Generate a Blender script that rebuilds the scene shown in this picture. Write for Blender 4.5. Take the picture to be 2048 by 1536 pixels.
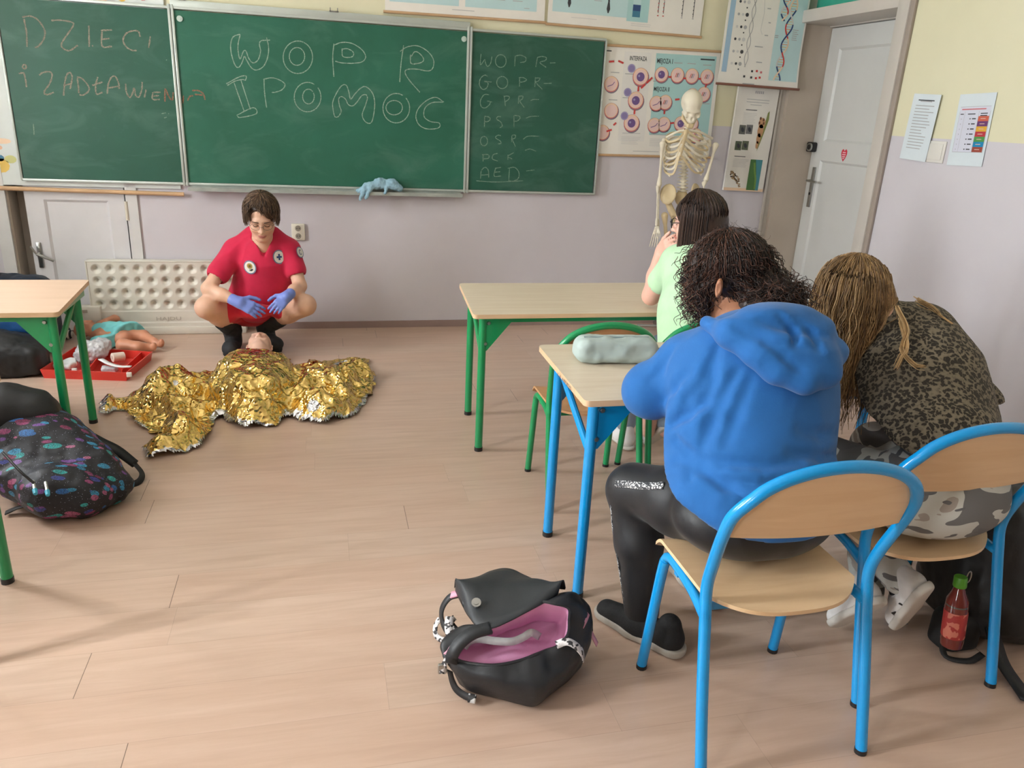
# Classroom first-aid lesson, built object by object.
import bpy, bmesh, math, random
import numpy as np
from mathutils import Vector, Matrix

random.seed(7)
RNG = np.random.default_rng(11)
scene = bpy.context.scene
for o in list(bpy.data.objects):
    bpy.data.objects.remove(o)

# ------------------------------------------------------------------ camera
F_PX = 1548.88
CAM_H = 1.5937
CAM_R = np.array([[0.97223646, -0.22909299, 0.04767258],
                  [-0.03253021, -0.33407367, -0.94198544],
                  [0.23172841, 0.9142818, -0.33225104]])   # rows: right, down, forward
cd = bpy.data.cameras.new('camera')
cam = bpy.data.objects.new('camera', cd)
scene.collection.objects.link(cam)
cd.sensor_fit = 'HORIZONTAL'
cd.sensor_width = 36.0
cd.lens = F_PX / 2048 * 36.0
cd.clip_start = 0.05
mw = Matrix.Identity(4)
for i in range(3):
    mw[i][0] = CAM_R[0][i]; mw[i][1] = -CAM_R[1][i]; mw[i][2] = -CAM_R[2][i]
mw[2][3] = CAM_H
cam.matrix_world = mw
scene.camera = cam

# ------------------------------------------------------------------ colour management, daylight
scene.view_settings.view_transform = 'Standard'
scene.view_settings.look = 'None'
scene.view_settings.exposure = 0.88
scene.view_settings.gamma = 1.0
scene.view_settings.use_curve_mapping = False
world = bpy.data.worlds.new('sky'); scene.world = world
world.use_nodes = True
bg = world.node_tree.nodes['Background']
bg.inputs['Color'].default_value = (0.80, 0.90, 1.0, 1)
bg.inputs['Strength'].default_value = 1.0
WIN = [(-1.35, -0.85), (1.25, 1.70), (3.55, 4.10)]        # window openings in the left wall (y range)
WIN_Z = (0.95, 2.85)
X_LEFT, X_RIGHT, Y_BACK, Y_FRONT, Z_CEIL = -3.0, 3.52, -2.6, 5.747, 3.35
def area(name, loc, size, power, col, rot, spread=math.pi):
    l = bpy.data.lights.new(name, 'AREA'); l.shape = 'RECTANGLE'
    l.size, l.size_y = size; l.energy = power; l.color = col; l.spread = spread
    o = bpy.data.objects.new(name, l); scene.collection.objects.link(o)
    o.location = loc; o.rotation_euler = rot
    return o
for (a, b), pw in zip(WIN, (95, 205, 125)):
    area('daylight', (X_LEFT - 0.12, (a + b) / 2, sum(WIN_Z) / 2), (WIN_Z[1] - WIN_Z[0], b - a), pw,
         (0.93, 0.97, 1.0), (0, -math.pi / 2, 0))

# ------------------------------------------------------------------ measuring helpers (world metres)
def ray(u, v):
    return CAM_R.T @ np.array([(u - 1024) / F_PX, (v - 768) / F_PX, 1.0])
def PY(u, v, y):
    """the point seen at (u, v) that lies in the plane Y = y"""
    d = ray(u, v); return np.array([0, 0, CAM_H]) + d * (y / d[1])
def PX(u, v, x):
    d = ray(u, v); return np.array([0, 0, CAM_H]) + d * (x / d[0])
def PZ(u, v, z=0.0):
    d = ray(u, v); return np.array([0, 0, CAM_H]) + d * ((z - CAM_H) / d[2])

# ------------------------------------------------------------------ object helpers
ORG = {}
def empty(name, label, cat, loc=(0, 0, 0), group=None):
    o = bpy.data.objects.new(name, None); scene.collection.objects.link(o)
    o.empty_display_size = 0.1
    o.location = loc; ORG[o.name] = np.array(loc, float)
    tag(o, label, cat, group)
    return o
def tag(o, label=None, cat=None, group=None, kind=None):
    if label: o['label'] = label
    if cat: o['category'] = cat
    if group: o['group'] = group
    if kind: o['kind'] = kind
    return o
def link_mesh(name, me, mats, parent=None, smooth=True, auto=None):
    o = bpy.data.objects.new(name, me); scene.collection.objects.link(o)
    if not isinstance(mats, (list, tuple)): mats = [mats]
    for m in mats: me.materials.append(m)
    if smooth:
        me.polygons.foreach_set('use_smooth', np.ones(len(me.polygons), bool))
        if auto is not None:
            me.set_sharp_from_angle(angle=math.radians(auto))
    if parent is not None:
        o.parent = parent
        ORG[o.name] = ORG[parent.name]
    else:
        ORG[o.name] = np.zeros(3)
    return o
def mesh_np(name, V, F, mats, parent=None, smooth=True, midx=None, auto=None):
    """V (n,3) in world metres; F list/array of faces"""
    V = np.asarray(V, float)
    if parent is not None: V = V - ORG[parent.name]
    me = bpy.data.meshes.new(name)
    if isinstance(F, np.ndarray) and F.ndim == 2:
        n, k = F.shape
        me.vertices.add(len(V)); me.vertices.foreach_set('co', V.ravel())
        me.loops.add(n * k); me.loops.foreach_set('vertex_index', F.ravel().astype(np.int32))
        me.polygons.add(n)
        me.polygons.foreach_set('loop_start', np.arange(0, n * k, k, dtype=np.int32))
        me.update(calc_edges=True)
    else:
        me.from_pydata([tuple(v) for v in V], [], [tuple(f) for f in F])
    if midx is not None:
        me.polygons.foreach_set('material_index', np.asarray(midx, np.int32))
    me.validate()
    return link_mesh(name, me, mats, parent, smooth, auto)

class MB:
    """collects simple shapes into one mesh"""
    def __init__(s): s.V = []; s.F = []; s.M = []
    def add(s, V, F, m=0):
        b = len(s.V); s.V += [tuple(map(float, v)) for v in V]
        for f in F: s.F.append(tuple(b + i for i in f)); s.M.append(m)
    def box(s, lo, hi, m=0, R=None, c=None, bev=0.0):
        lo = np.array(lo, float); hi = np.array(hi, float)
        bm = bmesh.new(); bmesh.ops.create_cube(bm, size=1.0)
        for v in bm.verts:
            v.co = Vector([(lo[i] + hi[i]) / 2 + v.co[i] * (hi[i] - lo[i]) for i in range(3)])
        if bev > 0:
            bmesh.ops.bevel(bm, geom=list(bm.edges), offset=min(bev, 0.45 * min(hi - lo)), segments=2, affect='EDGES', profile=0.5)
        bm.verts.index_update()
        V = np.array([v.co[:] for v in bm.verts])
        if R is not None:
            c = np.array(c, float); V = (V - c) @ np.array(R).T + c
        s.add(V, [[v.index for v in f.verts] for f in bm.faces], m); bm.free()
    def poly(s, pts, m=0): s.add(pts, [list(range(len(pts)))], m)
    def prism(s, pts, d, m=0):
        """extrude the polygon pts (3-D) by the vector d"""
        n = len(pts); P = np.array(pts, float); Q = P + np.array(d, float)
        s.add(np.vstack([P, Q]), [list(range(n))[::-1], list(range(n, 2 * n))] + [(i, (i + 1) % n, n + (i + 1) % n, n + i) for i in range(n)], m)
    def tube(s, path, r, n=10, m=0, cap=True, flat=None):
        V, F = tube_np(path, r, n, cap); s.add(V, F, m)
    def disc(s, c, r, ax=(0, 0, 1), d=0.004, n=18, m=0, r2=None):
        c = np.array(c, float); ax = np.array(ax, float); ax /= np.linalg.norm(ax)
        s.tube([c, c + ax * d], [r, r if r2 is None else r2], n, m)
    def build(s, name, mats, parent=None, smooth=True, auto=35):
        return mesh_np(name, s.V, s.F, mats, parent, smooth, s.M, auto)

def frames(path):
    P = np.asarray(path, float); n = len(P)
    T = np.gradient(P, axis=0); T /= np.linalg.norm(T, axis=1)[:, None] + 1e-12
    up = np.array([0, 0, 1.0]) if abs(T[0][2]) < 0.9 else np.array([1.0, 0, 0])
    N = np.zeros_like(P); B = np.zeros_like(P)
    nrm = np.cross(T[0], up); nrm /= np.linalg.norm(nrm)
    for i in range(n):
        nrm = nrm - T[i] * (nrm @ T[i]); nrm /= np.linalg.norm(nrm) + 1e-12
        N[i] = nrm; B[i] = np.cross(T[i], nrm)
    return P, T, N, B
def tube_np(path, r, n=10, cap=True):
    P, T, N, B = frames(path); k = len(P)
    r = np.broadcast_to(np.asarray(r, float), (k,))
    a = np.arange(n) * 2 * math.pi / n
    V = (P[:, None, :] + r[:, None, None] * (np.cos(a)[None, :, None] * N[:, None, :] + np.sin(a)[None, :, None] * B[:, None, :])).reshape(-1, 3)
    F = []
    for i in range(k - 1):
        for j in range(n):
            j2 = (j + 1) % n
            F.append((i * n + j, i * n + j2, (i + 1) * n + j2, (i + 1) * n + j))
    if cap:
        F.append(tuple(range(n))[::-1]); F.append(tuple((k - 1) * n + j for j in range(n)))
    return V, F
def smooth_path(pts, n=8, closed=False):
    """Catmull-Rom through pts"""
    P = np.asarray(pts, float)
    if closed: Q = np.vstack([P[-1], P, P[0], P[1]])
    else: Q = np.vstack([2 * P[0] - P[1], P, 2 * P[-1] - P[-2]])
    out = []
    for i in range(1, len(Q) - 2):
        for t in np.linspace(0, 1, n, endpoint=False):
            p0, p1, p2, p3 = Q[i - 1:i + 3]
            out.append(0.5 * (2 * p1 + (p2 - p0) * t + (2 * p0 - 5 * p1 + 4 * p2 - p3) * t ** 2 + (3 * p1 - p0 - 3 * p2 + p3) * t ** 3))
    if not closed: out.append(P[-1])
    return np.array(out)
def ribbon_np(path, nrm, w, th=0.002):
    """a strap: rectangular section, width w across nrm x tangent"""
    P = np.asarray(path, float); T = np.gradient(P, axis=0); T /= np.linalg.norm(T, axis=1)[:, None] + 1e-12
    Nn = np.broadcast_to(np.asarray(nrm, float), P.shape)
    Nn = Nn - T * np.sum(Nn * T, 1)[:, None]; Nn /= np.linalg.norm(Nn, axis=1)[:, None] + 1e-12
    S = np.cross(T, Nn); w = np.broadcast_to(np.asarray(w, float), (len(P),))[:, None]
    V = np.stack([P + S * w / 2 + Nn * th / 2, P - S * w / 2 + Nn * th / 2, P - S * w / 2 - Nn * th / 2, P + S * w / 2 - Nn * th / 2], 1).reshape(-1, 3)
    F = []
    for i in range(len(P) - 1):
        for j in range(4):
            F.append((i * 4 + j, i * 4 + (j + 1) % 4, (i + 1) * 4 + (j + 1) % 4, (i + 1) * 4 + j))
    F.append((3, 2, 1, 0)); e = (len(P) - 1) * 4; F.append((e, e + 1, e + 2, e + 3))
    return V, F

# ------------------------------------------------------------------ materials
MATS = {}
def srgb(c):
    return tuple(((x / 255) / 12.92 if x / 255 <= 0.04045 else ((x / 255 + 0.055) / 1.055) ** 2.4) for x in c)
class NT:
    def __init__(s, m):
        m.use_nodes = True; s.t = m.node_tree; s.b = s.t.nodes['Principled BSDF']; s.l = s.t.links
    def n(s, typ, **kw):
        x = s.t.nodes.new(typ)
        for k, v in kw.items():
            if k in x.inputs: x.inputs[k].default_value = v
            else: setattr(x, k, v)
        return x
    def link(s, a, b): s.l.new(a, b)
    def coord(s, kind='Object', scale=(1, 1, 1), rot=(0, 0, 0)):
        tc = s.n('ShaderNodeTexCoord'); mp = s.n('ShaderNodeMapping')
        mp.inputs['Scale'].default_value = scale; mp.inputs['Rotation'].default_value = rot
        s.link(tc.outputs[kind], mp.inputs['Vector']); return mp.outputs['Vector']
    def noise(s, vec, scale=5, detail=4, rough=0.55, dist=0.0):
        x = s.n('ShaderNodeTexNoise'); x.inputs['Scale'].default_value = scale; x.inputs['Detail'].default_value = detail
        x.inputs['Roughness'].default_value = rough; x.inputs['Distortion'].default_value = dist
        s.link(vec, x.inputs['Vector']); return x.outputs['Fac']
    def ramp(s, fac, stops, interp='LINEAR'):
        r = s.n('ShaderNodeValToRGB'); r.color_ramp.interpolation = interp
        e = r.color_ramp.elements
        while len(e) < len(stops): e.new(0.5)
        for i, (p, c) in enumerate(stops):
            e[i].position = p; e[i].color = tuple(c) + (1,) if len(c) == 3 else c
        s.link(fac, r.inputs['Fac']); return r.outputs['Color']
    def math(s, op, a, b=None, clamp=False):
        x = s.n('ShaderNodeMath'); x.operation = op; x.use_clamp = clamp
        for i, v in enumerate((a, b)):
            if v is None: continue
            if hasattr(v, 'links') or hasattr(v, 'is_output'): s.link(v, x.inputs[i])
            else: x.inputs[i].default_value = v
        return x.outputs[0]
    def mix(s, fac, a, b):
        x = s.n('ShaderNodeMix'); x.data_type = 'RGBA'
        for k, v in ((0, fac), (6, a), (7, b)):
            if hasattr(v, 'is_output'): s.link(v, x.inputs[k])
            elif k == 0: x.inputs[0].default_value = v
            else: x.inputs[k].default_value = tuple(v) + (1,)
        return x.outputs[2]
    def bump(s, h, strength=0.3, dist=0.01):
        b = s.n('ShaderNodeBump'); b.inputs['Strength'].default_value = strength; b.inputs['Distance'].default_value = dist
        s.link(h, b.inputs['Height']); s.link(b.outputs['Normal'], s.b.inputs['Normal'])
    def color(s, sock): s.link(sock, s.b.inputs['Base Color'])
def mat(name, col, rough=0.6, metal=0.0, var=0.06, vscale=6.0, bump=0.0, bscale=60.0, bdist=0.003, spec=None, sheen=0.0, coat=0.0, alpha=None, trans=0.0, vec='Object', sss=0.0):
    if name in MATS: return MATS[name]
    m = bpy.data.materials.new(name); MATS[name] = m
    t = NT(m); c = srgb(col); b = t.b
    b.inputs['Roughness'].default_value = rough; b.inputs['Metallic'].default_value = metal
    if spec is not None: b.inputs['Specular IOR Level'].default_value = spec
    if sheen: b.inputs['Sheen Weight'].default_value = sheen
    if coat: b.inputs['Coat Weight'].default_value = coat
    if trans: b.inputs['Transmission Weight'].default_value = trans
    if alpha is not None: b.inputs['Alpha'].default_value = alpha
    v = t.coord(vec)
    lo = tuple(max(0, x * (1 - var)) for x in c); hi = tuple(min(1, x * (1 + var)) for x in c)
    t.color(t.ramp(t.noise(v, vscale), [(0.3, lo), (0.7, hi)]))
    if sss:
        b.inputs['Subsurface Weight'].default_value = sss
        b.inputs['Subsurface Radius'].default_value = (0.012, 0.005, 0.003)
        b.inputs['Subsurface Scale'].default_value = 1.0
    if bump: t.bump(t.noise(v, bscale, 3), bump, bdist)
    return m
# ------------------------------------------------------------------ implicit modelling kit
def vn(a): a = np.asarray(a, float); return a / (np.linalg.norm(a) + 1e-12)
def basis(fwd, up=(0, 0, 1)):
    """columns: right, forward, up"""
    f = vn(fwd); r = vn(np.cross(f, up)); u = np.cross(r, f)
    return np.stack([r, f, u], 1)
def cone(a, b, ra, rb=None, k=0.02, flat=None, op='u'):
    rb = ra if rb is None else rb
    return dict(t='cone', a=np.array(a, float), b=np.array(b, float), ra=ra, rb=rb, k=k, flat=flat, op=op)
def ell(c, r, R=None, k=0.02, op='u'):
    return dict(t='ell', c=np.array(c, float), r=np.array(r, float), R=np.eye(3) if R is None else np.array(R), k=k, op=op)
def rbox(c, half, rnd, R=None, k=0.01, op='u'):
    return dict(t='box', c=np.array(c, float), h=np.array(half, float), rnd=rnd, R=np.eye(3) if R is None else np.array(R), k=k, op=op)
def plane(p, n, k=0.004, op='i'):
    """keep the side the normal points away from"""
    return dict(t='plane', p=np.array(p, float), n=vn(n), k=k, op=op)
def chain(pts, rad, k=0.02, flat=None):
    return [cone(pts[i], pts[i + 1], rad[i], rad[i + 1], k, flat) for i in range(len(pts) - 1)]
def bounds(q, m=0.0):
    if q['t'] == 'cone':
        r = max(q['ra'], q['rb']) + m; s = np.stack([q['a'], q['b']]); return s.min(0) - r, s.max(0) + r
    if q['t'] == 'ell':
        e = np.sqrt(((q['R'] * q['r']) ** 2).sum(1)) + m; return q['c'] - e, q['c'] + e
    if q['t'] == 'box':
        e = np.abs(q['R']) @ q['h'] + m; return q['c'] - e, q['c'] + e
    return None
def dist(q, x, y, z):
    if q['t'] == 'cone':
        a, b = q['a'], q['b']; d = b - a
        px, py, pz = x - a[0], y - a[1], z - a[2]
        sc = 1.0
        if q['flat'] is not None:
            n, s = q['flat']; n = vn(n); w = (px * n[0] + py * n[1] + pz * n[2]) * (s - 1)
            px, py, pz = px + w * n[0], py + w * n[1], pz + w * n[2]
            d = d + (d @ n) * (s - 1) * n; sc = 1.0 / max(1.0, s) ** 0.5
        t = np.clip((px * d[0] + py * d[1] + pz * d[2]) / (d @ d + 1e-12), 0, 1)
        return (np.sqrt((px - t * d[0]) ** 2 + (py - t * d[1]) ** 2 + (pz - t * d[2]) ** 2) - (q['ra'] + t * (q['rb'] - q['ra']))) * sc
    if q['t'] == 'plane':
        p, n = q['p'], q['n']; return (x - p[0]) * n[0] + (y - p[1]) * n[1] + (z - p[2]) * n[2]
    c, R = q['c'], q['R']
    dx, dy, dz = x - c[0], y - c[1], z - c[2]
    l = [dx * R[0, i] + dy * R[1, i] + dz * R[2, i] for i in range(3)]
    if q['t'] == 'ell':
        r = q['r']; k0 = np.sqrt((l[0] / r[0]) ** 2 + (l[1] / r[1]) ** 2 + (l[2] / r[2]) ** 2)
        k1 = np.sqrt((l[0] / r[0] ** 2) ** 2 + (l[1] / r[1] ** 2) ** 2 + (l[2] / r[2] ** 2) ** 2) + 1e-9
        return k0 * (k0 - 1) / k1
    qx = [np.abs(l[i]) - q['h'][i] + q['rnd'] for i in range(3)]
    out = np.sqrt(np.maximum(qx[0], 0) ** 2 + np.maximum(qx[1], 0) ** 2 + np.maximum(qx[2], 0) ** 2)
    return out + np.minimum(np.maximum(np.maximum(qx[0], qx[1]), qx[2]), 0) - q['rnd']
def smin(a, b, k):
    h = np.maximum(k - np.abs(a - b), 0) / k
    return np.minimum(a, b) - h * h * k * 0.25
def comb(d, q, e):
    k = max(q['k'], 1e-4)
    if q['op'] == 'u': return smin(d, e, k)
    if q['op'] == 's': return -smin(-d, e, k)
    return -smin(-d, -e, k)
def eval_pts(prims, P, infl=0.0):
    x, y, z = P[:, 0], P[:, 1], P[:, 2]; d = np.full(len(P), 9.0)
    for q in prims:
        e = dist(q, x, y, z)
        d = comb(d, q, e - infl if q['op'] == 'u' else e)
    return d
def push_out(prims, P, gap=0.0, it=3):
    """move points that are inside the shape to its surface"""
    P = np.array(P, float); e = 0.002
    for _ in range(it):
        d = eval_pts(prims, P); m = d < gap
        if not m.any(): break
        Q = P[m]; g = np.stack([eval_pts(prims, Q + np.eye(3)[i] * e) - eval_pts(prims, Q - np.eye(3)[i] * e) for i in range(3)], 1)
        g /= np.linalg.norm(g, axis=1)[:, None] + 1e-9
        P[m] = Q + g * np.clip(gap - d[m], 0, 0.05)[:, None]
    return P
def sdf_mesh(prims, h=0.008, infl=0.0, disp=None):
    """surface-nets polygonisation of the smooth union of prims"""
    bs = [bounds(q, infl + 3 * h) for q in prims if q['op'] == 'u']
    lo = np.min([b[0] for b in bs], 0) - 2 * h; hi = np.max([b[1] for b in bs], 0) + 2 * h
    n = np.ceil((hi - lo) / h).astype(int) + 1
    ax = [(lo[i] + np.arange(n[i]) * h).astype(np.float32) for i in range(3)]
    D = np.full(n, 0.2, np.float32)
    for q in prims:
        b = bounds(q, infl + q['k'] + 4 * h)
        if b is None or q['op'] == 'i': i0 = np.zeros(3, int); i1 = n
        else:
            i0 = np.clip(np.floor((b[0] - lo) / h).astype(int), 0, n); i1 = np.clip(np.ceil((b[1] - lo) / h).astype(int) + 1, 0, n)
        if (i1 <= i0).any(): continue
        sl = tuple(slice(i0[i], i1[i]) for i in range(3))
        e = dist(q, ax[0][i0[0]:i1[0], None, None], ax[1][None, i0[1]:i1[1], None], ax[2][None, None, i0[2]:i1[2]])
        if q['op'] == 'u': e = e - infl
        D[sl] = comb(D[sl], q, e.astype(np.float32))
    S = D < 0
    mix = np.zeros(n - 1, np.int8)
    for i in (0, 1):
        for j in (0, 1):
            for k in (0, 1):
                mix += S[i:n[0] - 1 + i, j:n[1] - 1 + j, k:n[2] - 1 + k]
    act = (mix > 0) & (mix < 8)
    I = np.argwhere(act); idx = np.full(n - 1, -1, np.int32); idx[act] = np.arange(len(I))
    C = np.array([[i, j, k] for i in (0, 1) for j in (0, 1) for k in (0, 1)])
    d = np.stack([D[I[:, 0] + c[0], I[:, 1] + c[1], I[:, 2] + c[2]] for c in C], 1)
    acc = np.zeros((len(I), 3)); cnt = np.zeros(len(I))
    for a in range(8):
        for b in range(a + 1, 8):
            if np.abs(C[a] - C[b]).sum() != 1: continue
            m = (d[:, a] < 0) != (d[:, b] < 0)
            t = d[:, a] / (d[:, a] - d[:, b] + 1e-20)
            p = C[a] + t[:, None] * (C[b] - C[a]); acc[m] += p[m]; cnt[m] += 1
    V = lo + (I + acc / cnt[:, None]) * h
    F = []
    for axn in range(3):
        u, w = [(1, 2), (2, 0), (0, 1)][axn]
        sa = [slice(None)] * 3; sb = [slice(None)] * 3; sa[axn] = slice(0, -1); sb[axn] = slice(1, None)
        A, B = S[tuple(sa)], S[tuple(sb)]
        E = np.argwhere(A != B); E = E[(E[:, u] > 0) & (E[:, w] > 0) & (E[:, u] < n[u] - 1) & (E[:, w] < n[w] - 1)]
        ins = A[E[:, 0], E[:, 1], E[:, 2]]
        q = []
        for du, dw in ((0, 0), (-1, 0), (-1, -1), (0, -1)):
            G = E.copy(); G[:, u] += du; G[:, w] += dw
            q.append(idx[G[:, 0], G[:, 1], G[:, 2]])
        q = np.stack(q, 1); q[~ins] = q[~ins][:, ::-1]; F.append(q)
    F = np.vstack(F); F = F[(F >= 0).all(1)]
    # one light relaxation keeps the surface even
    for _ in range(2):
        s = np.zeros_like(V); c = np.zeros(len(V))
        for a, b in ((0, 1), (1, 2), (2, 3), (3, 0)):
            np.add.at(s, F[:, a], V[F[:, b]]); np.add.at(c, F[:, a], 1)
            np.add.at(s, F[:, b], V[F[:, a]]); np.add.at(c, F[:, b], 1)
        V = V * 0.5 + 0.5 * s / np.maximum(c, 1)[:, None]
    if disp is not None:
        a, b, c4, d4 = (V[F[:, i]] for i in range(4)); fn = np.cross(c4 - a, d4 - b)
        N = np.zeros_like(V)
        for i in range(4): np.add.at(N, F[:, i], fn)
        N /= np.linalg.norm(N, axis=1)[:, None] + 1e-12
        V = V + N * disp(V)[:, None]
    return V, F
def blob(name, prims, mats, parent=None, h=0.008, infl=0.0, disp=None, mfun=None):
    V, F = sdf_mesh(prims, h, infl, disp)
    midx = None
    if mfun is not None: midx = mfun(V[F].mean(1))
    return mesh_np(name, V, F, mats, parent, True, midx)

# ------------------------------------------------------------------ noise on points
_PERM = np.random.default_rng(3).permutation(512)
_VAL = np.random.default_rng(4).uniform(-1, 1, 512)
def _h3(i, j, k): return _VAL[_PERM[(_PERM[(_PERM[i & 511] + j) & 511] + k) & 511]]
def vnoise(P, s=1.0):
    P = np.asarray(P) * s; i = np.floor(P).astype(int); f = P - i; f = f * f * (3 - 2 * f)
    r = 0
    for a in (0, 1):
        for b in (0, 1):
            for c in (0, 1):
                w = (f[:, 0] if a else 1 - f[:, 0]) * (f[:, 1] if b else 1 - f[:, 1]) * (f[:, 2] if c else 1 - f[:, 2])
                r = r + w * _h3(i[:, 0] + a, i[:, 1] + b, i[:, 2] + c)
    return r
def fbm(P, s, n=3, g=0.5):
    r = 0; a = 1.0
    for i in range(n): r = r + a * vnoise(P + 7.3 * i, s * 2 ** i); a *= g
    return r
def worley(P, s, seed=0):
    """F1 and F2 distances to jittered cell points (2-D: first two columns)"""
    Q = np.asarray(P)[:, :2] * s; i = np.floor(Q).astype(int); f1 = np.full(len(Q), 9.0); f2 = f1.copy()
    for a in (-1, 0, 1):
        for b in (-1, 0, 1):
            ci, cj = i[:, 0] + a, i[:, 1] + b
            px = ci + 0.5 + 0.5 * _h3(ci, cj, 3 + seed); py = cj + 0.5 + 0.5 * _h3(ci, cj, 91 + seed)
            d = np.hypot(Q[:, 0] - px, Q[:, 1] - py)
            f2 = np.where(d < f1, f1, np.minimum(f2, d)); f1 = np.minimum(f1, d)
    return f1, f2
def folds(dirs, s, amp, warp=1.5):
    """ridged cloth folds running along the direction dirs"""
    d = vn(dirs)
    def f(V):
        Q = V - 0.8 * (V @ d)[:, None] * d
        n = vnoise(Q + 0.02 * warp * np.stack([vnoise(V, 9), vnoise(V + 5, 9), vnoise(V + 9, 9)], 1), s)
        return amp * (1 - 2 * np.abs(n)) * (0.5 + 0.5 * vnoise(V + 3, 4))
    return f

# ------------------------------------------------------------------ hair strands
def strands(name, paths, r0, mats, parent, n=3, taper=0.35, mi=None):
    """paths (S, M, 3): many thin tubes in one mesh"""
    P = np.asarray(paths, float); S, M, _ = P.shape
    T = np.gradient(P, axis=1); T /= np.linalg.norm(T, axis=2, keepdims=True) + 1e-12
    ref = np.where(np.abs(T[..., 2:3]) < 0.9, np.array([0, 0, 1.0]), np.array([1.0, 0, 0]))
    N = np.cross(T, ref); N /= np.linalg.norm(N, axis=2, keepdims=True) + 1e-12; B = np.cross(T, N)
    t = np.linspace(0, 1, M); rad = np.asarray(r0) if np.ndim(r0) else np.full(S, r0)
    rr = rad[:, None] * (1 - (1 - taper) * t ** 2)[None]
    a = np.arange(n) * 2 * math.pi / n
    V = P[:, :, None, :] + rr[:, :, None, None] * (np.cos(a)[None, None, :, None] * N[:, :, None, :] + np.sin(a)[None, None, :, None] * B[:, :, None, :])
    s, i, j = np.meshgrid(np.arange(S), np.arange(M - 1), np.arange(n), indexing='ij')
    b = (s * M + i) * n; j2 = (j + 1) % n
    F = np.stack([b + j, b + j2, b + n + j2, b + n + j], -1).reshape(-1, 4)
    midx = None
    if mi is not None: midx = np.repeat(np.asarray(mi).ravel(), n) if np.ndim(mi) == 2 else np.repeat(mi, (M - 1) * n)
    return mesh_np(name, V.reshape(-1, 3), F, mats, parent, True, midx)

# ------------------------------------------------------------------ head
def head_prims(c, R, s=1.0, neck=None, neck_r=0.055):
    """c: centre of the head; R columns right, forward, up"""
    c = np.array(c, float); L = lambda x, y, z: c + R @ (np.array([x, y, z]) * s)
    q = [ell(L(0, -0.012, 0.035), np.array([0.074, 0.094, 0.083]) * s, R, 0.03),
         ell(L(0, 0.03, -0.04), np.array([0.058, 0.062, 0.074]) * s, R, 0.03),
         ell(L(0, 0.068, -0.098), np.array([0.024, 0.02, 0.018]) * s, R, 0.03),
         cone(L(-0.045, 0.0, -0.06), L(-0.02, 0.06, -0.095), 0.02 * s, 0.017 * s, 0.03),
         cone(L(0.045, 0.0, -0.06), L(0.02, 0.06, -0.095), 0.02 * s, 0.017 * s, 0.03),
         ell(L(0, 0.077, 0.024), np.array([0.05, 0.017, 0.012]) * s, R, 0.02),
         ell(L(-0.036, 0.062, -0.028), np.array([0.024, 0.024, 0.022]) * s, R, 0.03),
         ell(L(0.036, 0.062, -0.028), np.array([0.024, 0.024, 0.022]) * s, R, 0.03)]
    for sx in (-1, 1): q.append(ell(L(sx * 0.031, 0.1, 0.003), np.array([0.019, 0.018, 0.012]) * s, R, 0.016, 's'))
    q += [cone(L(0, 0.088, 0.014), L(0, 0.112, -0.03), 0.008 * s, 0.011 * s, 0.012),
          ell(L(-0.011, 0.1, -0.034), np.array([0.009, 0.01, 0.008]) * s, R, 0.006), ell(L(0.011, 0.1, -0.034), np.array([0.009, 0.01, 0.008]) * s, R, 0.006),
          ell(L(0, 0.089, -0.06), np.array([0.022, 0.009, 0.0055]) * s, R, 0.006), ell(L(0, 0.087, -0.072), np.array([0.019, 0.009, 0.006]) * s, R, 0.006),
          ell(L(0, 0.1, -0.066), np.array([0.02, 0.008, 0.0022]) * s, R, 0.004, 's')]
    for sx in (-1, 1):
        q.append(ell(L(sx * 0.031, 0.076, 0.003), np.array([0.0145, 0.0135, 0.0125]) * s, R, 0.004))
        q.append(ell(L(sx * 0.077, -0.005, -0.006), np.array([0.009, 0.018, 0.031]) * s, R @ np.array(Matrix.Rotation(-0.35 * sx, 3, 'Z')), 0.008))
        q.append(ell(L(sx * 0.085, 0.001, -0.004), np.array([0.006, 0.009, 0.016]) * s, R, 0.004, 's'))
    if neck is not None: q.append(cone(L(0, -0.02, -0.06), neck, neck_r * s, neck_r * s * 1.1, 0.03))
    return q
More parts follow.
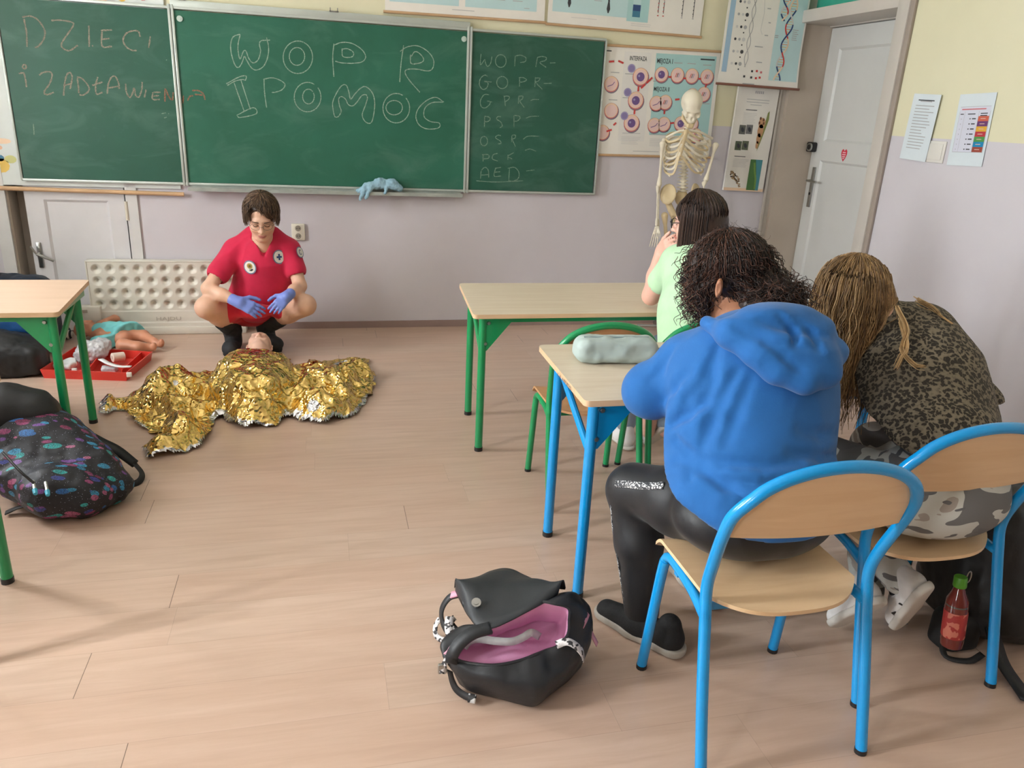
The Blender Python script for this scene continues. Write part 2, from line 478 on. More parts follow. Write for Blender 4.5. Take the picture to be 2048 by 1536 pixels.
def hand_prims(w, d, palm_n, thumb, s=1.0, curl=0.3, spread=0.10, thumb_out=0.7):
    """w wrist, d direction of the fingers, palm_n normal out of the palm, thumb unit side of the thumb"""
    w = np.array(w, float); d = vn(d); pn = vn(np.array(palm_n) - d * (np.array(palm_n) @ d)); t = vn(np.cross(d, pn)); t = t if t @ np.array(thumb) > 0 else -t
    q = []; knuck = []
    for i, (o, l) in enumerate(((0.030, 0.074), (0.010, 0.082), (-0.010, 0.076), (-0.029, 0.060))):
        b = w + (d * (0.088 - 0.004 * abs(i - 1)) + t * o) * s
        q.append(cone(w + (d * 0.012 + t * o * 0.62) * s, b, 0.014 * s, 0.0125 * s, 0.016))
        dirn = vn(d + t * (1.5 - i) * spread); p = b; cc = curl * (1 + 0.12 * i); r = 0.0098 * s
        for f in (0.45, 0.31, 0.24):
            dirn = vn(dirn * math.cos(cc) + pn * math.sin(cc)); e = p + dirn * l * f * s
            q.append(cone(p, e, r, r * 0.9, 0.005)); p = e; r *= 0.9
    a = w + (d * 0.02 + t * 0.022) * s; m = a + vn(d * 0.75 + t * thumb_out + pn * 0.25) * 0.046 * s
    e = m + vn(d * 0.95 + t * 0.4 * thumb_out + pn * 0.25) * 0.034 * s; f = e + vn(d + pn * 0.3 + t * 0.15) * 0.024 * s
    q += [cone(a, m, 0.016 * s, 0.0125 * s, 0.014), cone(m, e, 0.0125 * s, 0.0108 * s, 0.005), cone(e, f, 0.0108 * s, 0.0095 * s, 0.005)]
    q.append(cone(w - d * 0.02 * s, w + d * 0.02 * s, 0.027 * s, 0.028 * s, 0.015, (pn, 1.45)))
    return q
# ------------------------------------------------------------------ materials used all over
def wall_mat():
    m = bpy.data.materials.new('two_tone_paint'); t = NT(m)
    g = t.n('ShaderNodeNewGeometry'); s = t.n('ShaderNodeSeparateXYZ'); t.link(g.outputs['Position'], s.inputs[0])
    v = t.coord('Object')
    up = t.ramp(t.noise(v, 1.2, 5), [(0.3, srgb((218, 214, 182))), (0.7, srgb((226, 222, 192)))])
    dn = t.ramp(t.noise(v, 1.0, 6, 0.6), [(0.3, srgb((202, 197, 203))), (0.7, srgb((210, 206, 212)))])
    f = t.math('GREATER_THAN', s.outputs[2], 1.56)
    t.color(t.mix(f, dn, up)); t.b.inputs['Roughness'].default_value = 0.55
    t.bump(t.noise(v, 180, 3), 0.12, 0.002)
    return m
def floor_mat():
    m = bpy.data.materials.new('laminate_floor'); t = NT(m)
    g = t.n('ShaderNodeNewGeometry'); s = t.n('ShaderNodeSeparateXYZ'); t.link(g.outputs['Position'], s.inputs[0])
    W, L = 0.195, 1.29
    yy = t.math('DIVIDE', s.outputs[1], W); row = t.math('FLOOR', yy); fy = t.math('FRACT', yy)
    wn = t.n('ShaderNodeTexWhiteNoise'); wn.noise_dimensions = '1D'; t.link(row, wn.inputs['W'])
    xx = t.math('ADD', t.math('DIVIDE', s.outputs[0], L), t.math('MULTIPLY', wn.outputs['Value'], 3.7)); fx = t.math('FRACT', xx); col = t.math('FLOOR', xx)
    wc = t.n('ShaderNodeTexWhiteNoise'); wc.noise_dimensions = '2D'
    cb = t.n('ShaderNodeCombineXYZ'); t.link(row, cb.inputs[0]); t.link(col, cb.inputs[1]); t.link(cb.outputs[0], wc.inputs['Vector'])
    # grain stretched along the planks, shifted per plank
    off = t.n('ShaderNodeCombineXYZ'); t.link(t.math('MULTIPLY', wc.outputs['Value'], 30.0), off.inputs[2])
    mp = t.n('ShaderNodeMapping'); mp.inputs['Scale'].default_value = (1.1, 11, 1); t.link(g.outputs['Position'], mp.inputs['Vector'])
    va = t.n('ShaderNodeVectorMath'); t.link(mp.outputs[0], va.inputs[0]); t.link(off.outputs[0], va.inputs[1])
    gr = t.noise(va.outputs[0], 2.2, 6, 0.6, 0.6)
    c = t.ramp(gr, [(0.25, srgb((184, 157, 138))), (0.5, srgb((196, 170, 151))), (0.75, srgb((206, 181, 163)))])
    c = t.mix(t.math('MULTIPLY', wc.outputs['Value'], 0.35), c, srgb((196, 160, 138)))
    ends = t.math('LESS_THAN', fx, 0.0017)
    dark = t.math('GREATER_THAN', wc.outputs['Value'], 0.55)
    seam = t.math('LESS_THAN', fy, 0.010)
    c = t.mix(t.math('MULTIPLY', seam, 0.22), c, srgb((120, 90, 72)))
    c = t.mix(t.math('MULTIPLY', ends, t.math('ADD', t.math('MULTIPLY', dark, 0.62), 0.16)), c, srgb((70, 52, 42)))
    t.color(c)
    t.b.inputs['Roughness'].default_value = 0.30; t.b.inputs['Specular IOR Level'].default_value = 0.55
    t.bump(t.noise(va.outputs[0], 5, 3), 0.05, 0.002)
    return m
def wood_mat(name, a, b, ax=0, rough=0.42, scale=2.0):
    m = bpy.data.materials.new(name); MATS[name] = m; t = NT(m)
    sc = [14, 14, 14]; sc[ax] = 1.2
    v = t.coord('Object', tuple(sc))
    n = t.noise(v, scale, 5, 0.6, 0.8)
    t.color(t.ramp(n, [(0.3, srgb(a)), (0.7, srgb(b))])); t.b.inputs['Roughness'].default_value = rough
    return m
M_wall = wall_mat(); M_floor = floor_mat()
M_white = mat('white_gloss_paint', (224, 221, 214), 0.4, vscale=3, var=0.04)
M_trim = mat('cream_door_casing', (196, 190, 182), 0.45, vscale=3, var=0.05)
M_jamb = mat('shaded_tan_jamb', (190, 178, 164), 0.6, vscale=3, var=0.06)  # shade of the door reveals is put into this tan
M_leaf = mat('grey_white_door_paint', (205, 206, 203), 0.4, vscale=2, var=0.04)
M_ceil = mat('ceiling_white', (236, 234, 228), 0.8, var=0.02)
M_base = mat('mauve_baseboard_paint', (150, 128, 122), 0.5, var=0.06)
M_teal = mat('teal_panel_paint', (60, 165, 140), 0.35, var=0.06)
M_chrome = mat('brushed_metal', (176, 178, 176), 0.28, 1.0, var=0.05)
M_alu = mat('aluminium_trim', (188, 196, 190), 0.42, 0.35, var=0.05)
M_black = mat('black_plastic', (28, 28, 30), 0.4, var=0.1)
M_rodwood = mat('map_rod_wood', (196, 160, 122), 0.5, var=0.1)
M_desk = wood_mat('beech_laminate_desk', (214, 197, 172), (226, 212, 190), 0, 0.38)
M_deskL = wood_mat('pink_beech_laminate', (204, 172, 146), (214, 184, 160), 0, 0.38)
M_edge = wood_mat('desk_edge_wood', (206, 172, 134), (222, 190, 154), 0, 0.5)
M_ply = wood_mat('beech_plywood', (220, 184, 142), (230, 198, 158), 0, 0.38)
M_green = mat('green_tube_enamel', (20, 144, 86), 0.28, var=0.06, coat=0.3)
M_blue = mat('blue_tube_enamel', (8, 148, 218), 0.26, var=0.05, coat=0.3)

# ------------------------------------------------------------------ room shell
def structure(name, mb, mats, **kw):
    o = mb.build(name, mats, None, **kw); tag(o, kind='structure'); return o
m = MB(); m.box((X_LEFT - 0.3, Y_BACK - 0.2, -0.12), (4.4, Y_FRONT + 0.3, 0)); structure('floor', m, M_floor, smooth=False)
m = MB(); m.box((X_LEFT - 0.3, Y_BACK - 0.2, Z_CEIL), (4.4, Y_FRONT + 0.3, Z_CEIL + 0.12)); structure('ceiling', m, M_ceil, smooth=False)
# front wall with a door opening on its left
DX0, DX1, DZ = -1.985, -1.245, 2.12
m = MB(); yb = Y_FRONT + 0.25
m.box((X_LEFT - 0.3, Y_FRONT, 0), (DX0, yb, Z_CEIL)); m.box((DX1, Y_FRONT, 0), (X_RIGHT + 0.03, yb, Z_CEIL)); m.box((DX0, Y_FRONT, DZ), (DX1, yb, Z_CEIL))
structure('wall_front', m, M_wall, smooth=False)
# right wall with the entrance near the front corner
OY0, OY1, OZ = 4.60, 5.70, 2.31
m = MB(); xb = 4.3
m.box((X_RIGHT, Y_BACK - 0.2, 0), (xb, OY0, Z_CEIL)); m.box((X_RIGHT, OY0, 2.72), (xb, Y_FRONT, Z_CEIL))
structure('wall_right', m, M_wall, smooth=False)
m = MB(); m.box((X_LEFT - 0.3, Y_BACK - 0.2, 0), (4.3, Y_BACK, Z_CEIL)); structure('wall_back', m, mat('low_bounce_back_wall', (150, 132, 112), 0.7), smooth=False)  # unseen wall, its tone darkened to cut bounced light
m = MB(); y = Y_BACK
for a, b in WIN:
    m.box((X_LEFT - 0.3, y, 0), (X_LEFT, a, Z_CEIL)); m.box((X_LEFT - 0.3, a, 0), (X_LEFT, b, WIN_Z[0])); m.box((X_LEFT - 0.3, a, WIN_Z[1]), (X_LEFT, b, Z_CEIL)); y = b
m.box((X_LEFT - 0.3, y, 0), (X_LEFT, Y_FRONT + 0.2, Z_CEIL)); structure('wall_left', m, M_wall, smooth=False)
for i, (a, b) in enumerate(WIN):
    m = MB()
    for q in ((a, a + 0.07), (b - 0.07, b), ((a + b) / 2 - 0.05, (a + b) / 2 + 0.05)): m.box((X_LEFT - 0.10, q[0], WIN_Z[0]), (X_LEFT - 0.03, q[1], WIN_Z[1]))
    for q in (WIN_Z[0], WIN_Z[1] - 0.07): m.box((X_LEFT - 0.099, a, q), (X_LEFT - 0.031, b, q + 0.07))
    structure('window_%d' % (i + 1), m, M_white)
m = MB(); m.box((DX1 + 0.001, Y_FRONT - 0.012, 0), (X_RIGHT, Y_FRONT, 0.05)); structure('baseboard_front', m, M_base)
m = MB(); m.box((X_RIGHT - 0.012, Y_BACK, 0), (X_RIGHT, OY0 - 0.16, 0.05)); structure('baseboard_right', m, M_base)

# ---- entrance door in the right wall (leaf set back in a deep reveal)
XL = 3.80
def panel_leaf(mb, org, ex, ez, w, h, th, panels, m=0):
    """door leaf: frame proud of recessed panels. org lower corner, ex/ez unit axes, normal = ex x ez"""
    ex = np.array(ex, float); ez = np.array(ez, float); nn = np.cross(ex, ez); org = np.array(org, float)
    xs = sorted({0, w} | {p[0] for p in panels} | {p[1] for p in panels}); zs = sorted({0, h} | {p[2] for p in panels} | {p[3] for p in panels})
    for i in range(len(xs) - 1):
        for j in range(len(zs) - 1):
            inside = any(p[0] <= xs[i] and xs[i + 1] <= p[1] and p[2] <= zs[j] and zs[j + 1] <= p[3] for p in panels)
            a, b, c, d = xs[i], xs[i + 1], zs[j], zs[j + 1]
            z = -0.014 if inside else 0.0
            g = 0.016 if inside else 0.0
            P = lambda x, y_, q: org + ex * x + ez * y_ + nn * q
            if inside:
                o_ = [P(a, c, 0), P(b, c, 0), P(b, d, 0), P(a, d, 0)]; n_ = [P(a + g, c + g, z), P(b - g, c + g, z), P(b - g, d - g, z), P(a + g, d - g, z)]
                for k in range(4): mb.poly([o_[k], o_[(k + 1) % 4], n_[(k + 1) % 4], n_[k]], m)
                mb.poly(n_, m)
            else: mb.poly([P(a, c, 0), P(b, c, 0), P(b, d, 0), P(a, d, 0)], m)
    B = lambda x, y_: org + ex * x + ez * y_ - nn * th
    c4 = [(0, 0), (w, 0), (w, h), (0, h)]
    for k in range(4):
        a, b = c4[k], c4[(k + 1) % 4]
        mb.poly([B(*a), B(*b), org + ex * b[0] + ez * b[1], org + ex * a[0] + ez * a[1]], m)
    mb.poly([B(*c) for c in c4[::-1]], m)
m = MB()
LW = OY1 - OY0 + 0.04
# leaf seen from -X: ex runs towards -Y so that ex x ez points to -X
panel_leaf(m, (XL, OY1 - 0.005, 0.01), (0, -1, 0), (0, 0, 1), LW, 2.285, 0.05,
           [(0.13, LW - 0.13, 0.36, 1.335), (0.13, LW - 0.13, 1.478, 2.14)])
door = m.build('door_2', M_leaf, None, smooth=False); tag(door, kind='structure')
def on_leaf(y, z, d=0.0): return np.array([XL - d, y, z])
m = MB(); m.box((XL - 0.012, 5.592, 0.98), (XL, 5.632, 1.29), 0, bev=0.006)
m.disc((XL - 0.012, 5.612, 1.085), 0.011, (-1, 0, 0), 0.003, 14, 1)
plate = m.build('lock_plate', [M_chrome, M_black], door)
m = MB(); m.tube(smooth_path([(XL - 0.01, 5.612, 1.185), (XL - 0.05, 5.612, 1.185), (XL - 0.056, 5.60, 1.185), (XL - 0.056, 5.49, 1.182)], 5), 0.009, 10)
m.build('door_handle', M_chrome, door)
m = MB(); yk = PX(1626, 297, XL)[1]
m.box((XL - 0.05, yk - 0.055, 1.40), (XL, yk + 0.075, 1.475), 0, bev=0.012); m.disc((XL - 0.05, yk - 0.035, 1.437), 0.030, (-1, 0, 0), 0.012, 20, 1); m.disc((XL - 0.062, yk - 0.035, 1.437), 0.020, (-1, 0, 0), 0.003, 20, 0)
m.build('rim_lock', [M_black, M_chrome], door)
m = MB(); hc = PX(1688, 310, XL); k = 0.05
hp = [(0.0, -0.95), (0.55, -0.45), (0.9, 0.1), (0.85, 0.6), (0.45, 0.85), (0.0, 0.55), (-0.45, 0.85), (-0.85, 0.6), (-0.9, 0.1), (-0.55, -0.45)]
m.prism([(XL - 0.0015, hc[1] - a * k * 0.75, hc[2] + b * k) for a, b in hp], (0.0012, 0, 0), 0)
for j, (zz, ww) in enumerate(((0.35, 0.5), (0.05, 0.62), (-0.25, 0.5), (-0.5, 0.3))):
    m.box((XL - 0.0022, hc[1] - ww * k * 0.7, hc[2] + zz * k - 0.004), (XL - 0.0012, hc[1] + ww * k * 0.7, hc[2] + zz * k + 0.004), 1)
m.build('heart_sticker', [mat('red_sticker', (205, 42, 66), 0.5), mat('pale_print', (236, 190, 196), 0.5)], door, smooth=False)
m = MB()
m.box((X_RIGHT, OY1, 0), (XL + 0.1, Y_FRONT + 0.02, 2.72))                   # far jamb facing the room
structure('trim_1', m, M_jamb, smooth=False)
m = MB()
m.box((XL - 0.02, OY0, OZ - 0.01), (XL + 0.1, OY1, OZ + 0.1)); m.box((X_RIGHT - 0.015, OY0 - 0.1, OZ), (XL + 0.1, OY1 + 0.02, OZ + 0.085), bev=0.006)
m.box((X_RIGHT - 0.03, OY0 - 0.11, 0), (X_RIGHT + 0.25, OY0 - 0.005, 2.75), bev=0.008)    # near casing
structure('trim_2', m, M_trim, auto=30)
m = MB(); m.box((X_RIGHT - 0.022, OY0 - 0.15, 0), (X_RIGHT, OY0 - 0.1095, 2.75), bev=0.006); structure('trim_3', m, mat('taupe_casing_edge', (160, 148, 138), 0.5), auto=30)
m = MB(); m.box((X_RIGHT + 0.12, OY0, OZ + 0.08), (X_RIGHT + 0.16, OY1, 2.75)); m.box((X_RIGHT + 0.10, OY0 + 0.2, OZ + 0.14), (X_RIGHT + 0.125, OY1 - 0.36, 2.7), bev=0.006)
structure('window_4', m, M_teal, auto=30)
m = MB(); cx = 3.47
m.tube([(cx, Y_FRONT - 0.012, 0), (cx, Y_FRONT - 0.012, 2.72)], 0.014, 10); m.box((cx + 0.01, Y_FRONT - 0.012, 0), (X_RIGHT, Y_FRONT + 0.001, 2.72))
structure('trim_4', m, M_trim)

# ---- old door in the front wall, half hidden behind the board
m = MB()
panel_leaf(m, (-1.882, Y_FRONT + 0.004, 0.01), (1, 0, 0), (0, 0, 1), 0.60, 2.10, 0.045, [(0.11, 0.50, 0.12, 0.89), (0.11, 0.50, 1.02, 2.0)])
d1 = m.build('door_1', mat('pale_lilac_door_paint', (214, 212, 214), 0.45, var=0.03), None, smooth=False); tag(d1, kind='structure')
m = MB(); m.tube(smooth_path([(-1.84, Y_FRONT, 0.545), (-1.84, Y_FRONT - 0.05, 0.545), (-1.83, Y_FRONT - 0.055, 0.545), (-1.745, Y_FRONT - 0.055, 0.505)], 4), 0.009, 8); m.box((-1.855, Y_FRONT - 0.008, 0.45), (-1.825, Y_FRONT + 0.003, 0.62), bev=0.004)
m.tube([(-1.84, Y_FRONT - 0.05, 0.545), (-1.875, Y_FRONT - 0.05, 0.60)], 0.008, 8)
m.build('door_handle', M_chrome, d1)
m = MB(); m.tube([(-1.272, Y_FRONT - 0.012, 0.775), (-1.272, Y_FRONT - 0.012, 0.90)], 0.011, 10); m.build('door_hinge', mat('cream_hinge_paint', (212, 204, 188), 0.4), d1)
m = MB(); m.box((DX0, Y_FRONT + 0.16, 0), (DX1, Y_FRONT + 0.2, DZ)); m.box((DX0, Y_FRONT + 0.002, 0), (DX0 + 0.012, Y_FRONT + 0.16, DZ)); structure('trim_5', m, M_jamb, smooth=False)
m = MB(); m.box((DX0 - 0.075, Y_FRONT - 0.018, 0), (DX0, Y_FRONT, DZ + 0.07)); m.box((DX1 - 0.026, Y_FRONT - 0.014, 0), (DX1 + 0.045, Y_FRONT, DZ + 0.07)); m.box((DX0, Y_FRONT - 0.016, DZ), (DX1, Y_FRONT, DZ + 0.07))
structure('trim_6', m, mat('pale_casing_paint', (214, 213, 212), 0.45, var=0.03), smooth=False)
# ------------------------------------------------------------------ flat drawing on sheets
_FONT = {}
def text_tris(s, bold=0.0):
    """triangles of a line of text, height of capitals about 0.7 em; returns (V2, F)"""
    key = (s, bold)
    if key in _FONT: return _FONT[key]
    cu = bpy.data.curves.new('t', 'FONT'); cu.body = s; cu.resolution_u = 2; cu.offset = bold
    o = bpy.data.objects.new('t', cu); scene.collection.objects.link(o)
    dg = bpy.context.evaluated_depsgraph_get(); me = bpy.data.meshes.new_from_object(o.evaluated_get(dg))
    V = np.array([v.co[:2] for v in me.vertices]) if len(me.vertices) else np.zeros((0, 2)); F = [tuple(p.vertices) for p in me.polygons]
    bpy.data.objects.remove(o); bpy.data.curves.remove(cu); bpy.data.meshes.remove(me)
    _FONT[key] = (V, F); return V, F
class Canvas:
    """shapes printed on a plane: o origin, ex, ey axes (metres), n towards the viewer"""
    def __init__(s, o, ex, ey, curve=None):
        s.o = np.array(o, float); s.ex = vn(ex); s.ey = vn(ey); s.n = np.cross(s.ex, s.ey); s.mb = MB(); s.mats = []; s.k = 0; s.curve = curve
    def m(s, mt):
        if mt not in s.mats: s.mats.append(mt)
        return s.mats.index(mt)
    def P(s, x, y, l=0):
        z = l * 0.00035 + (s.curve(x, y) if s.curve else 0)
        return s.o + s.ex * x + s.ey * y + s.n * z
    def poly(s, pts, mt, l=1): s.mb.poly([s.P(x, y, l) for x, y in pts], s.m(mt))
    def rect(s, x0, y0, x1, y1, mt, l=1, nx=1, ny=1):
        for i in range(nx):
            for j in range(ny):
                a, b = x0 + (x1 - x0) * i / nx, x0 + (x1 - x0) * (i + 1) / nx; c, d = y0 + (y1 - y0) * j / ny, y0 + (y1 - y0) * (j + 1) / ny
                s.poly([(a, c), (b, c), (b, d), (a, d)], mt, l)
    def disc(s, x, y, rx, mt, l=1, ry=None, n=20, rot=0):
        ry = rx if ry is None else ry; a = np.arange(n) * 2 * math.pi / n; c, q = math.cos(rot), math.sin(rot)
        s.poly([(x + rx * math.cos(t) * c - ry * math.sin(t) * q, y + rx * math.cos(t) * q + ry * math.sin(t) * c) for t in a], mt, l)
    def line(s, pts, w, mt, l=1):
        p = np.array(pts, float); t = np.gradient(p, axis=0); t /= np.linalg.norm(t, axis=1)[:, None] + 1e-9; nn = np.stack([-t[:, 1], t[:, 0]], 1) * w / 2
        for i in range(len(p) - 1): s.poly([tuple(p[i] - nn[i]), tuple(p[i + 1] - nn[i + 1]), tuple(p[i + 1] + nn[i + 1]), tuple(p[i] + nn[i])], mt, l)
    def text(s, x, y, size, txt, mt, l=3, bold=0.0, center=False, w=None):
        V, F = text_tris(txt, bold)
        if not len(V): return
        W = V[:, 0].max(); sx = size if w is None else w / W
        dx = -W * sx / 2 if center else 0
        s.mb.add([s.P(x + dx + a * sx, y + b * size, l) for a, b in V], F, s.m(mt))
    def bars(s, x, y, w, n, mt, pitch=0.012, h=0.0035, l=2, seed=0):
        r = random.Random(seed)
        for i in range(n): s.rect(x, y - i * pitch, x + w * r.uniform(0.7, 1.0), y - i * pitch + h, mt, l)
    def sheet(s, w, h, mt, th=0.004, nx=1, ny=1):
        s.rect(0, 0, w, h, mt, 0, nx, ny)
        B = lambda x, y: s.P(x, y, 0) - s.n * th
        for i in range(nx):
            for j in range(ny):
                q = [(w * i / nx, h * j / ny), (w * (i + 1) / nx, h * j / ny), (w * (i + 1) / nx, h * (j + 1) / ny), (w * i / nx, h * (j + 1) / ny)]
                s.mb.poly([B(*c) for c in q[::-1]], s.m(mt))
        ring = [(w * i / nx, 0) for i in range(nx)] + [(w, h * j / ny) for j in range(ny)] + [(w * (1 - i / nx), h) for i in range(nx)] + [(0, h * (1 - j / ny)) for j in range(ny)]
        for i in range(len(ring)):
            a, b = ring[i], ring[(i + 1) % len(ring)]; s.mb.poly([B(*a), B(*b), s.P(*b), s.P(*a)], s.m(mt))
    def build(s, name, parent): return s.mb.build(name, s.mats, parent, smooth=False)
def ink(name, c, r=0.45): return mat('print_' + name, c, r, var=0.03)
K_paper = ink('paper_white', (232, 229, 222)); K_grey = ink('grey', (170, 170, 172)); K_dark = ink('dark', (58, 60, 66)); K_pale = ink('pale_blue', (188, 218, 220)); K_aqua = ink('aqua', (168, 208, 208))
K_pink = ink('cell_pink', (232, 200, 196)); K_rose = ink('rose', (206, 112, 120)); K_red = ink('red', (200, 62, 60)); K_vio = ink('violet', (110, 84, 140)); K_lil = ink('lilac', (158, 148, 188)); K_peach = ink('peach', (236, 206, 176)); K_lgrey = ink('light_grey', (206, 205, 203)); K_sh = ink('cell_edge', (122, 116, 128))
K_navy = ink('navy', (42, 72, 122)); K_teal = ink('deep_teal', (62, 120, 148)); K_yel = ink('yellow', (226, 190, 92)); K_green = ink('green', (90, 150, 90)); K_orange = ink('orange', (226, 140, 70)); K_brown = ink('brown', (130, 96, 66)); K_blue = ink('blue', (70, 150, 200))
YW = Y_FRONT

# ------------------------------------------------------------------ blackboard
YB = 5.712
def bz(z): return CAM_H + (z - CAM_H) * YB / Y_FRONT
BX0, BX1 = -0.8854 * YB / Y_FRONT, (-0.8854 + 1.9173) * YB / Y_FRONT
BXL, BXR = BX0 - 0.9925 * YB / Y_FRONT, BX1 + 0.9925 * YB / Y_FRONT
BZ0, BZ1 = bz(1.0228), bz(1.0228 + 1.0812)
def board_mat(name, a, b):
    m = bpy.data.materials.new(name); t = NT(m); v = t.coord('Object', (1, 1, 1)); w = t.coord('Object', (1.0, 1, 2.2), (0, 0.5, 0))
    c = t.ramp(t.noise(v, 1.6, 6, 0.6), [(0.3, srgb(a)), (0.72, srgb(b))])
    sm = t.ramp(t.noise(w, 2.6, 5, 0.6, 0.8), [(0.50, (0, 0, 0)), (0.95, (1, 1, 1))])     # wiped chalk smears
    t.color(t.mix(t.math('MULTIPLY', sm, 0.22), c, srgb((150, 178, 166)))); t.b.inputs['Roughness'].default_value = 0.42; t.b.inputs['Specular IOR Level'].default_value = 0.4
    return m
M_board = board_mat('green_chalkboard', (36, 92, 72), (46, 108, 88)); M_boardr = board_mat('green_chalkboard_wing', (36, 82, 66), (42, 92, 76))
board = empty('blackboard', 'green three-panel chalkboard with chalk lettering on the front wall', 'blackboard', ((BX0 + BX1) / 2, YB, BZ0))
def chalk_mat(name, c):
    m = bpy.data.materials.new(name); t = NT(m); v = t.coord('Object')
    n = t.noise(v, 260, 3, 0.7); t.color(t.ramp(n, [(0.3, tuple(x * 0.75 for x in srgb(c))), (0.7, srgb(c))])); t.b.inputs['Roughness'].default_value = 0.95
    a = t.ramp(n, [(0.34, (0.25,) * 3), (0.55, (0.92,) * 3)]); t.link(a, t.b.inputs['Alpha'])
    return m
C_white = chalk_mat('white_chalk', (168, 192, 174)); C_dust = chalk_mat('faint_pink_chalk', (158, 150, 134)); C_org = chalk_mat('orange_chalk', (160, 120, 98)); C_faint = chalk_mat('faint_white_chalk', (136, 166, 148))
pan = {}
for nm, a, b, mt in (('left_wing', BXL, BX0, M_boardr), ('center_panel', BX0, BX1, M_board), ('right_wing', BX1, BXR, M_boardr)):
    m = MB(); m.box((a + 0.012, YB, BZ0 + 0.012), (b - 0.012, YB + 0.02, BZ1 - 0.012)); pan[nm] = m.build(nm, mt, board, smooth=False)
m = MB(); w = 0.014
for x in (BXL, BXR): m.box((x - 0.004, YB - 0.008, BZ0), (x + 0.008, YB + 0.024, BZ1), bev=0.002)
for x in (BX0, BX1):
    m.box((x - 0.018, YB - 0.012, BZ0 - 0.012), (x - 0.002, YB + 0.024, BZ1 + 0.02), bev=0.003); m.box((x + 0.002, YB - 0.012, BZ0 - 0.012), (x + 0.018, YB + 0.024, BZ1 + 0.02), bev=0.003)
for z in (BZ0, BZ1): m.box((BXL, YB - 0.008, z - 0.006), (BXR, YB + 0.024, z + 0.01), bev=0.002)
m.box((BX0, YB - 0.010, BZ1 + 0.008), (BX1, YB + 0.03, BZ1 + 0.048), bev=0.003)
m.build('frame', M_alu, board)
for x in (PY(362, 8, YB)[0], PY(668, 30, YB)[0]):
    m = MB(); m.box((x - 0.03, YB - 0.02, BZ1 + 0.045), (x + 0.03, YB + 0.01, BZ1 + 0.052)); m.box((x - 0.026, YB - 0.02, BZ1 + 0.045), (x - 0.02, YB - 0.012, BZ1 + 0.07)); m.box((x + 0.02, YB - 0.02, BZ1 + 0.045), (x + 0.026, YB - 0.012, BZ1 + 0.07))
    m.build('map_hook', M_chrome, board)
for x in (BX0 + 0.05, BX1 - 0.04):
    m = MB(); m.disc((x, YB, BZ1 - 0.06), 0.018, (0, -1, 0), 0.008, 16); m.disc((x, YB - 0.008, BZ1 - 0.06), 0.008, (0, -1, 0), 0.006, 10); m.build('panel_button', mat('pale_button', (190, 205, 196), 0.5), board)
m = MB(); tz = BZ0 - 0.016
m.box((BX0 + 0.02, YB - 0.075, tz - 0.022), (BX1 - 0.035, YB + 0.02, tz - 0.014)); m.box((BX0 + 0.02, YB - 0.08, tz - 0.022), (BX1 - 0.035, YB - 0.072, tz + 0.002)); m.box((BX0 + 0.02, YB + 0.0, tz - 0.022), (BX1 - 0.035, YB + 0.03, tz + 0.01))
m.build('chalk_tray', mat('dusty_tray_metal', (166, 172, 166), 0.5, 0.3, var=0.2, vscale=9), board)

def chalk(name, strokes, mt, parent, org, sc, w=0.0085):
    """strokes drawn on the board plane (points read off a crop of the photograph), one mesh per letter"""
    yy = YB - 0.0006; lines = []
    for st in strokes:
        P = np.array([PY(org[0] + x / sc, org[1] + y / sc, yy) for x, y in st])
        P = smooth_path(P, 5) if len(P) > 2 else np.linspace(P[0], P[1], 6)
        ww = w * (1 + 0.25 * np.sin(np.arange(len(P)) * 1.7 + P[0][0] * 40)); lines.append((P, ww))
    groups = []                                   # strokes that touch belong to one letter
    for P, ww in lines:
        hit = [g for g in groups if any(np.min(np.linalg.norm(P[:, None] - Q[None], axis=2)) < 0.022 or (abs(P[:, 0].mean() - Q[:, 0].mean()) < 0.04 and Q[:, 2].min() - 0.02 < P[:, 2].mean() < Q[:, 2].max() + 0.04) for Q, _ in g)]
        g = [(P, ww)]
        for h_ in hit: g += h_
        groups = [q for q in groups if not any(q is h_ for h_ in hit)]
        groups.append(g)
    for g in groups:
        mb = MB()
        for P, ww in g: V, F = ribbon_np(P, (0, -1, 0), ww, 0.0006); mb.add(V, F)
        mb.build('chalk_letter' if name == 'chalk_word' else name, mt, parent, smooth=False)
def arc(cx, cy, rx, ry, a0=0, a1=360, n=18):
    return [(cx + rx * math.cos(math.radians(a)), cy + ry * math.sin(math.radians(a))) for a in np.linspace(a0, a1, n)]
Z1 = ((0, 0), 2.926); Z2 = ((650, 0), 2.926); Z3 = ((900, 0), 5.12)
chalk('chalk_word', [[(140, 110), (155, 190), (158, 275)], [(130, 100), (180, 95), (225, 120), (262, 180), (255, 230), (225, 270), (205, 278)],
    [(300, 120), (350, 118), (420, 130), (428, 150), (395, 200), (365, 245), (360, 270), (380, 290), (410, 295), (455, 265)], [(520, 150), (522, 275)], [(538, 268), (545, 268)],
    [(597, 180), (598, 270), (655, 272)], [(590, 178), (655, 175)], [(598, 230), (640, 225)], [(820, 215), (810, 185), (780, 180), (740, 195), (720, 235), (740, 275), (775, 295), (800, 295)], [(880, 212), (870, 280)]], C_dust, pan['left_wing'], *Z1)
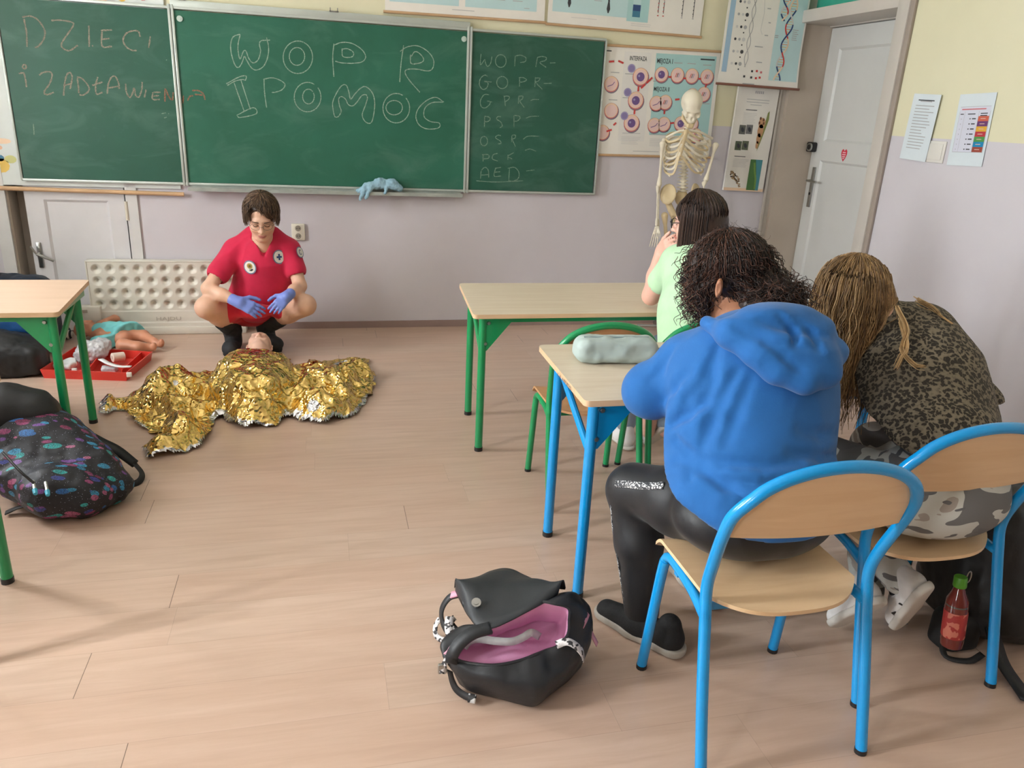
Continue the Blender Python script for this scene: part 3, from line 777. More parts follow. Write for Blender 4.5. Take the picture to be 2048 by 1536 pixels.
chalk('chalk_word', [arc(143, 390, 11, 12), [(110, 430), (140, 425)], [(140, 425), (150, 470), (155, 510)], [(230, 440), (250, 425), (290, 420), (305, 440), (290, 490), (262, 530), (262, 550), (285, 552), (315, 540)],
    [(372, 560), (378, 490), (390, 440), (410, 425), (422, 450), (415, 500), (410, 520)], [(375, 500), (415, 490)], [(452, 455), (458, 500), (462, 545)], [(450, 450), (480, 460), (515, 500), (520, 530), (490, 555), (465, 555)],
    [(572, 450), (560, 500), (565, 550), (600, 540)], [(540, 500), (600, 480)], [(628, 550), (632, 500), (650, 455), (675, 448), (695, 490), (697, 520)], [(635, 515), (690, 505)],
    [(735, 490), (740, 540), (760, 570), (778, 540), (785, 515), (795, 560), (815, 565), (830, 520), (832, 480)], [(855, 525), (845, 570)], [(895, 540), (893, 580), (935, 582)], [(900, 540), (940, 540)], [(897, 562), (930, 560)]], C_dust, pan['left_wing'], *Z1)
chalk('chalk_letter', [[(965, 595), (967, 520), (985, 560), (1008, 585), (1014, 540)]], C_org, pan['left_wing'], *Z1)
chalk('chalk_mark', [[(945, 665), (970, 660)], [(960, 690), (975, 685)], [(984, 664), (988, 666)], [(195, 725), (200, 790)], [(972, 350), (976, 352)]], C_faint, pan['left_wing'], *Z1, w=0.006)
chalk('chalk_letter', [[(1074, 560), (1070, 605)], [(1098, 590), (1110, 565), (1130, 560)], [(1125, 530), (1160, 530), (1190, 550), (1200, 585)], [(1140, 552), (1185, 557)]], C_org, pan['center_panel'], *Z1)
Wk = [[(1405, 200), (1365, 215), (1350, 260), (1355, 320), (1375, 380), (1395, 395), (1415, 370), (1430, 330), (1442, 350), (1470, 395), (1500, 410), (1540, 390), (1565, 340), (1572, 280), (1560, 220)],
      [(1405, 203), (1393, 260), (1395, 310), (1405, 345), (1425, 300), (1440, 300), (1455, 340), (1480, 368), (1510, 350), (1525, 300), (1518, 260), (1530, 238), (1580, 235)],
      arc(1743, 335, 86, 95, -65, 292, 26), arc(1738, 330, 45, 52, -40, 320, 20)]
P2 = [[(52, 255), (45, 340), (52, 450)], [(50, 265), (100, 248), (160, 255), (215, 290), (238, 330), (220, 360), (170, 370), (100, 368), (60, 358)], [(100, 285), (105, 330), (150, 335), (168, 320), (160, 300), (130, 285), (100, 288)],
      [(460, 265), (445, 370), (437, 480)], [(440, 300), (480, 275), (540, 268), (600, 300), (635, 350), (630, 400), (600, 415), (540, 405), (490, 405), (468, 420), (490, 465), (555, 540)], [(500, 320), (503, 370), (540, 372), (572, 360), (575, 340), (550, 310), (525, 303), (505, 330)]]
sh = (650 - 0) * 2.926
chalk('chalk_word', Wk + [[(x + sh, y) for x, y in s] for s in P2], C_white, pan['center_panel'], *Z1, w=0.0058)
L2 = [[(1325, 490), (1400, 450), (1440, 445), (1435, 470), (1420, 465), (1375, 475), (1330, 500)], [(1370, 485), (1430, 655)], [(1410, 470), (1465, 640)], [(1385, 675), (1480, 630), (1500, 665), (1410, 687), (1388, 680)],
      [(1545, 460), (1548, 540), (1560, 630)], [(1540, 465), (1590, 455), (1640, 470), (1668, 495), (1650, 525), (1610, 540), (1590, 540)], arc(1800, 568, 78, 86, -40, 300, 24), arc(1805, 565, 34, 43, -30, 320, 18)]
L2b = [[(50, 660), (45, 600), (70, 540), (100, 500), (125, 500), (140, 540), (150, 580), (175, 550), (210, 515), (240, 508), (275, 540), (290, 590), (288, 650), (275, 710), (255, 722), (230, 705), (218, 670), (235, 620), (248, 575), (240, 555), (215, 560), (185, 600), (160, 620), (135, 610), (120, 580), (95, 565), (80, 580), (85, 620), (95, 650), (80, 680), (60, 685), (50, 660)],
       arc(417, 633, 78, 86, -45, 300, 24), arc(405, 630, 48, 42, -60, 300, 18), [(695, 597), (650, 570), (600, 585), (550, 630), (532, 680), (550, 730), (600, 755), (665, 748), (668, 720), (620, 712), (585, 690), (578, 660), (590, 625), (630, 600), (690, 598)]]
chalk('chalk_word', L2 + [[(x + sh, y) for x, y in s] for s in L2b], C_white, pan['center_panel'], *Z1, w=0.0058)
RW = [[[(318, 550), (310, 660), (335, 640), (355, 610), (365, 650), (385, 680), (415, 650), (430, 580)], arc(520, 625, 55, 65), [(668, 570), (662, 680)], [(665, 575), (720, 565), (775, 590), (770, 630), (720, 640)], [(895, 590), (878, 685)], [(890, 590), (940, 578), (985, 590), (975, 620), (920, 640), (985, 690)], [(1025, 645), (1080, 643)]],
      [[(385, 780), (350, 770), (310, 810), (302, 870), (335, 915), (375, 900), (390, 850), (350, 832), (425, 840)], arc(535, 845, 56, 62), [(712, 790), (712, 885)], [(705, 795), (750, 795), (785, 820), (740, 840), (715, 840)], [(875, 790), (868, 890)], [(870, 800), (920, 800), (905, 830), (880, 845), (945, 915)], [(960, 855), (1040, 852)]],
      [[(400, 970), (350, 970), (312, 1030), (320, 1090), (360, 1105), (405, 1070), (410, 1040), (380, 1035), (430, 1045)], [(555, 985), (568, 1085)], [(550, 985), (600, 985), (605, 1010), (570, 1040)], [(705, 985), (700, 1060)], [(700, 985), (745, 985), (740, 1015), (715, 1035), (760, 1100)], [(825, 1030), (860, 1018), (910, 1020)]],
      [[(355, 1190), (352, 1300)], [(355, 1190), (400, 1200), (410, 1225), (385, 1245), (360, 1245)], [(520, 1195), (490, 1195), (478, 1220), (520, 1250), (535, 1290), (510, 1310)], [(655, 1180), (655, 1300)], [(655, 1180), (710, 1190), (715, 1215), (685, 1240), (655, 1240)], [(778, 1210), (830, 1192), (910, 1190)]],
      [arc(348, 1445, 36, 48), [(520, 1390), (490, 1385), (465, 1410), (515, 1445), (520, 1470), (490, 1472)], [(635, 1385), (630, 1455)], [(635, 1385), (670, 1385), (665, 1415), (640, 1430), (670, 1500)], [(750, 1425), (800, 1395), (910, 1395)]]]
for s in RW: chalk('chalk_word', s, C_faint, pan['right_wing'], *Z3, w=0.0055)
chalk('chalk_word', [[(925, 905), (925, 945)], [(920, 905), (955, 905), (958, 925), (930, 930)], [(1010, 898), (985, 905), (980, 930), (1010, 942)], [(1070, 905), (1070, 935)], [(1105, 893), (1070, 915), (1095, 930)], [(1170, 880), (1200, 872), (1235, 885)]], C_faint, pan['right_wing'], *Z2, w=0.0055)
chalk('chalk_word', [[(910, 1045), (915, 1000), (935, 980), (955, 995), (958, 1040)], [(915, 1025), (955, 1022)], [(998, 985), (990, 1030), (1030, 1030)], [(995, 985), (1030, 980)], [(993, 1008), (1025, 1005)], [(1080, 980), (1075, 1060)], [(1070, 985), (1110, 980), (1135, 1010), (1130, 1045), (1100, 1060), (1078, 1058)], [(1178, 1000), (1225, 995)], [(885, 1058), (1000, 1065), (1160, 1058)]], C_faint, pan['right_wing'], *Z2, w=0.0055)

# cloth on the chalk tray
cl = [PY(u, v, y) for u, v, y in ((716, 382, 5.64), (735, 374, 5.65), (760, 367, 5.66), (785, 368, 5.66), (800, 377, 5.66))]
q = chain(cl, [0.014, 0.026, 0.03, 0.03, 0.022], 0.03) + [cone(PY(728, 380, 5.63), PY(720, 399, 5.615), 0.016, 0.01, 0.02), cone(PY(742, 377, 5.635), PY(732, 396, 5.615), 0.014, 0.009, 0.015), cone(PY(775, 372, 5.65), PY(770, 386, 5.625), 0.012, 0.008, 0.015)]
V, F = sdf_mesh(q, 0.005, 0, lambda V: 0.006 * fbm(V, 45, 3))
tag(mesh_np('cleaning_cloth', V, F, mat('pale_blue_cloth', (150, 186, 204), 0.9, var=0.12, vscale=25, bump=0.3, bscale=300)), 'pale blue cloth lying crumpled on the chalk tray', 'cloth')

# ------------------------------------------------------------------ wall maps and charts
def rod(name, a, b, r, parent, mt=M_rodwood):
    m = MB(); m.tube([a, b], r, 12); return m.build(name, mt, parent)
mp = empty('wall_map', 'pale wall map on a wooden rod hanging behind the board at the left', 'map', (-1.8, YW - 0.012, 0.985))
c = Canvas((-2.62, YW - 0.014, 0.99), (1, 0, 0), (0, 0, 1)); c.sheet(1.70, 1.30, ink('map_sheet', (216, 222, 220)), 0.003)
for x, y, w, h, col in ((0.64, 0.12, 0.10, 0.09, K_yel), (0.70, 0.16, 0.07, 0.05, ink('map_olive', (196, 196, 130))), (0.645, 0.165, 0.04, 0.04, K_teal), (0.67, 0.27, 0.10, 0.035, K_peach), (0.64, 0.23, 0.05, 0.03, ink('map_salmon', (224, 180, 150))), (0.62, 0.55, 0.06, 0.09, ink('map_pale', (202, 214, 222))), (0.85, 1.16, 0.05, 0.08, K_rose), (0.93, 1.18, 0.04, 0.06, K_yel), (1.34, 1.15, 0.08, 0.09, K_peach), (1.46, 1.16, 0.06, 0.07, K_yel), (1.58, 1.17, 0.06, 0.06, K_rose)):
    c.disc(x, y, w / 2, col, 2, h / 2, 11)
c.bars(1.05, 0.045, 0.5, 2, K_lgrey, 0.016, 0.004); c.bars(1.35, 0.035, 0.25, 1, K_grey, 0.016, 0.004); c.bars(0.38, 0.06, 0.2, 3, K_lgrey)
c.build('map_sheet', mp); rod('bottom_rod', (-2.64, YW - 0.03, 0.978), (-0.90, YW - 0.03, 0.957), 0.014, mp)

def chart(label, x0, z0, w, h, draw, y=YW - 0.012, curve=None, rods=(True, False), rodm=M_rodwood, nx=1, ny=1, th=0.004, tilt=0.0, name='wall_chart', cat='chart', group=None, paper=K_paper):
    root = empty(name, label, cat, (x0 + w / 2, y, z0), group)
    ex = (math.cos(tilt), 0, math.sin(tilt)); ey = (-math.sin(tilt), 0, math.cos(tilt))
    c = Canvas((x0, y, z0), ex, ey, curve); c.sheet(w, h, paper, th, nx, ny); draw(c, w, h); c.build('printed_sheet', root)
    for on, zz in zip(rods, (-0.004, h + 0.004)):
        if on:
            a = c.P(-0.012, zz) + c.n * 0.004; b = c.P(w + 0.012, zz) + c.n * 0.004; rod('hanging_rod', a, b, 0.009, root, rodm)
    return root
def figure(c, x, y, s):
    c.disc(x, y + 0.040 * s, 0.006 * s, K_dark, 3, n=10); c.poly([(x - 0.005 * s, y + 0.035 * s), (x + 0.005 * s, y + 0.035 * s), (x + 0.010 * s, y), (x + 0.003 * s, y - 0.02 * s), (x - 0.003 * s, y - 0.02 * s), (x - 0.010 * s, y)], K_dark, 3)
def draw_a(c, w, h):
    c.rect(0.03, 0.06, w * 0.45, h - 0.03, K_pale); c.rect(w * 0.49, 0.06, w - 0.06, h - 0.03, K_pale)
    c.bars(0.06, 0.12, 0.3, 2, K_grey); c.disc(w * 0.64, 0.17, 0.012, K_green, 2); c.disc(w * 0.80, 0.17, 0.012, K_yel, 2)
    c.rect(w * 0.52, 0.15, w * 0.6, 0.2, ink('cream', (230, 226, 190)), 2)
    for i, x in enumerate((0.55, 0.68, 0.79)): c.bars(w * x, 0.13, 0.07, 2, K_grey, 0.014, 0.004, 2, i)
    c.bars(0.45, 0.035, 0.16, 1, K_grey); c.bars(w - 0.15, 0.075, 0.04, 1, K_grey, l=3)
chart('upper wall chart over the board with two pale blue fields of small text', PY(770, 22, YW)[0], 2.180, 1.10, 0.62, draw_a, tilt=0.008)
def draw_b(c, w, h):
    c.rect(0.03, 0.08, w * 0.50, h - 0.03, K_pale); c.rect(w * 0.5, 0.06, w * 0.64, h - 0.03, K_aqua)
    figure(c, 0.15, 0.14, 1.3); figure(c, 0.44, 0.125, 1.3); c.rect(0.37, 0.20, 0.47, 0.30, ink('sky', (160, 200, 214)), 2); c.bars(0.2, 0.19, 0.05, 1, K_grey); c.bars(0.33, 0.17, 0.06, 1, K_grey)
    for i in range(6): c.rect(w * 0.535, 0.09 + i * 0.04, w * 0.585, 0.13 + i * 0.04, (K_teal, K_navy, K_pale)[i % 3], 3)
    for x, hh, k in ((0.70, 0.13, K_red), (0.735, 0.09, K_red), (0.86, 0.14, K_dark), (0.935, 0.15, K_dark)):
        c.rect(w * x, 0.12 if k is not K_red else 0.13, w * x + 0.005, 0.12 + hh, K_dark, 2); c.rect(w * x - 0.004, 0.11, w * x + 0.009, 0.116, K_red if k is K_red else K_grey, 2)
        for j in range(4): c.rect(w * x - 0.004, 0.14 + j * 0.025, w * x + 0.004, 0.146 + j * 0.025, k, 3)
    c.bars(0.17, 0.05, 0.2, 1, K_lgrey); c.bars(0.62, 0.045, 0.16, 2, K_lgrey, 0.012); c.bars(w * 0.7, 0.285, 0.06, 1, K_lgrey); c.bars(w * 0.86, 0.285, 0.06, 1, K_lgrey)
chart('upper wall chart right of the other one, with two black figure outlines', PY(1094, 40, YW)[0], 2.182, 1.165, 0.62, draw_b, tilt=-0.008)
def cell(c, x, y, r, kind=0, l=2):
    c.disc(x + 0.004, y - 0.006, r * 1.04, K_sh, l); c.disc(x, y, r, K_rose, l + 1); c.disc(x, y + r * 0.05, r * 0.92, K_peach, l + 2); c.disc(x, y, r * 0.78, K_pink, l + 3)
    if kind == 1: c.disc(x, y, r * 0.5, K_vio, l + 4); c.disc(x - r * 0.2, y + r * 0.1, r * 0.13, K_lil, l + 5)
    elif kind == 2:
        for k in (-1, 0, 1): c.line([(x + k * r * 0.22 - 0.004, y - r * 0.25), (x + k * r * 0.22 + 0.006, y + r * 0.3)], 0.005, (K_red, K_dark, K_lil)[k + 1], l + 4)
    elif kind == 3:
        c.line([(x - r * 0.5, y - r * 0.3), (x + r * 0.2, y - r * 0.05), (x + r * 0.45, y + r * 0.3)], 0.005, K_vio, l + 4)
def draw_m(c, w, h):
    c.rect(w * 0.44, 0.15, w - 0.03, h - 0.03, K_aqua); c.rect(w * 0.17, 0.10, w * 0.40, h - 0.03, ink('panel_white', (226, 224, 220)))
    X = lambda u, v: (u / 900 * w, h - v / 820 * h)     # layout read in a 900 x 820 frame
    c.text(*X(195, 95), 0.042, 'INTERFAZA', K_dark, 3, 0.012, w=0.135); c.text(*X(405, 105), 0.046, 'MEJOZA I', K_dark, 3, 0.012, w=0.125); c.text(*X(400, 315), 0.042, 'MEJOZA II', K_dark, 3, 0.012, w=0.125)
    c.bars(*X(745, 65), 0.12, 1, K_dark, h=0.010); c.bars(*X(8, 40), 0.05, 1, K_dark, h=0.008)
    for u, v in ((540, 100), (645, 100), (770, 105), (545, 245), (400, 470), (480, 625), (790, 400), (60, 195), (60, 400), (170, 200), (165, 380), (390, 245)): c.bars(*X(u, v), 0.07, 1, K_grey, h=0.006)
    for u, v in ((290, 215), (268, 395), (250, 570)): cell(c, *X(u, v), 0.062, 1)
    for u, v in ((215, 155), (200, 335), (190, 515)): c.disc(*X(u, v), 0.030, K_lil, 5); c.disc(*X(u, v), 0.022, ink('lilac_dark', (136, 124, 172)), 6)
    for u, v, k in ((450, 190, 1), (575, 190, 2), (690, 190, 2), (810, 190, 2), (800, 325, 2), (430, 410, 3), (500, 400, 2), (430, 580, 3), (505, 570, 3), (640, 560, 1), (730, 560, 2), (770, 650, 2), (710, 340, 0)): cell(c, *X(u, v), 0.054, k)
    for u, v in ((70, 280), (85, 480), (30, 650)): cell(c, *X(u, v), 0.055, 3 if v < 300 else 0)
    for (u0, v0), (u1, v1) in (((505, 205), (530, 205)), ((622, 210), (645, 210)), ((742, 208), (765, 208)), ((815, 245), (805, 270)), ((575, 375), (610, 370)), ((625, 365), (660, 358)), ((500, 460), (500, 490)), ((555, 560), (585, 555)), ((300, 300), (330, 270)), ((340, 260), (380, 215)), ((280, 285), (280, 325)), ((265, 465), (265, 500)), ((40, 115), (80, 110)), ((110, 105), (150, 120)), ((110, 590), (130, 570)), ((60, 640), (100, 625))):
        a, b = X(u0, v0), X(u1, v1); c.line([a, b], 0.013, K_red, 8)
    for u, v, n in ((180, 680, 5), (405, 690, 5)): c.bars(*X(u, v), 0.16, n, K_lgrey)
    c.bars(*X(280, 790), 0.22, 1, K_grey); c.bars(*X(185, 650), 0.15, 1, K_grey); c.bars(*X(405, 655), 0.15, 1, K_grey)
chart('cell division wall chart with pink cells hanging behind the skeleton', 2.02, 1.318, 0.915, 0.748, draw_m, rods=(True, True), tilt=0.012)
def draw_d(c, w, h):
    c.rect(w * 0.625, 0.046, w * 0.9792, h * 0.979, K_pale, 3, 17, 46)
    X = lambda u, v: (u / 640 * w, 0.79 * (1 - v / 640))      # layout in a 640 x 640 frame, lower 0.79 m
    c.disc(*X(170, 40), 0.045, K_rose, 2, 0.075); c.disc(*X(172, 38), 0.036, K_peach, 3, 0.062); c.disc(*X(174, 42), 0.020, K_vio, 4, 0.042)
    c.rect(*X(18, 575), *X(58, 175), ink('sky_blue', (158, 188, 212)), 2)
    for i in range(6):
        y = 190 + i * 67
        for k, u in enumerate((92, 125, 158)): c.disc(*X(u, y), 0.010 if k < 2 else 0.014, (K_dark, K_grey, K_lgrey)[(i + k) % 3], 3, n=7)
        c.disc(*X(150, y + 30), 0.006, K_dark, 3, n=6)
    for k in range(2):
        t = np.linspace(0, 1, 46); ph = t * 16 + k * math.pi
        c.line([X(215 + 14 * math.sin(p) - 6 + tt * -10, 110 + tt * 430) for tt, p in zip(t, ph)], 0.005, K_grey, 3)
    c.line([X(275, 150), X(290, 240), X(282, 330), X(300, 355)], 0.004, K_lgrey, 3)
    for u, v in ((265, 30), (290, 60), (330, 90), (320, 130), (235, 130), (350, 105)):
        for k in range(6): c.line([X(u + random.uniform(-18, 18), v + random.uniform(-22, 22)), X(u + random.uniform(-18, 18), v + random.uniform(-22, 22))], 0.004, K_grey, 3)
    for u, v, ww in ((375, 60, 0.05), (375, 80, 0.04), (255, 425, 0.07), (310, 215, 0.03), (335, 290, 0.02), (320, 360, 0.03), (285, 510, 0.05), (200, 635, 0.10)): c.bars(*X(u, v), ww, 1, K_grey, h=0.007)
    for u, v in ((262, 560), (300, 557), (335, 562), (205, 592), (262, 595), (300, 597), (330, 592)): c.rect(*X(u - 8, v + 6), *X(u + 8, v - 6), (K_red, K_dark, K_rose)[int(u) % 3], 3)
    for x0, ph0, fr, ln, dx in ((462, 0.0, 13.0, 300, -14), (545, 1.2, 19.0, 630, -78)):
        wv = lambda tt, k: X(x0 + dx * tt + 27 * math.sin(tt * fr + ph0 + k * math.pi), -30 + tt * ln)
        for tt in np.linspace(0.01, 0.99, int(ln / 14)): c.line([wv(tt, 0), wv(tt, 1)], 0.004, (K_yel, K_orange, K_grey)[int(tt * 90) % 3], 5)
        for k in range(2):
            t = np.linspace(0, 1, 81)
            for s0 in range(0, 80, 10): c.line([wv(tt, k) for tt in t[s0:s0 + 11]], 0.011, (K_navy, K_red, K_peach, K_navy, K_red, K_peach, K_lgrey, K_navy)[(s0 // 10 + k * 3) % 8], 7 + k)
    for i in range(6): c.bars(*X(540, 315 + i * 11), 0.05, 1, K_grey, h=0.005, seed=i, l=6)
    c.bars(*X(402, 355), 0.03, 2, K_grey, h=0.006, l=6)
chart('DNA double helix wall chart with a curled corner hanging by the door', 2.885, 1.862, 0.652, 0.92, draw_d, y=YW - 0.085, curve=lambda x, y: 0.012 + 0.03 * max(0, (0.30 - y) / 0.30) ** 2 * max(0, x / 0.66) ** 2, nx=24, ny=48, tilt=-0.014, rodm=mat('brown_rod', (128, 84, 70), 0.5), th=0.002)
def draw_o(c, w, h):
    X = lambda u, v: (u / 380 * w, h * (1 - v / 800))
    [c.rect(*X(158 + k * 17, 42), *X(168 + k * 17, 22), K_grey, 3) for k in range(5)]
    for i in range(3): c.bars(*X(90 + 40 * (i == 2), 90 + i * 20), 0.20 - 0.1 * (i == 2), 1, K_grey, h=0.004)
    c.bars(*X(95, 170), 0.10, 1, K_dark, h=0.005); c.bars(*X(80, 195), 0.12, 8, K_lgrey, 0.011)
    for i, (u, v) in enumerate(((60, 285), (125, 280), (45, 410), (110, 405))):
        c.rect(*X(u, v + 70), *X(u + 60, v), (ink('photo_grey', (96, 98, 92)), ink('photo_grey2', (112, 112, 112)), ink('photo_moss', (86, 98, 78)), ink('photo_moss2', (96, 104, 84)))[i], 3); c.disc(*X(u + 32, v + 36), 0.013, K_dark, 4, 0.02, 8, 0.5)
    c.poly([X(305, 180), X(320, 165), X(325, 230), X(300, 330), X(270, 440), X(255, 480), X(262, 420), X(288, 300)], ink('leaf', (130, 140, 78)), 3)
    for u, v, a, b in ((265, 260, 0.030, 0.04), (262, 320, 0.026, 0.05), (255, 380, 0.018, 0.04), (250, 430, 0.012, 0.03)): c.disc(*X(u, v), a, ink('insect_tan', (196, 150, 110)), 4, b, 10)
    for u, v in ((240, 260), (280, 262), (245, 225), (275, 235)): c.disc(*X(u, v), 0.008, ink('insect_brown', (104, 66, 44)), 5, 0.012, 7)
    c.bars(*X(55, 530), 0.10, 1, K_dark, h=0.005); c.bars(*X(50, 552), 0.14, 6, K_lgrey, 0.011)
    c.rect(*X(215, 790), *X(330, 545), ink('leaf_green', (74, 118, 62)), 3); c.poly([X(265, 545), X(330, 545), X(330, 790), X(300, 790), X(290, 660)], ink('water_teal', (70, 140, 150)), 4); c.line([X(255, 570), X(270, 640), X(290, 700), X(295, 780)], 0.016, ink('stem_green', (112, 150, 70)), 5)
    r = random.Random(5)
    for i in range(46):
        t = r.random(); u = 45 + 100 * t; v = 665 + 40 * t + 40 * t * t + r.uniform(-26, 26); c.disc(*X(u, v), r.uniform(0.005, 0.011), (ink('fur_dark', (74, 58, 42)), ink('fur_mid', (132, 104, 74)), ink('fur_pale', (176, 150, 116)))[i % 3], 3 + i % 3, r.uniform(0.004, 0.009), 7)
    c.rect(0, 0, w, 0.022, K_peach, 2)
chart('narrow insect wall calendar with photographs hanging below the DNA chart', 3.085, 1.085, 0.345, 0.765, draw_o, y=YW - 0.035, rods=(False, False), tilt=-0.02, th=0.022, name='wall_calendar', cat='calendar')

# papers and switch on the right wall
def paper(label, u0, v0, u1, v1, w, h, draw, off=0.006, tilt=0.0):
    a = PX(u0, v0, X_RIGHT - off); b = PX(u1, v1, X_RIGHT - off)
    ey = vn(b - a) * np.array([0, 1, 1]); ey = vn(ey)
    ex = np.cross(ey, np.array([-1.0, 0, 0])); ex = vn(ex)
    root = empty('paper_sheet', label, 'paper', tuple(a))
    c = Canvas(a, ex, ey); hh = np.linalg.norm(b - a); c.sheet(w, hh, ink('office_paper', (216, 226, 232)), 0.001); draw(c, w, hh); c.build('printed_sheet', root); return root
def draw_p1(c, w, h):
    c.bars(w * 0.22, h * 0.90, w * 0.62, 1, K_dark, h=0.006); c.bars(w * 0.3, h * 0.885, w * 0.45, 1, K_grey, h=0.005)
    for i in range(15): c.bars(w * 0.16, h * (0.82 - i * 0.046), w * 0.72 * (0.75 if i in (8, 9) else 1), 1, K_grey, h=0.0045, seed=i)
paper('white notice sheet full of typed lines taped to the right wall beside the door', 1799, 316, 1829, 187, 0.225, 0.3, draw_p1, 0.016)
def draw_p2(c, w, h):
    c.rect(w * 0.09, h * 0.19, w * 0.93, h * 0.82, ink('table_white', (214, 216, 230)), 1)
    for a in (0.19, 0.82): c.rect(w * 0.09, h * a, w * 0.93, h * a + 0.002, K_grey, 2)
    for a in (0.09, 0.93, 0.24, 0.63): c.rect(w * a, h * 0.19, w * a + 0.0015, h * 0.76, K_grey, 2)
    c.bars(w * 0.14, h * 0.78, w * 0.7, 1, K_rose, h=0.006); c.bars(w * 0.12, h * 0.715, w * 0.1, 1, K_dark, h=0.005); c.bars(w * 0.33, h * 0.715, w * 0.22, 1, K_dark, h=0.005); c.bars(w * 0.68, h * 0.72, w * 0.2, 2, K_dark, 0.011, 0.005)
    for i, col in enumerate(((202, 98, 78), (108, 60, 112), (222, 172, 60), (184, 56, 66), (78, 150, 74), (24, 132, 182), (156, 70, 54))):
        y1 = h * (0.69 - i * 0.0705); c.rect(w * 0.64, y1 - h * 0.0705, w * 0.925, y1, ink('row%d' % i, col), 3); c.bars(w * 0.71, y1 - h * 0.04, w * 0.14, 1, ink('row_txt', (214, 180, 170)), h=0.004, l=4)
        c.bars(w * 0.40, y1 - h * 0.042, w * 0.035, 1, K_dark, h=0.006); c.bars(w * 0.47, y1 - h * 0.042, w * 0.11, 1, K_dark, h=0.006); c.bars(w * 0.16, y1 - h * 0.042, w * 0.02, 1, K_grey, h=0.005)
paper('white sheet with a colour-coded table taped to the right wall', 1893, 330, 1921, 189, 0.255, 0.3, draw_p2, 0.006)
sw = PX(1878, 304, X_RIGHT)
m = MB(); m.box((X_RIGHT - 0.009, sw[1] - 0.052, sw[2] - 0.062), (X_RIGHT, sw[1] + 0.10, sw[2] + 0.06), bev=0.004); swo = m.build('light_switch', M_white); tag(swo, 'white wall light switch half covered by the typed notice', 'switch')
m = MB(); m.box((X_RIGHT - 0.013, sw[1] - 0.035, sw[2] - 0.045), (X_RIGHT - 0.008, sw[1] + 0.08, sw[2] + 0.045), bev=0.003); ORG[swo.name] = np.zeros(3); m.build('rocker', M_white, swo)
# wall socket
sk = empty('wall_socket', 'cream double power socket on the front wall right of the crouching person', 'socket', (-0.167, YW, 0.71))
m = MB(); m.box((-0.212, YW - 0.02, 0.652), (-0.120, YW, 0.770), bev=0.008); m.build('face_plate', mat('cream_socket_plastic', (226, 220, 204), 0.4), sk)
for z in (0.738, 0.684):
    m = MB(); m.disc((-0.166, YW - 0.0205, z), 0.026, (0, -1, 0), 0.004, 20, 0); m.disc((-0.166, YW - 0.0245, z), 0.020, (0, -1, 0), 0.0006, 20, 1)
    for dx in (-0.008, 0.008): m.disc((-0.166 + dx, YW - 0.025, z), 0.0035, (0, -1, 0), 0.0005, 8, 2)
    m.tube([(-0.166, YW - 0.024, z + 0.013), (-0.166, YW - 0.036, z + 0.013)], 0.003, 8, 3); m.build('outlet', [mat('cream_socket_plastic', (226, 220, 204)), mat('socket_recess', (150, 142, 128), 0.5), M_black, M_chrome], sk)
# convector heater with dimpled front
rx0, rx1, rz0, rz1, ry = -1.548, -0.60, 0.03, 0.51, YW - 0.085
rad = empty('convector_heater', 'cream wall heater with rows of round dimples behind the crouching person', 'heater', ((rx0 + rx1) / 2, ry, rz0))
nx, nz = 230, 120; gx, gz = np.meshgrid(np.linspace(rx0, rx1, nx), np.linspace(rz0, rz1, nz), indexing='ij')
dep = np.zeros_like(gx)
for r_ in range(4):
    for c_ in range(11):
        cx_ = rx0 + 0.060 + c_ * 0.0862; cz_ = rz1 - 0.052 - r_ * 0.0815
        if cx_ > rx1 - 0.02: continue
        d_ = np.hypot(gx - cx_, gz - cz_); d2 = np.hypot(gx - cx_ + 0.006, gz - cz_ - 0.003)
        dep = np.maximum(dep, 0.016 * np.clip(1 - (d_ / 0.033) ** 2, 0, 1)); dep = np.maximum(dep, 0.034 * np.clip((1 - (d2 / 0.017) ** 4), 0, 1))
lo_ = (gz < rz0 + 0.135); dep = np.where(lo_, -0.004, dep); dep = np.where(gz < rz0 + 0.055, -0.012, dep)
Vg = np.stack([gx, ry + dep, gz], -1).reshape(-1, 3); ii, jj = np.meshgrid(np.arange(nx - 1), np.arange(nz - 1), indexing='ij'); b_ = ii * nz + jj
Fg = np.stack([b_, b_ + nz, b_ + nz + 1, b_ + 1], -1).reshape(-1, 4)
M_rad = mat('cream_heater_enamel', (222, 218, 206), 0.35, var=0.03)
mesh_np('front_panel', Vg, Fg, M_rad, rad)
m = MB(); m.box((rx0 - 0.004, ry - 0.004, rz0 - 0.005), (rx0 + 0.004, YW - 0.02, rz1 + 0.004)); m.box((rx1 - 0.004, ry - 0.004, rz0), (rx1 + 0.004, YW - 0.02, rz1 + 0.004)); m.box((rx0, ry - 0.004, rz1 - 0.004), (rx1, YW - 0.02, rz1 + 0.006), bev=0.003); m.box((rx0, ry + 0.04, rz0), (rx1, YW - 0.012, rz1 - 0.01)); m.build('casing', M_rad, rad)
m = MB(); m.box((rx0, ry - 0.025, 0.001), (-0.552, YW - 0.013, 0.055), bev=0.006); m.build('plinth', M_rad, rad)
m = MB(); m.box((rx0 - 0.075, ry - 0.03, 0.06), (rx0 + 0.06, ry + 0.05, 0.205), bev=0.01); m.box((rx0 - 0.055, ry - 0.034, 0.165), (rx0 - 0.02, ry - 0.029, 0.185), 1); m.build('control_box', [M_rad, mat('beige_knob', (170, 160, 146), 0.5)], rad)
c = Canvas((-1.148, ry - 0.0065, 0.098), (1, 0, 0), (0, 0, 1)); c.text(0, 0, 0.036, 'HAJDU', mat('embossed_letters', (186, 180, 166), 0.4), 1, 0.01, w=0.165); c.build('embossed_lettering', rad)
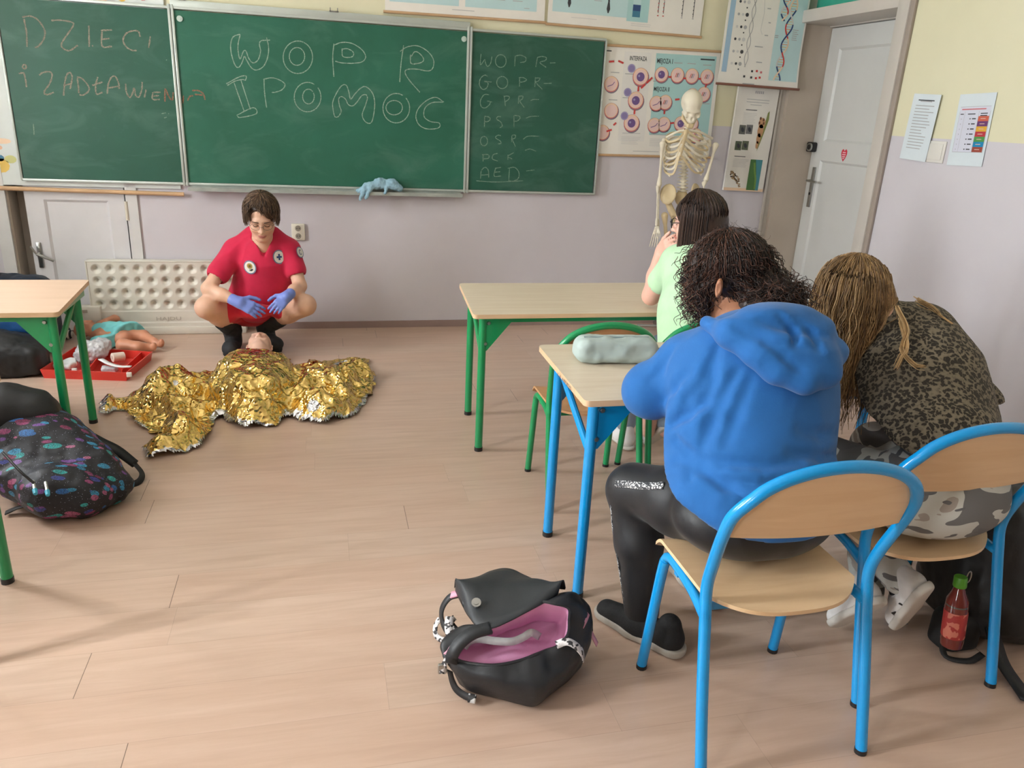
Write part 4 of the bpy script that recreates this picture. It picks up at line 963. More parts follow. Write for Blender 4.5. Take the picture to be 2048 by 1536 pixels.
# ------------------------------------------------------------------ desks
def make_desk(label, x0, x1, y0, y1, h, enamel, top_m, skew=0.0, group=None, r=0.019, leg_in=0.055, legw=None, txt=None, foot=None):
    """school desk: laminate top on a tubular frame with gusset plates and diagonal braces at the ends"""
    cx, cy = (x0 + x1) / 2, (y0 + y1) / 2
    d = empty('school_desk', label, 'desk', (cx, cy, 0), group)
    S = lambda x, y: x + skew * (y - y0)
    # rounded-corner top
    rr = 0.022; pts = []
    for (ax, ay, a0) in ((x1 - rr, y1 - rr, 0), (x0 + rr, y1 - rr, 90), (x0 + rr, y0 + rr, 180), (x1 - rr, y0 + rr, 270)):
        for a in range(0, 91, 15): t = math.radians(a0 + a); yy = ay + rr * math.sin(t); pts.append((S(ax + rr * math.cos(t), yy), yy))
    m = MB(); tt = 0.02
    V = [(x, y, h - tt) for x, y in pts] + [(x, y, h) for x, y in pts]; n = len(pts)
    m.add(V, [list(range(n, 2 * n))], 0); m.add(V, [list(range(n))[::-1]], 1); m.add(V, [(i, (i + 1) % n, n + (i + 1) % n, n + i) for i in range(n)], 1)
    m.build('desktop', [top_m, M_edge], d, auto=40)
    ht = h - tt - 0.001
    for k, (lx, sx) in enumerate(((x0 + leg_in, 1), (x1 - leg_in, -1))):
        ya, yb = y0 + 0.07, y1 - 0.12
        for ly, sy in ((ya, 1), (yb, -1)):
            X = S(lx, ly); m = MB(); m.tube([(X, ly, 0.012), (X, ly, ht)], r, 14); lg = m.build('leg', enamel, d)
            m = MB(); m.tube([(X, ly, 0.0), (X, ly, 0.02)], r + 0.0015, 14); m.build('foot_cap', M_black, lg)
            m = MB(); gy = ly - r * 0.6 * sy
            m.prism([(X, gy, ht), (X + sx * 0.15, gy, ht), (X + sx * 0.15, gy, ht - 0.012), (X + sx * 0.02, gy, ht - 0.17), (X, gy, ht - 0.17)], (0, 0.004 * sy, 0)); gp = m.build('gusset_plate', enamel, d, smooth=False)
            m = MB()
            for bx, bz_ in ((0.025, 0.035), (0.012, 0.135)):
                m.disc((X + sx * bx, gy - 0.000 * sy, ht - bz_), 0.010, (0, -sy, 0), 0.007, 12, r2=0.007)
            m.build('bolt', M_chrome, gp)
        m = MB(); X = S(lx, (ya + yb) / 2)
        dx_ = skew * (yb - ya)
        m.tube([(S(lx, ya), ya + 0.005, ht - 0.19), (S(lx, yb), yb - 0.02, ht - 0.03)], 0.013, 10); m.build('brace', enamel, d)
        m = MB(); m.box((S(lx, ya) - 0.012, ya, ht - 0.03), (S(lx, ya) + 0.012, yb, ht)); m.build('top_bearer', enamel, d, smooth=False)
    m = MB()
    m.box((x0 + leg_in, y0 + 0.058, ht - 0.032), (x1 - leg_in, y0 + 0.078, ht)); m.box((S(x0 + leg_in, y1), y1 - 0.132, ht - 0.032), (S(x1 - leg_in, y1), y1 - 0.112, ht)); m.build('rail', enamel, d, smooth=False)
    if txt:
        c = Canvas((x0 - 0.0004, y0 + 0.30, h - 0.0165), (0, -1, 0), (0, 0, 1)); c.text(0, 0, 0.016, txt, K_dark, 2, 0.0, w=0.16); c.build('edge_lettering', d)
    return d
make_desk('green-framed desk near the blackboard, where the person in the mint shirt sits', 0.657, 2.02, 3.37, 4.04, 0.71, M_green, M_desk, skew=0.07)
make_desk('blue-framed desk carrying the pale pencil case', 0.772, 2.235, 2.115, 2.72, 0.76, M_blue, M_desk, skew=0.02, txt='LURES')
make_desk('green-framed desk at the left, in front of the dark blue backpack', -2.45, -1.085, 3.49, 4.14, 0.71, M_green, M_deskL, skew=-0.06, leg_in=0.045)
make_desk('green-framed desk cut off by the left edge, only its leg in view', -2.42, -1.03, 2.05, 2.70, 0.71, M_green, M_deskL, leg_in=0.05)

# ------------------------------------------------------------------ chairs
def make_chair(label, enamel, s, x, y, group, seat_m=M_ply, xs=1.0):
    """tubular school chair with an arched plywood back; faces +Y; y = rear feet, x = centre"""
    root = empty('school_chair', label, 'chair', (x, y, 0), group)
    L = lambda a, b, c: np.array([x + a * s * xs, y + b * s, c * s])
    W = 0.237; r = 0.0155 * s
    # arched back tube with the two rear legs
    def side(sx): return [L(sx * W, 0.0, 0.012), L(sx * W, 0.05, 0.22), L(sx * W * 0.985, 0.098, 0.42), L(sx * W * 0.985, 0.112, 0.50), L(sx * W * 1.0, 0.095, 0.575), L(sx * W * 1.04, 0.055, 0.68), L(sx * W * 1.03, 0.03, 0.745)]
    arch = [L(W * 0.97 * math.cos(a), -0.002 + 0.0 * a, 0.755 + 0.0) + np.array([0, -0.028 * s * math.sin(a), 0.118 * s * math.sin(a)]) + np.array([0, 0.02 * s, 0]) for a in np.linspace(math.pi - 0.35, 0.35, 9)]
    mid = [L(-W * 1.0, 0.022, 0.775)]
    path = smooth_path(side(-1) + list(arch) + side(1)[::-1], 6)
    half = len(path) // 2
    lo = [i for i, p in enumerate(path) if p[2] < 0.44 * s]
    a0 = max(i for i in lo if i < half); b0 = min(i for i in lo if i > half)
    for seg in (path[:a0 + 2], path[b0 - 1:][::-1]):
        m = MB(); m.tube(seg, r, 14); lg = m.build('rear_leg', enamel, root)
        m = MB(); m.tube([seg[0] - np.array([0, 0, 0.012 * s]), seg[0] + np.array([0, 0.001, 0.002 * s])], r * 1.06, 14); m.build('foot_cap', M_black, lg)
    m = MB(); m.tube(path[a0:b0 + 1], r, 14); m.build('back_frame', enamel, root)
    for sx in (-1, 1):
        fl = [L(sx * W * 0.95, 0.425, 0.012), L(sx * W * 0.93, 0.40, 0.24), L(sx * W * 0.92, 0.378, 0.40), L(sx * W * 0.915, 0.355, 0.432), L(sx * W * 0.915, 0.31, 0.437), L(sx * W * 0.93, 0.2, 0.43), L(sx * W * 0.975, 0.098, 0.415)]
        p = smooth_path(fl, 6); k = 13
        m = MB(); m.tube(p[:k + 1], r, 12); lg = m.build('front_leg', enamel, root)
        m = MB(); m.tube([p[0] - np.array([0, 0, 0.012 * s]), p[0] + np.array([0, -0.001, 0.002 * s])], r * 1.06, 12); m.build('foot_cap', M_black, lg)
        m = MB(); m.tube(p[k:], r * 0.9, 12); m.build('seat_rail', enamel, root)
    m = MB(); m.box(L(-W * 0.96, 0.135, 0.412), L(W * 0.96, 0.155, 0.436)); m.box(L(-W * 0.93, 0.29, 0.41), L(W * 0.93, 0.31, 0.435)); m.build('cross_bar', enamel, root, smooth=False)
    # seat: plywood with a lobed rear edge and a rolled front edge
    nu, nv = 26, 26; V = []
    for j in range(nv):
        v = j / (nv - 1)
        for i in range(nu):
            u = i / (nu - 1) * 2 - 1
            yr = 0.045 + 0.10 * abs(u) ** 3.2                # rear lobe
            yf = 0.45 - 0.012 * abs(u) ** 4
            yy = yr + (yf - yr) * v
            hw = 0.222 if yy > 0.1 else 0.222
            z = 0.452 + 0.010 * u * u - 0.006 * math.exp(-((yy - 0.17) / 0.10) ** 2) * (1 - u * u) - 0.045 * max(0, (yy - 0.40) / 0.05) ** 2
            V.append(L(u * hw, yy, z))
    V = np.array(V); n = nu * nv; th = 0.011 * s
    Vb = V - np.array([0, 0, th]); F = []
    for j in range(nv - 1):
        for i in range(nu - 1):
            a = j * nu + i; F.append((a, a + 1, a + nu + 1, a + nu)); F.append((n + a + nu, n + a + nu + 1, n + a + 1, n + a))
    ring = [i for i in range(nu)] + [j * nu + nu - 1 for j in range(1, nv)] + [(nv - 1) * nu + i for i in range(nu - 2, -1, -1)] + [j * nu for j in range(nv - 2, 0, -1)]
    for k in range(len(ring)):
        a, b = ring[k], ring[(k + 1) % len(ring)]; F.append((b, a, n + a, n + b))
    mesh_np('seat', np.vstack([V, Vb]), F, seat_m, root, True, None, 40)
    # back board filling the arch
    nu, nv = 29, 12; V = []
    for j in range(nv):
        v = j / (nv - 1)
        for i in range(nu):
            u = i / (nu - 1) * 2 - 1
            e = max(0.0, 1 - abs(u) ** 2.6) ** 0.5
            zt = 0.757 + 0.100 * e if abs(u) < 0.999 else 0.757
            zb = 0.665 + 0.012 * u * u
            z = zb + (zt - zb) * v
            xx = u * W * (1.0 if z < 0.77 else 0.985) * (1.0 - 0.02 * (z > 0.8))
            yy = 0.064 - 0.27 * (z - 0.665) - 0.012 * (1 - u * u)
            V.append(L(xx * 0.975, yy, z))
    V = np.array(V); n = nu * nv; Vb = V + np.array([0, -0.010 * s, 0]); F = []
    for j in range(nv - 1):
        for i in range(nu - 1):
            a = j * nu + i; F.append((a + nu, a + nu + 1, a + 1, a)); F.append((n + a, n + a + 1, n + a + nu + 1, n + a + nu))
    ring = [i for i in range(nu)] + [j * nu + nu - 1 for j in range(1, nv)] + [(nv - 1) * nu + i for i in range(nu - 2, -1, -1)] + [j * nu for j in range(nv - 2, 0, -1)]
    for k in range(len(ring)):
        a, b = ring[k], ring[(k + 1) % len(ring)]; F.append((a, b, n + b, n + a))
    mesh_np('backrest', np.vstack([V, Vb]), F, seat_m, root, True, None, 40)
    return root
def dup(root, loc, label, group=None):
    r = root.copy(); scene.collection.objects.link(r); r.location = loc; r['label'] = label; ORG[r.name] = np.array(loc, float)
    if group: r['group'] = group
    for ch in list(root.children):
        c = ch.copy(); scene.collection.objects.link(c); c.parent = r; ORG[c.name] = ORG[r.name]
        for g in list(ch.children):
            e = g.copy(); scene.collection.objects.link(e); e.parent = c
    return r
blue_chair = make_chair('blue tube chair in the foreground, under the person in the blue hoodie', M_blue, 1.0, 1.135, 1.37, 'blue school chairs')
dup(blue_chair, (1.712, 1.53, 0), 'blue tube chair at the right, under the person in camouflage trousers', 'blue school chairs')
green_chair = make_chair('empty green tube chair behind the pencil case', M_green, 0.935, 1.098, 2.785, 'green school chairs', wood_mat('dark_beech_plywood', (190, 140, 98), (204, 156, 112), 0, 0.4), 0.92)
dup(green_chair, (1.552, 2.80, 0), 'green tube chair under the person in the mint shirt', 'green school chairs')
# ------------------------------------------------------------------ things on the floor and desks
def nylon(name, c, rough=0.55, bump=0.25):
    return mat(name, c, rough, var=0.15, vscale=9, bump=bump, bscale=28, bdist=0.006)
M_nyl = nylon('black_nylon', (25, 26, 28)); M_nyl2 = nylon('charcoal_nylon', (40, 42, 45), 0.5); M_web = mat('black_webbing', (36, 34, 34), 0.7, var=0.15, vscale=60)

# ---- gold rescue blanket over a training manikin
def foil_mat(name, c, rough):
    m = bpy.data.materials.new(name); t = NT(m); v = t.coord('Object')
    t.b.inputs['Metallic'].default_value = 1.0; t.b.inputs['Roughness'].default_value = rough
    t.color(t.ramp(t.noise(v, 7, 3), [(0.3, tuple(x * 0.82 for x in srgb(c))), (0.7, srgb(c))]))
    vo = t.n('ShaderNodeTexVoronoi'); vo.inputs['Scale'].default_value = 42; vo.inputs['Randomness'].default_value = 1.0
    wv = t.n('ShaderNodeVectorMath'); wv.operation = 'ADD'; nz_ = t.n('ShaderNodeTexNoise'); nz_.inputs['Scale'].default_value = 18
    t.link(v, nz_.inputs['Vector']); sc_ = t.n('ShaderNodeVectorMath'); sc_.operation = 'SCALE'; sc_.inputs['Scale'].default_value = 0.03
    t.link(nz_.outputs['Color'], sc_.inputs[0]); t.link(v, wv.inputs[0]); t.link(sc_.outputs[0], wv.inputs[1]); t.link(wv.outputs[0], vo.inputs['Vector'])
    t.bump(vo.outputs['Distance'], 0.5, 0.014)
    return m
M_gold = foil_mat('gold_foil', (240, 206, 126), 0.14); M_silver = foil_mat('silver_foil', (214, 214, 216), 0.2)
z8 = lambda x, y: (180 + x / 3.4133, 660 + y / 3.4133)
out8 = [(62, 585, 0), (60, 430, .08), (100, 385, .09), (165, 410, .08), (225, 430, .06), (300, 385, .07), (420, 312, .08), (560, 300, .05), (650, 272, .03), (845, 265, .03), (880, 215, .03), (1000, 150, .02), (1190, 130, .02), (1320, 165, .02), (1400, 232, .02), (1560, 190, .03), (1885, 182, .02), (1900, 240, .02), (1945, 330, 0),
        (1935, 440, 0), (1850, 560, 0), (1770, 612, 0), (1690, 630, 0), (1600, 662, 0), (1500, 640, 0), (1430, 625, 0), (1370, 600, 0), (1280, 655, 0), (1180, 670, 0), (1080, 690, 0), (960, 660, 0), (905, 620, 0), (840, 640, 0), (825, 720, 0), (740, 815, 0), (600, 862, 0), (470, 885, 0), (385, 870, 0), (350, 830, 0), (395, 770, .02), (455, 725, .02), (385, 700, 0), (290, 630, 0), (250, 570, 0), (200, 560, 0), (130, 590, 0)]
poly = np.array([PZ(*z8(x, y), z)[:2] for x, y, z in out8])
poly = smooth_path(np.c_[poly, np.zeros(len(poly))], 3, True)[:, :2]
def poly_sd(P, Q):
    d = np.full(len(P), 9.0); ins = np.zeros(len(P), bool); n = len(Q)
    for i in range(n):
        a, b = Q[i], Q[(i + 1) % n]; e = b - a; w = P - a; t = np.clip(w @ e / (e @ e + 1e-12), 0, 1)
        d = np.minimum(d, np.hypot(*(w - t[:, None] * e).T))
        c = (a[1] > P[:, 1]) != (b[1] > P[:, 1])
        with np.errstate(divide='ignore', invalid='ignore'): xx = (b[0] - a[0]) * (P[:, 1] - a[1]) / (b[1] - a[1]) + a[0]
        ins ^= c & (P[:, 0] < xx)
    return np.where(ins, d, -d)
g = 0.0065; lo_ = poly.min(0) - g; hi_ = poly.max(0) + g; nn_ = np.ceil((hi_ - lo_) / g).astype(int) + 1
GX, GY = np.meshgrid(lo_[0] + np.arange(nn_[0]) * g, lo_[1] + np.arange(nn_[1]) * g, indexing='ij'); PP = np.c_[GX.ravel(), GY.ravel(), np.zeros(GX.size)]
sd = poly_sd(PP[:, :2], poly) + 0.008 * vnoise(PP, 30)
def bumpf(u, v, rx, ry, h, p=0.6, z0=0.0, rot=0.0):
    c = PZ(*z8(u, v), z0); X, Y_ = PP[:, 0] - c[0], PP[:, 1] - c[1]; co, si = math.cos(rot), math.sin(rot); X, Y_ = X * co + Y_ * si, -X * si + Y_ * co
    return h * np.clip(1 - (X / rx) ** 2 - (Y_ / ry) ** 2, 0, 1) ** p
H = np.zeros(len(PP))
for b in (bumpf(1110, 330, 0.245, 0.40, 0.215, 0.5, 0.1), bumpf(1110, 520, 0.20, 0.22, 0.13, 0.6, 0.06), bumpf(480, 420, 0.22, 0.20, 0.12, 0.7, 0.05), bumpf(690, 450, 0.18, 0.30, 0.08, 0.7, 0.04), bumpf(650, 690, 0.20, 0.16, 0.12, 0.7, 0.05), bumpf(120, 480, 0.08, 0.10, 0.09, 0.6, 0.04),
          bumpf(1600, 380, 0.26, 0.26, 0.12, 0.7, 0.06), bumpf(1580, 540, 0.22, 0.16, 0.12, 0.7, 0.05), bumpf(1800, 330, 0.14, 0.26, 0.06, 0.7, 0.03), bumpf(1380, 500, 0.14, 0.2, 0.07, 0.7, 0.03), bumpf(480, 800, 0.12, 0.09, 0.08, 0.7, 0.04)):
    H = np.maximum(H, b) + 0.25 * np.minimum(H, b)
wp = PP + 0.04 * np.c_[vnoise(PP, 6), vnoise(PP + 4, 6), PP[:, 2]]
f1, f2 = worley(wp, 7.5, 1); g1, g2 = worley(wp + 3.3, 17, 2); k1, k2 = worley(wp * 1.0 + 1.7, 38, 5)
cr = 0.080 * (f1 - 0.45) + 0.034 * (g1 - 0.45) + 0.011 * (k1 - 0.4) + 0.02 * fbm(PP, 9, 3)
env = np.clip(sd / 0.10, 0, 1)
dome = bumpf(1110, 330, 0.25, 0.40, 1.0, 0.4, 0.1)
Z = 0.010 + H * np.clip(sd / 0.13, 0, 1) ** 0.6 + (cr + 0.018) * (0.35 + 0.65 * env) * (1 - 0.55 * dome)
Z = np.maximum(Z, 0.004 + 0.004 * np.abs(vnoise(PP, 60)))
PX_ = PP + 0.016 * np.c_[vnoise(PP + 9, 22), vnoise(PP + 17, 22), PP[:, 2]]; PX_[:, 2] = Z
id_ = np.arange(GX.size).reshape(GX.shape); q4 = np.stack([id_[:-1, :-1], id_[1:, :-1], id_[1:, 1:], id_[:-1, 1:]], -1).reshape(-1, 4)
q4 = q4[(sd[q4] > 0).all(1)]
used = np.unique(q4); rm = np.full(GX.size, -1); rm[used] = np.arange(len(used)); q4 = rm[q4]; VV = PX_[used]; sdu = sd[used][q4].mean(1)
cenq = VV[q4].mean(1)
mid = ((sdu < 0.018 + 0.022 * vnoise(cenq, 7)) & (cenq[:, 1] < 4.5)) | (vnoise(cenq + 11, 5.5) > 0.74)
foil = mesh_np('rescue_blanket', VV, q4, [M_gold, M_silver], None, True, mid.astype(int))
tag(foil, 'crumpled gold and silver foil rescue blanket spread over the manikin on the floor', 'blanket')
mk = empty('training_manikin', 'pale training manikin head sticking out of the foil blanket on the floor', 'manikin', (-0.42, 4.95, 0))
hc_ = PZ(519, 694, 0.085)
Rh = basis((0.03, -0.25, 1.0), (0, 1, 0.1))        # face up, chin towards the camera
V, F = sdf_mesh(head_prims(hc_, Rh, 0.98, (-0.42, 4.72, 0.075), 0.06), 0.006)
mesh_np('head', V, F, mat('manikin_vinyl', (226, 186, 164), 0.42, var=0.05, sss=0.1), mk)
V, F = sdf_mesh([ell((-0.42, 4.47, 0.075), (0.19, 0.26, 0.075), k=0.03), cone((-0.57, 4.66, 0.075), (-0.27, 4.66, 0.075), 0.06, 0.06, 0.05)], 0.015)
mesh_np('torso', V, F, mat('manikin_vinyl', (226, 186, 164)), mk)

# ---- baby doll in a turquoise dress
z6 = lambda x, y: (0 + x / 3.657, 480 + y / 3.657)
doll = empty('baby_doll', 'baby doll in a turquoise dress lying on the floor in front of the heater', 'doll', tuple(PZ(*z6(880, 760))))
D6 = lambda x, y, z: PZ(*z6(x, y), z)
M_skind = mat('doll_vinyl', (204, 142, 112), 0.45, var=0.05)
hd = D6(628, 655, 0.075); body = D6(850, 690, 0.07)
Rd = basis((0.35, 0.1, 1.0), (-1, 0.12, 0.35))
pr_ = head_prims(hd, Rd, 0.62) + chain([D6(690, 680, 0.06), D6(760, 700, 0.06), D6(900, 720, 0.055)], [0.035, 0.05, 0.055], 0.03)
pr_ += chain([D6(755, 665, 0.09), D6(790, 600, 0.11), D6(835, 572, 0.12)], [0.026, 0.024, 0.022], 0.015) + chain([D6(835, 572, 0.12), D6(770, 595, 0.125), D6(720, 610, 0.12)], [0.022, 0.018, 0.016], 0.01) + [ell(D6(850, 575, 0.12), (0.025, 0.02, 0.02))]
for a, b, c_, f in (((930, 700, 0.06), (1050, 700, 0.055), (1130, 745, 0.04), (1175, 765, 0.03)), ((900, 770, 0.05), (1010, 785, 0.045), (1090, 785, 0.035), (1120, 790, 0.03))):
    pr_ += chain([D6(*a), D6(*b), D6(*c_)], [0.045, 0.036, 0.025], 0.02) + [cone(D6(*c_), D6(*f), 0.024, 0.02, 0.015), ell(D6(f[0] + 6, f[1] - 16, 0.05), (0.018, 0.02, 0.026), k=0.015)]
blob('body', pr_, M_skind, doll, 0.0055)
dr = chain([D6(735, 665, 0.075), D6(810, 680, 0.07), D6(930, 705, 0.06)], [0.055, 0.068, 0.075], 0.03) + [ell(D6(950, 680, 0.075), (0.105, 0.10, 0.07), k=0.05), ell(D6(870, 755, 0.05), (0.11, 0.075, 0.05), k=0.05), ell(D6(740, 745, 0.05), (0.07, 0.06, 0.04), k=0.04)]
dr.append(plane(D6(1010, 700, 0.05), D6(1100, 735, 0.05) - D6(950, 690, 0.05), 0.004))
blob('dress', dr, mat('turquoise_cotton', (128, 214, 218), 0.8, var=0.06, bump=0.4, bscale=40), doll, 0.0055, 0, lambda V: 0.006 * vnoise(V * np.array([1, 2.2, 1]), 30))

# ---- red first-aid tray and what lies in it
T6 = lambda x, y, z=0.0: PZ(*z6(x, y), z)
tray = empty('first_aid_tray', 'open red plastic first aid tray on the floor beside the doll', 'tray', tuple(T6(640, 950)))
M_red = mat('red_plastic', (206, 52, 40), 0.35, var=0.04)
fl_ = T6(322, 1010)[:2]; fr_ = T6(925, 1032)[:2]; br_ = T6(1105, 880)[:2]; bl_ = T6(560, 845)[:2]
def tray_box(c4, h, th=0.006, m=None, base=0.004):
    m = m or MB(); C = [np.array([*c, 0.0]) for c in c4]; cen = sum(C) / 4
    m.prism([c + np.array([0, 0, 0.001]) for c in C], (0, 0, base))
    for i in range(4):
        a, b = C[i], C[(i + 1) % 4]; ia = a + vn(cen - a) * th * 1.4; ib = b + vn(cen - b) * th * 1.4
        oa = a + vn(a - cen) * 0.014; ob = b + vn(b - cen) * 0.014; up = np.array([0, 0, h])
        V = [a, b, ob + up, oa + up, ia, ib, ib + (ob - b) + up, ia + (oa - a) + up]
        m.add(V, [(0, 1, 2, 3), (5, 4, 7, 6), (3, 2, 6, 7), (1, 0, 4, 5), (0, 3, 7, 4), (2, 1, 5, 6)])
    return m
tray_box([fl_, fr_, br_, bl_], 0.055).build('tray_body', M_red, tray, smooth=False)
mf, mb_ = fl_ * 0.47 + fr_ * 0.53, bl_ * 0.62 + br_ * 0.38
def wall_between(m, a, b, h, th=0.005):
    a = np.array([*a, 0.004]); b = np.array([*b, 0.004]); n = vn(np.cross(b - a, (0, 0, 1))) * th / 2; m.prism([a + n, b + n, b - n, a - n], (0, 0, h))
m = MB(); wall_between(m, mf, mb_, 0.050); m.build('divider', M_red, tray, smooth=False)
m = MB(); wall_between(m, mf * 0.25 + fr_ * 0.75 + np.array([0.02, 0.05]), mb_ * 0.2 + br_ * 0.8, 0.045); m.build('divider', M_red, tray, smooth=False)
for q_ in ((945, 985), (545, 955)):
    p_ = T6(*q_, 0.05); m = MB(); m.box(p_ - np.array([0.014, 0.008, 0.014]), p_ + np.array([0.014, 0.008, 0.014]), bev=0.004); m.build('white_latch', M_white, tray)
M_bagw = mat('cloudy_plastic_film', (222, 224, 228), 0.25, var=0.08, vscale=30, bump=0.8, bscale=70, trans=0.35)
crump = lambda a, s: (lambda V: a * fbm(V, s, 3))
blob_at = lambda name, label, cat, prims, mt, h, disp: tag(blob(name, prims, mt, None, h, 0, disp), label, cat)
blob_at('plastic_bag', 'crumpled translucent plastic bag heaped at the back of the red tray', 'bag', [ell(T6(690, 800, 0.09), (0.085, 0.07, 0.05), k=0.04), ell(T6(640, 840, 0.06), (0.07, 0.06, 0.05), k=0.04), ell(T6(740, 770, 0.10), (0.05, 0.05, 0.035), k=0.04)], M_bagw, 0.006, crump(0.014, 32))
blob_at('dressing_packet', 'white dressing packet lying at the left end of the red tray', 'packet', [rbox(T6(470, 915, 0.035), (0.055, 0.035, 0.018), 0.012, basis((0.3, 1, 0.1)), 0.01), rbox(T6(515, 890, 0.05), (0.03, 0.03, 0.012), 0.008, basis((-0.3, 1, 0.3)), 0.01)], mat('white_packet', (220, 224, 224), 0.4, var=0.05, bump=0.4, bscale=40), 0.005, crump(0.005, 40))
m = MB(); a_, b_2 = T6(820, 860, 0.055), T6(905, 850, 0.05); m.tube([a_, a_ * 0.97 + b_2 * 0.03, b_2], [0.025, 0.028, 0.028], 18, 0); m.tube([a_ - (b_2 - a_) * 0.01, a_ + (b_2 - a_) * 0.02], 0.012, 12, 1)
bd = tag(m.build('bandage_roll', [mat('beige_bandage', (226, 206, 192), 0.85, bump=0.4, bscale=200), mat('bandage_core', (196, 170, 156), 0.8)]), 'beige bandage roll standing in the right half of the red tray', 'bandage')
blob_at('syringe_packet', 'clear sachet with a pinkish roll in the right corner of the red tray', 'packet', [rbox(T6(800, 945, 0.026), (0.045, 0.022, 0.016), 0.01, basis((0.2, 1, 0)), 0.01)], M_bagw, 0.005, crump(0.004, 50))
V, F = ribbon_np(smooth_path([T6(735, 870, 0.064), T6(800, 905, 0.068), T6(880, 925, 0.066), T6(960, 925, 0.066)], 6), (0, 0, 1), 0.03, 0.004)
tag(mesh_np('paper_strip', V, F, mat('white_strip_paper', (226, 226, 226), 0.5)), 'white paper strip bridging the right half of the red tray', 'strip')

# ---- left: dark blue backpack, black bag and striped sleeve
z4 = lambda x, y: (x / 4.267, 320 + y / 4.267)
Bq = lambda x, y, yy: PY(*z4(x, y), yy)
bp1 = empty('backpack', 'dark blue and black backpack standing behind the left green desk', 'backpack', (-1.95, 5.2, 0))
q = [rbox((-1.95, 5.27, 0.25), (0.315, 0.13, 0.25), 0.11, k=0.05), rbox((-1.95, 5.16, 0.17), (0.25, 0.10, 0.16), 0.08, k=0.04)]
blob('main_body', q, nylon('navy_nylon', (22, 34, 50)), bp1, 0.009, 0, lambda V: 0.008 * fbm(V, 10, 3))
blob('front_pocket', [rbox((-1.86, 5.10, 0.30), (0.20, 0.07, 0.13), 0.05, k=0.02)], nylon('blue_nylon', (22, 74, 128)), bp1, 0.009, 0, lambda V: 0.006 * fbm(V, 12, 3))
m = MB(); m.tube(smooth_path([(-2.2, 5.12, 0.455), (-1.95, 5.10, 0.47), (-1.72, 5.12, 0.44), (-1.63, 5.16, 0.36)], 6), 0.006, 8); m.build('zip', M_black, bp1)
V, F = ribbon_np(smooth_path([(-2.03, 5.25, 0.49), (-2.01, 5.25, 0.53), (-1.95, 5.25, 0.535), (-1.91, 5.25, 0.49)], 6), (0, 0, 1), 0.03, 0.006); mesh_np('carry_handle', V, F, M_web, bp1)
bp2 = empty('sports_bag', 'black sports bag lying under the left green desk', 'bag', (-1.75, 4.85, 0))
blob('main_body', [ell((-1.86, 4.88, 0.12), (0.24, 0.17, 0.13), k=0.04), rbox((-1.74, 4.86, 0.09), (0.13, 0.12, 0.09), 0.05, k=0.05)], M_nyl, bp2, 0.009, 0, lambda V: 0.01 * fbm(V, 12, 3))
def stripe_mat():
    m = bpy.data.materials.new('striped_sleeve'); t = NT(m); v = t.coord('Object', (1, 1, 1)); w = t.n('ShaderNodeTexWave'); w.bands_direction = 'X'; w.inputs['Scale'].default_value = 13
    t.link(v, w.inputs['Vector']); t.color(t.ramp(w.outputs['Fac'], [(0.5, srgb((26, 28, 32))), (0.56, srgb((216, 212, 200)))])); t.b.inputs['Roughness'].default_value = 0.8; return m
sl = empty('jacket', 'dark jacket with white-striped cuffs lying on the floor under the left desk', 'jacket', tuple(T6(180, 800)))
blob('sleeve', chain([T6(120, 690, 0.09), T6(150, 760, 0.055), T6(180, 800, 0.045)], [0.055, 0.052, 0.045], 0.03) + chain([T6(400, 690, 0.05), T6(470, 665, 0.05)], [0.045, 0.04], 0.02), mat('blue_black_cloth', (40, 54, 68), 0.85, var=0.3, vscale=15), sl, 0.007, 0, crump(0.01, 18))
blob('knit_cuff', [cone(T6(165, 800, 0.04), T6(205, 832, 0.032), 0.046, 0.040, 0.01)], stripe_mat(), sl, 0.006)
blob('knit_cuff', [cone(T6(440, 695, 0.04), T6(505, 690, 0.035), 0.034, 0.03, 0.01)], stripe_mat(), sl, 0.006)

# ---- left front: black backpack with a feather print
def feather_mat():
    m = bpy.data.materials.new('feather_print_nylon'); t = NT(m); v0 = t.coord('Object')
    col = None; base = t.ramp(t.noise(v0, 30, 2), [(0.3, srgb((20, 20, 26))), (0.7, srgb((30, 30, 38)))]); col = base
    pal = [[(0.0, (50, 140, 180)), (0.35, (40, 160, 160)), (0.6, (40, 104, 170)), (0.8, (60, 70, 150))], [(0.0, (150, 60, 110)), (0.3, (120, 70, 150)), (0.55, (176, 92, 130)), (0.8, (130, 44, 84))]]
    for k, (rot, sc) in enumerate((((0.4, 0.2, 0.6), (10, 30, 27)), ((0.1, 0.9, 2.1), (11, 31, 28)))):
        v = t.coord('Object', sc, rot); vo = t.n('ShaderNodeTexVoronoi'); vo.inputs['Scale'].default_value = 1.0; t.link(v, vo.inputs['Vector'])
        sp = t.n('ShaderNodeSeparateColor'); t.link(vo.outputs['Color'], sp.inputs[0])
        c = t.ramp(sp.outputs[0], [(p, srgb(x)) for p, x in pal[k]], 'CONSTANT')
        c = t.mix(t.ramp(t.noise(v0, 220, 2), [(0.40, (0.0,) * 3), (0.66, (0.75,) * 3)]), c, srgb((26, 24, 32)))
        f = t.math('MULTIPLY', t.math('LESS_THAN', vo.outputs['Distance'], 0.34), t.math('GREATER_THAN', sp.outputs[1], 0.25)); col = t.mix(f, col, c)
    vs = t.n('ShaderNodeTexVoronoi'); vs.inputs['Scale'].default_value = 110; t.link(v0, vs.inputs['Vector']); col = t.mix(t.math('LESS_THAN', vs.outputs['Distance'], 0.13), col, srgb((150, 150, 170)))
    t.color(col); t.b.inputs['Roughness'].default_value = 0.6; t.bump(t.noise(v0, 25, 3), 0.3, 0.006); return m
M_fea = feather_mat()
z7f = lambda x, y: (x / 3.84, 780 + y / 3.84)
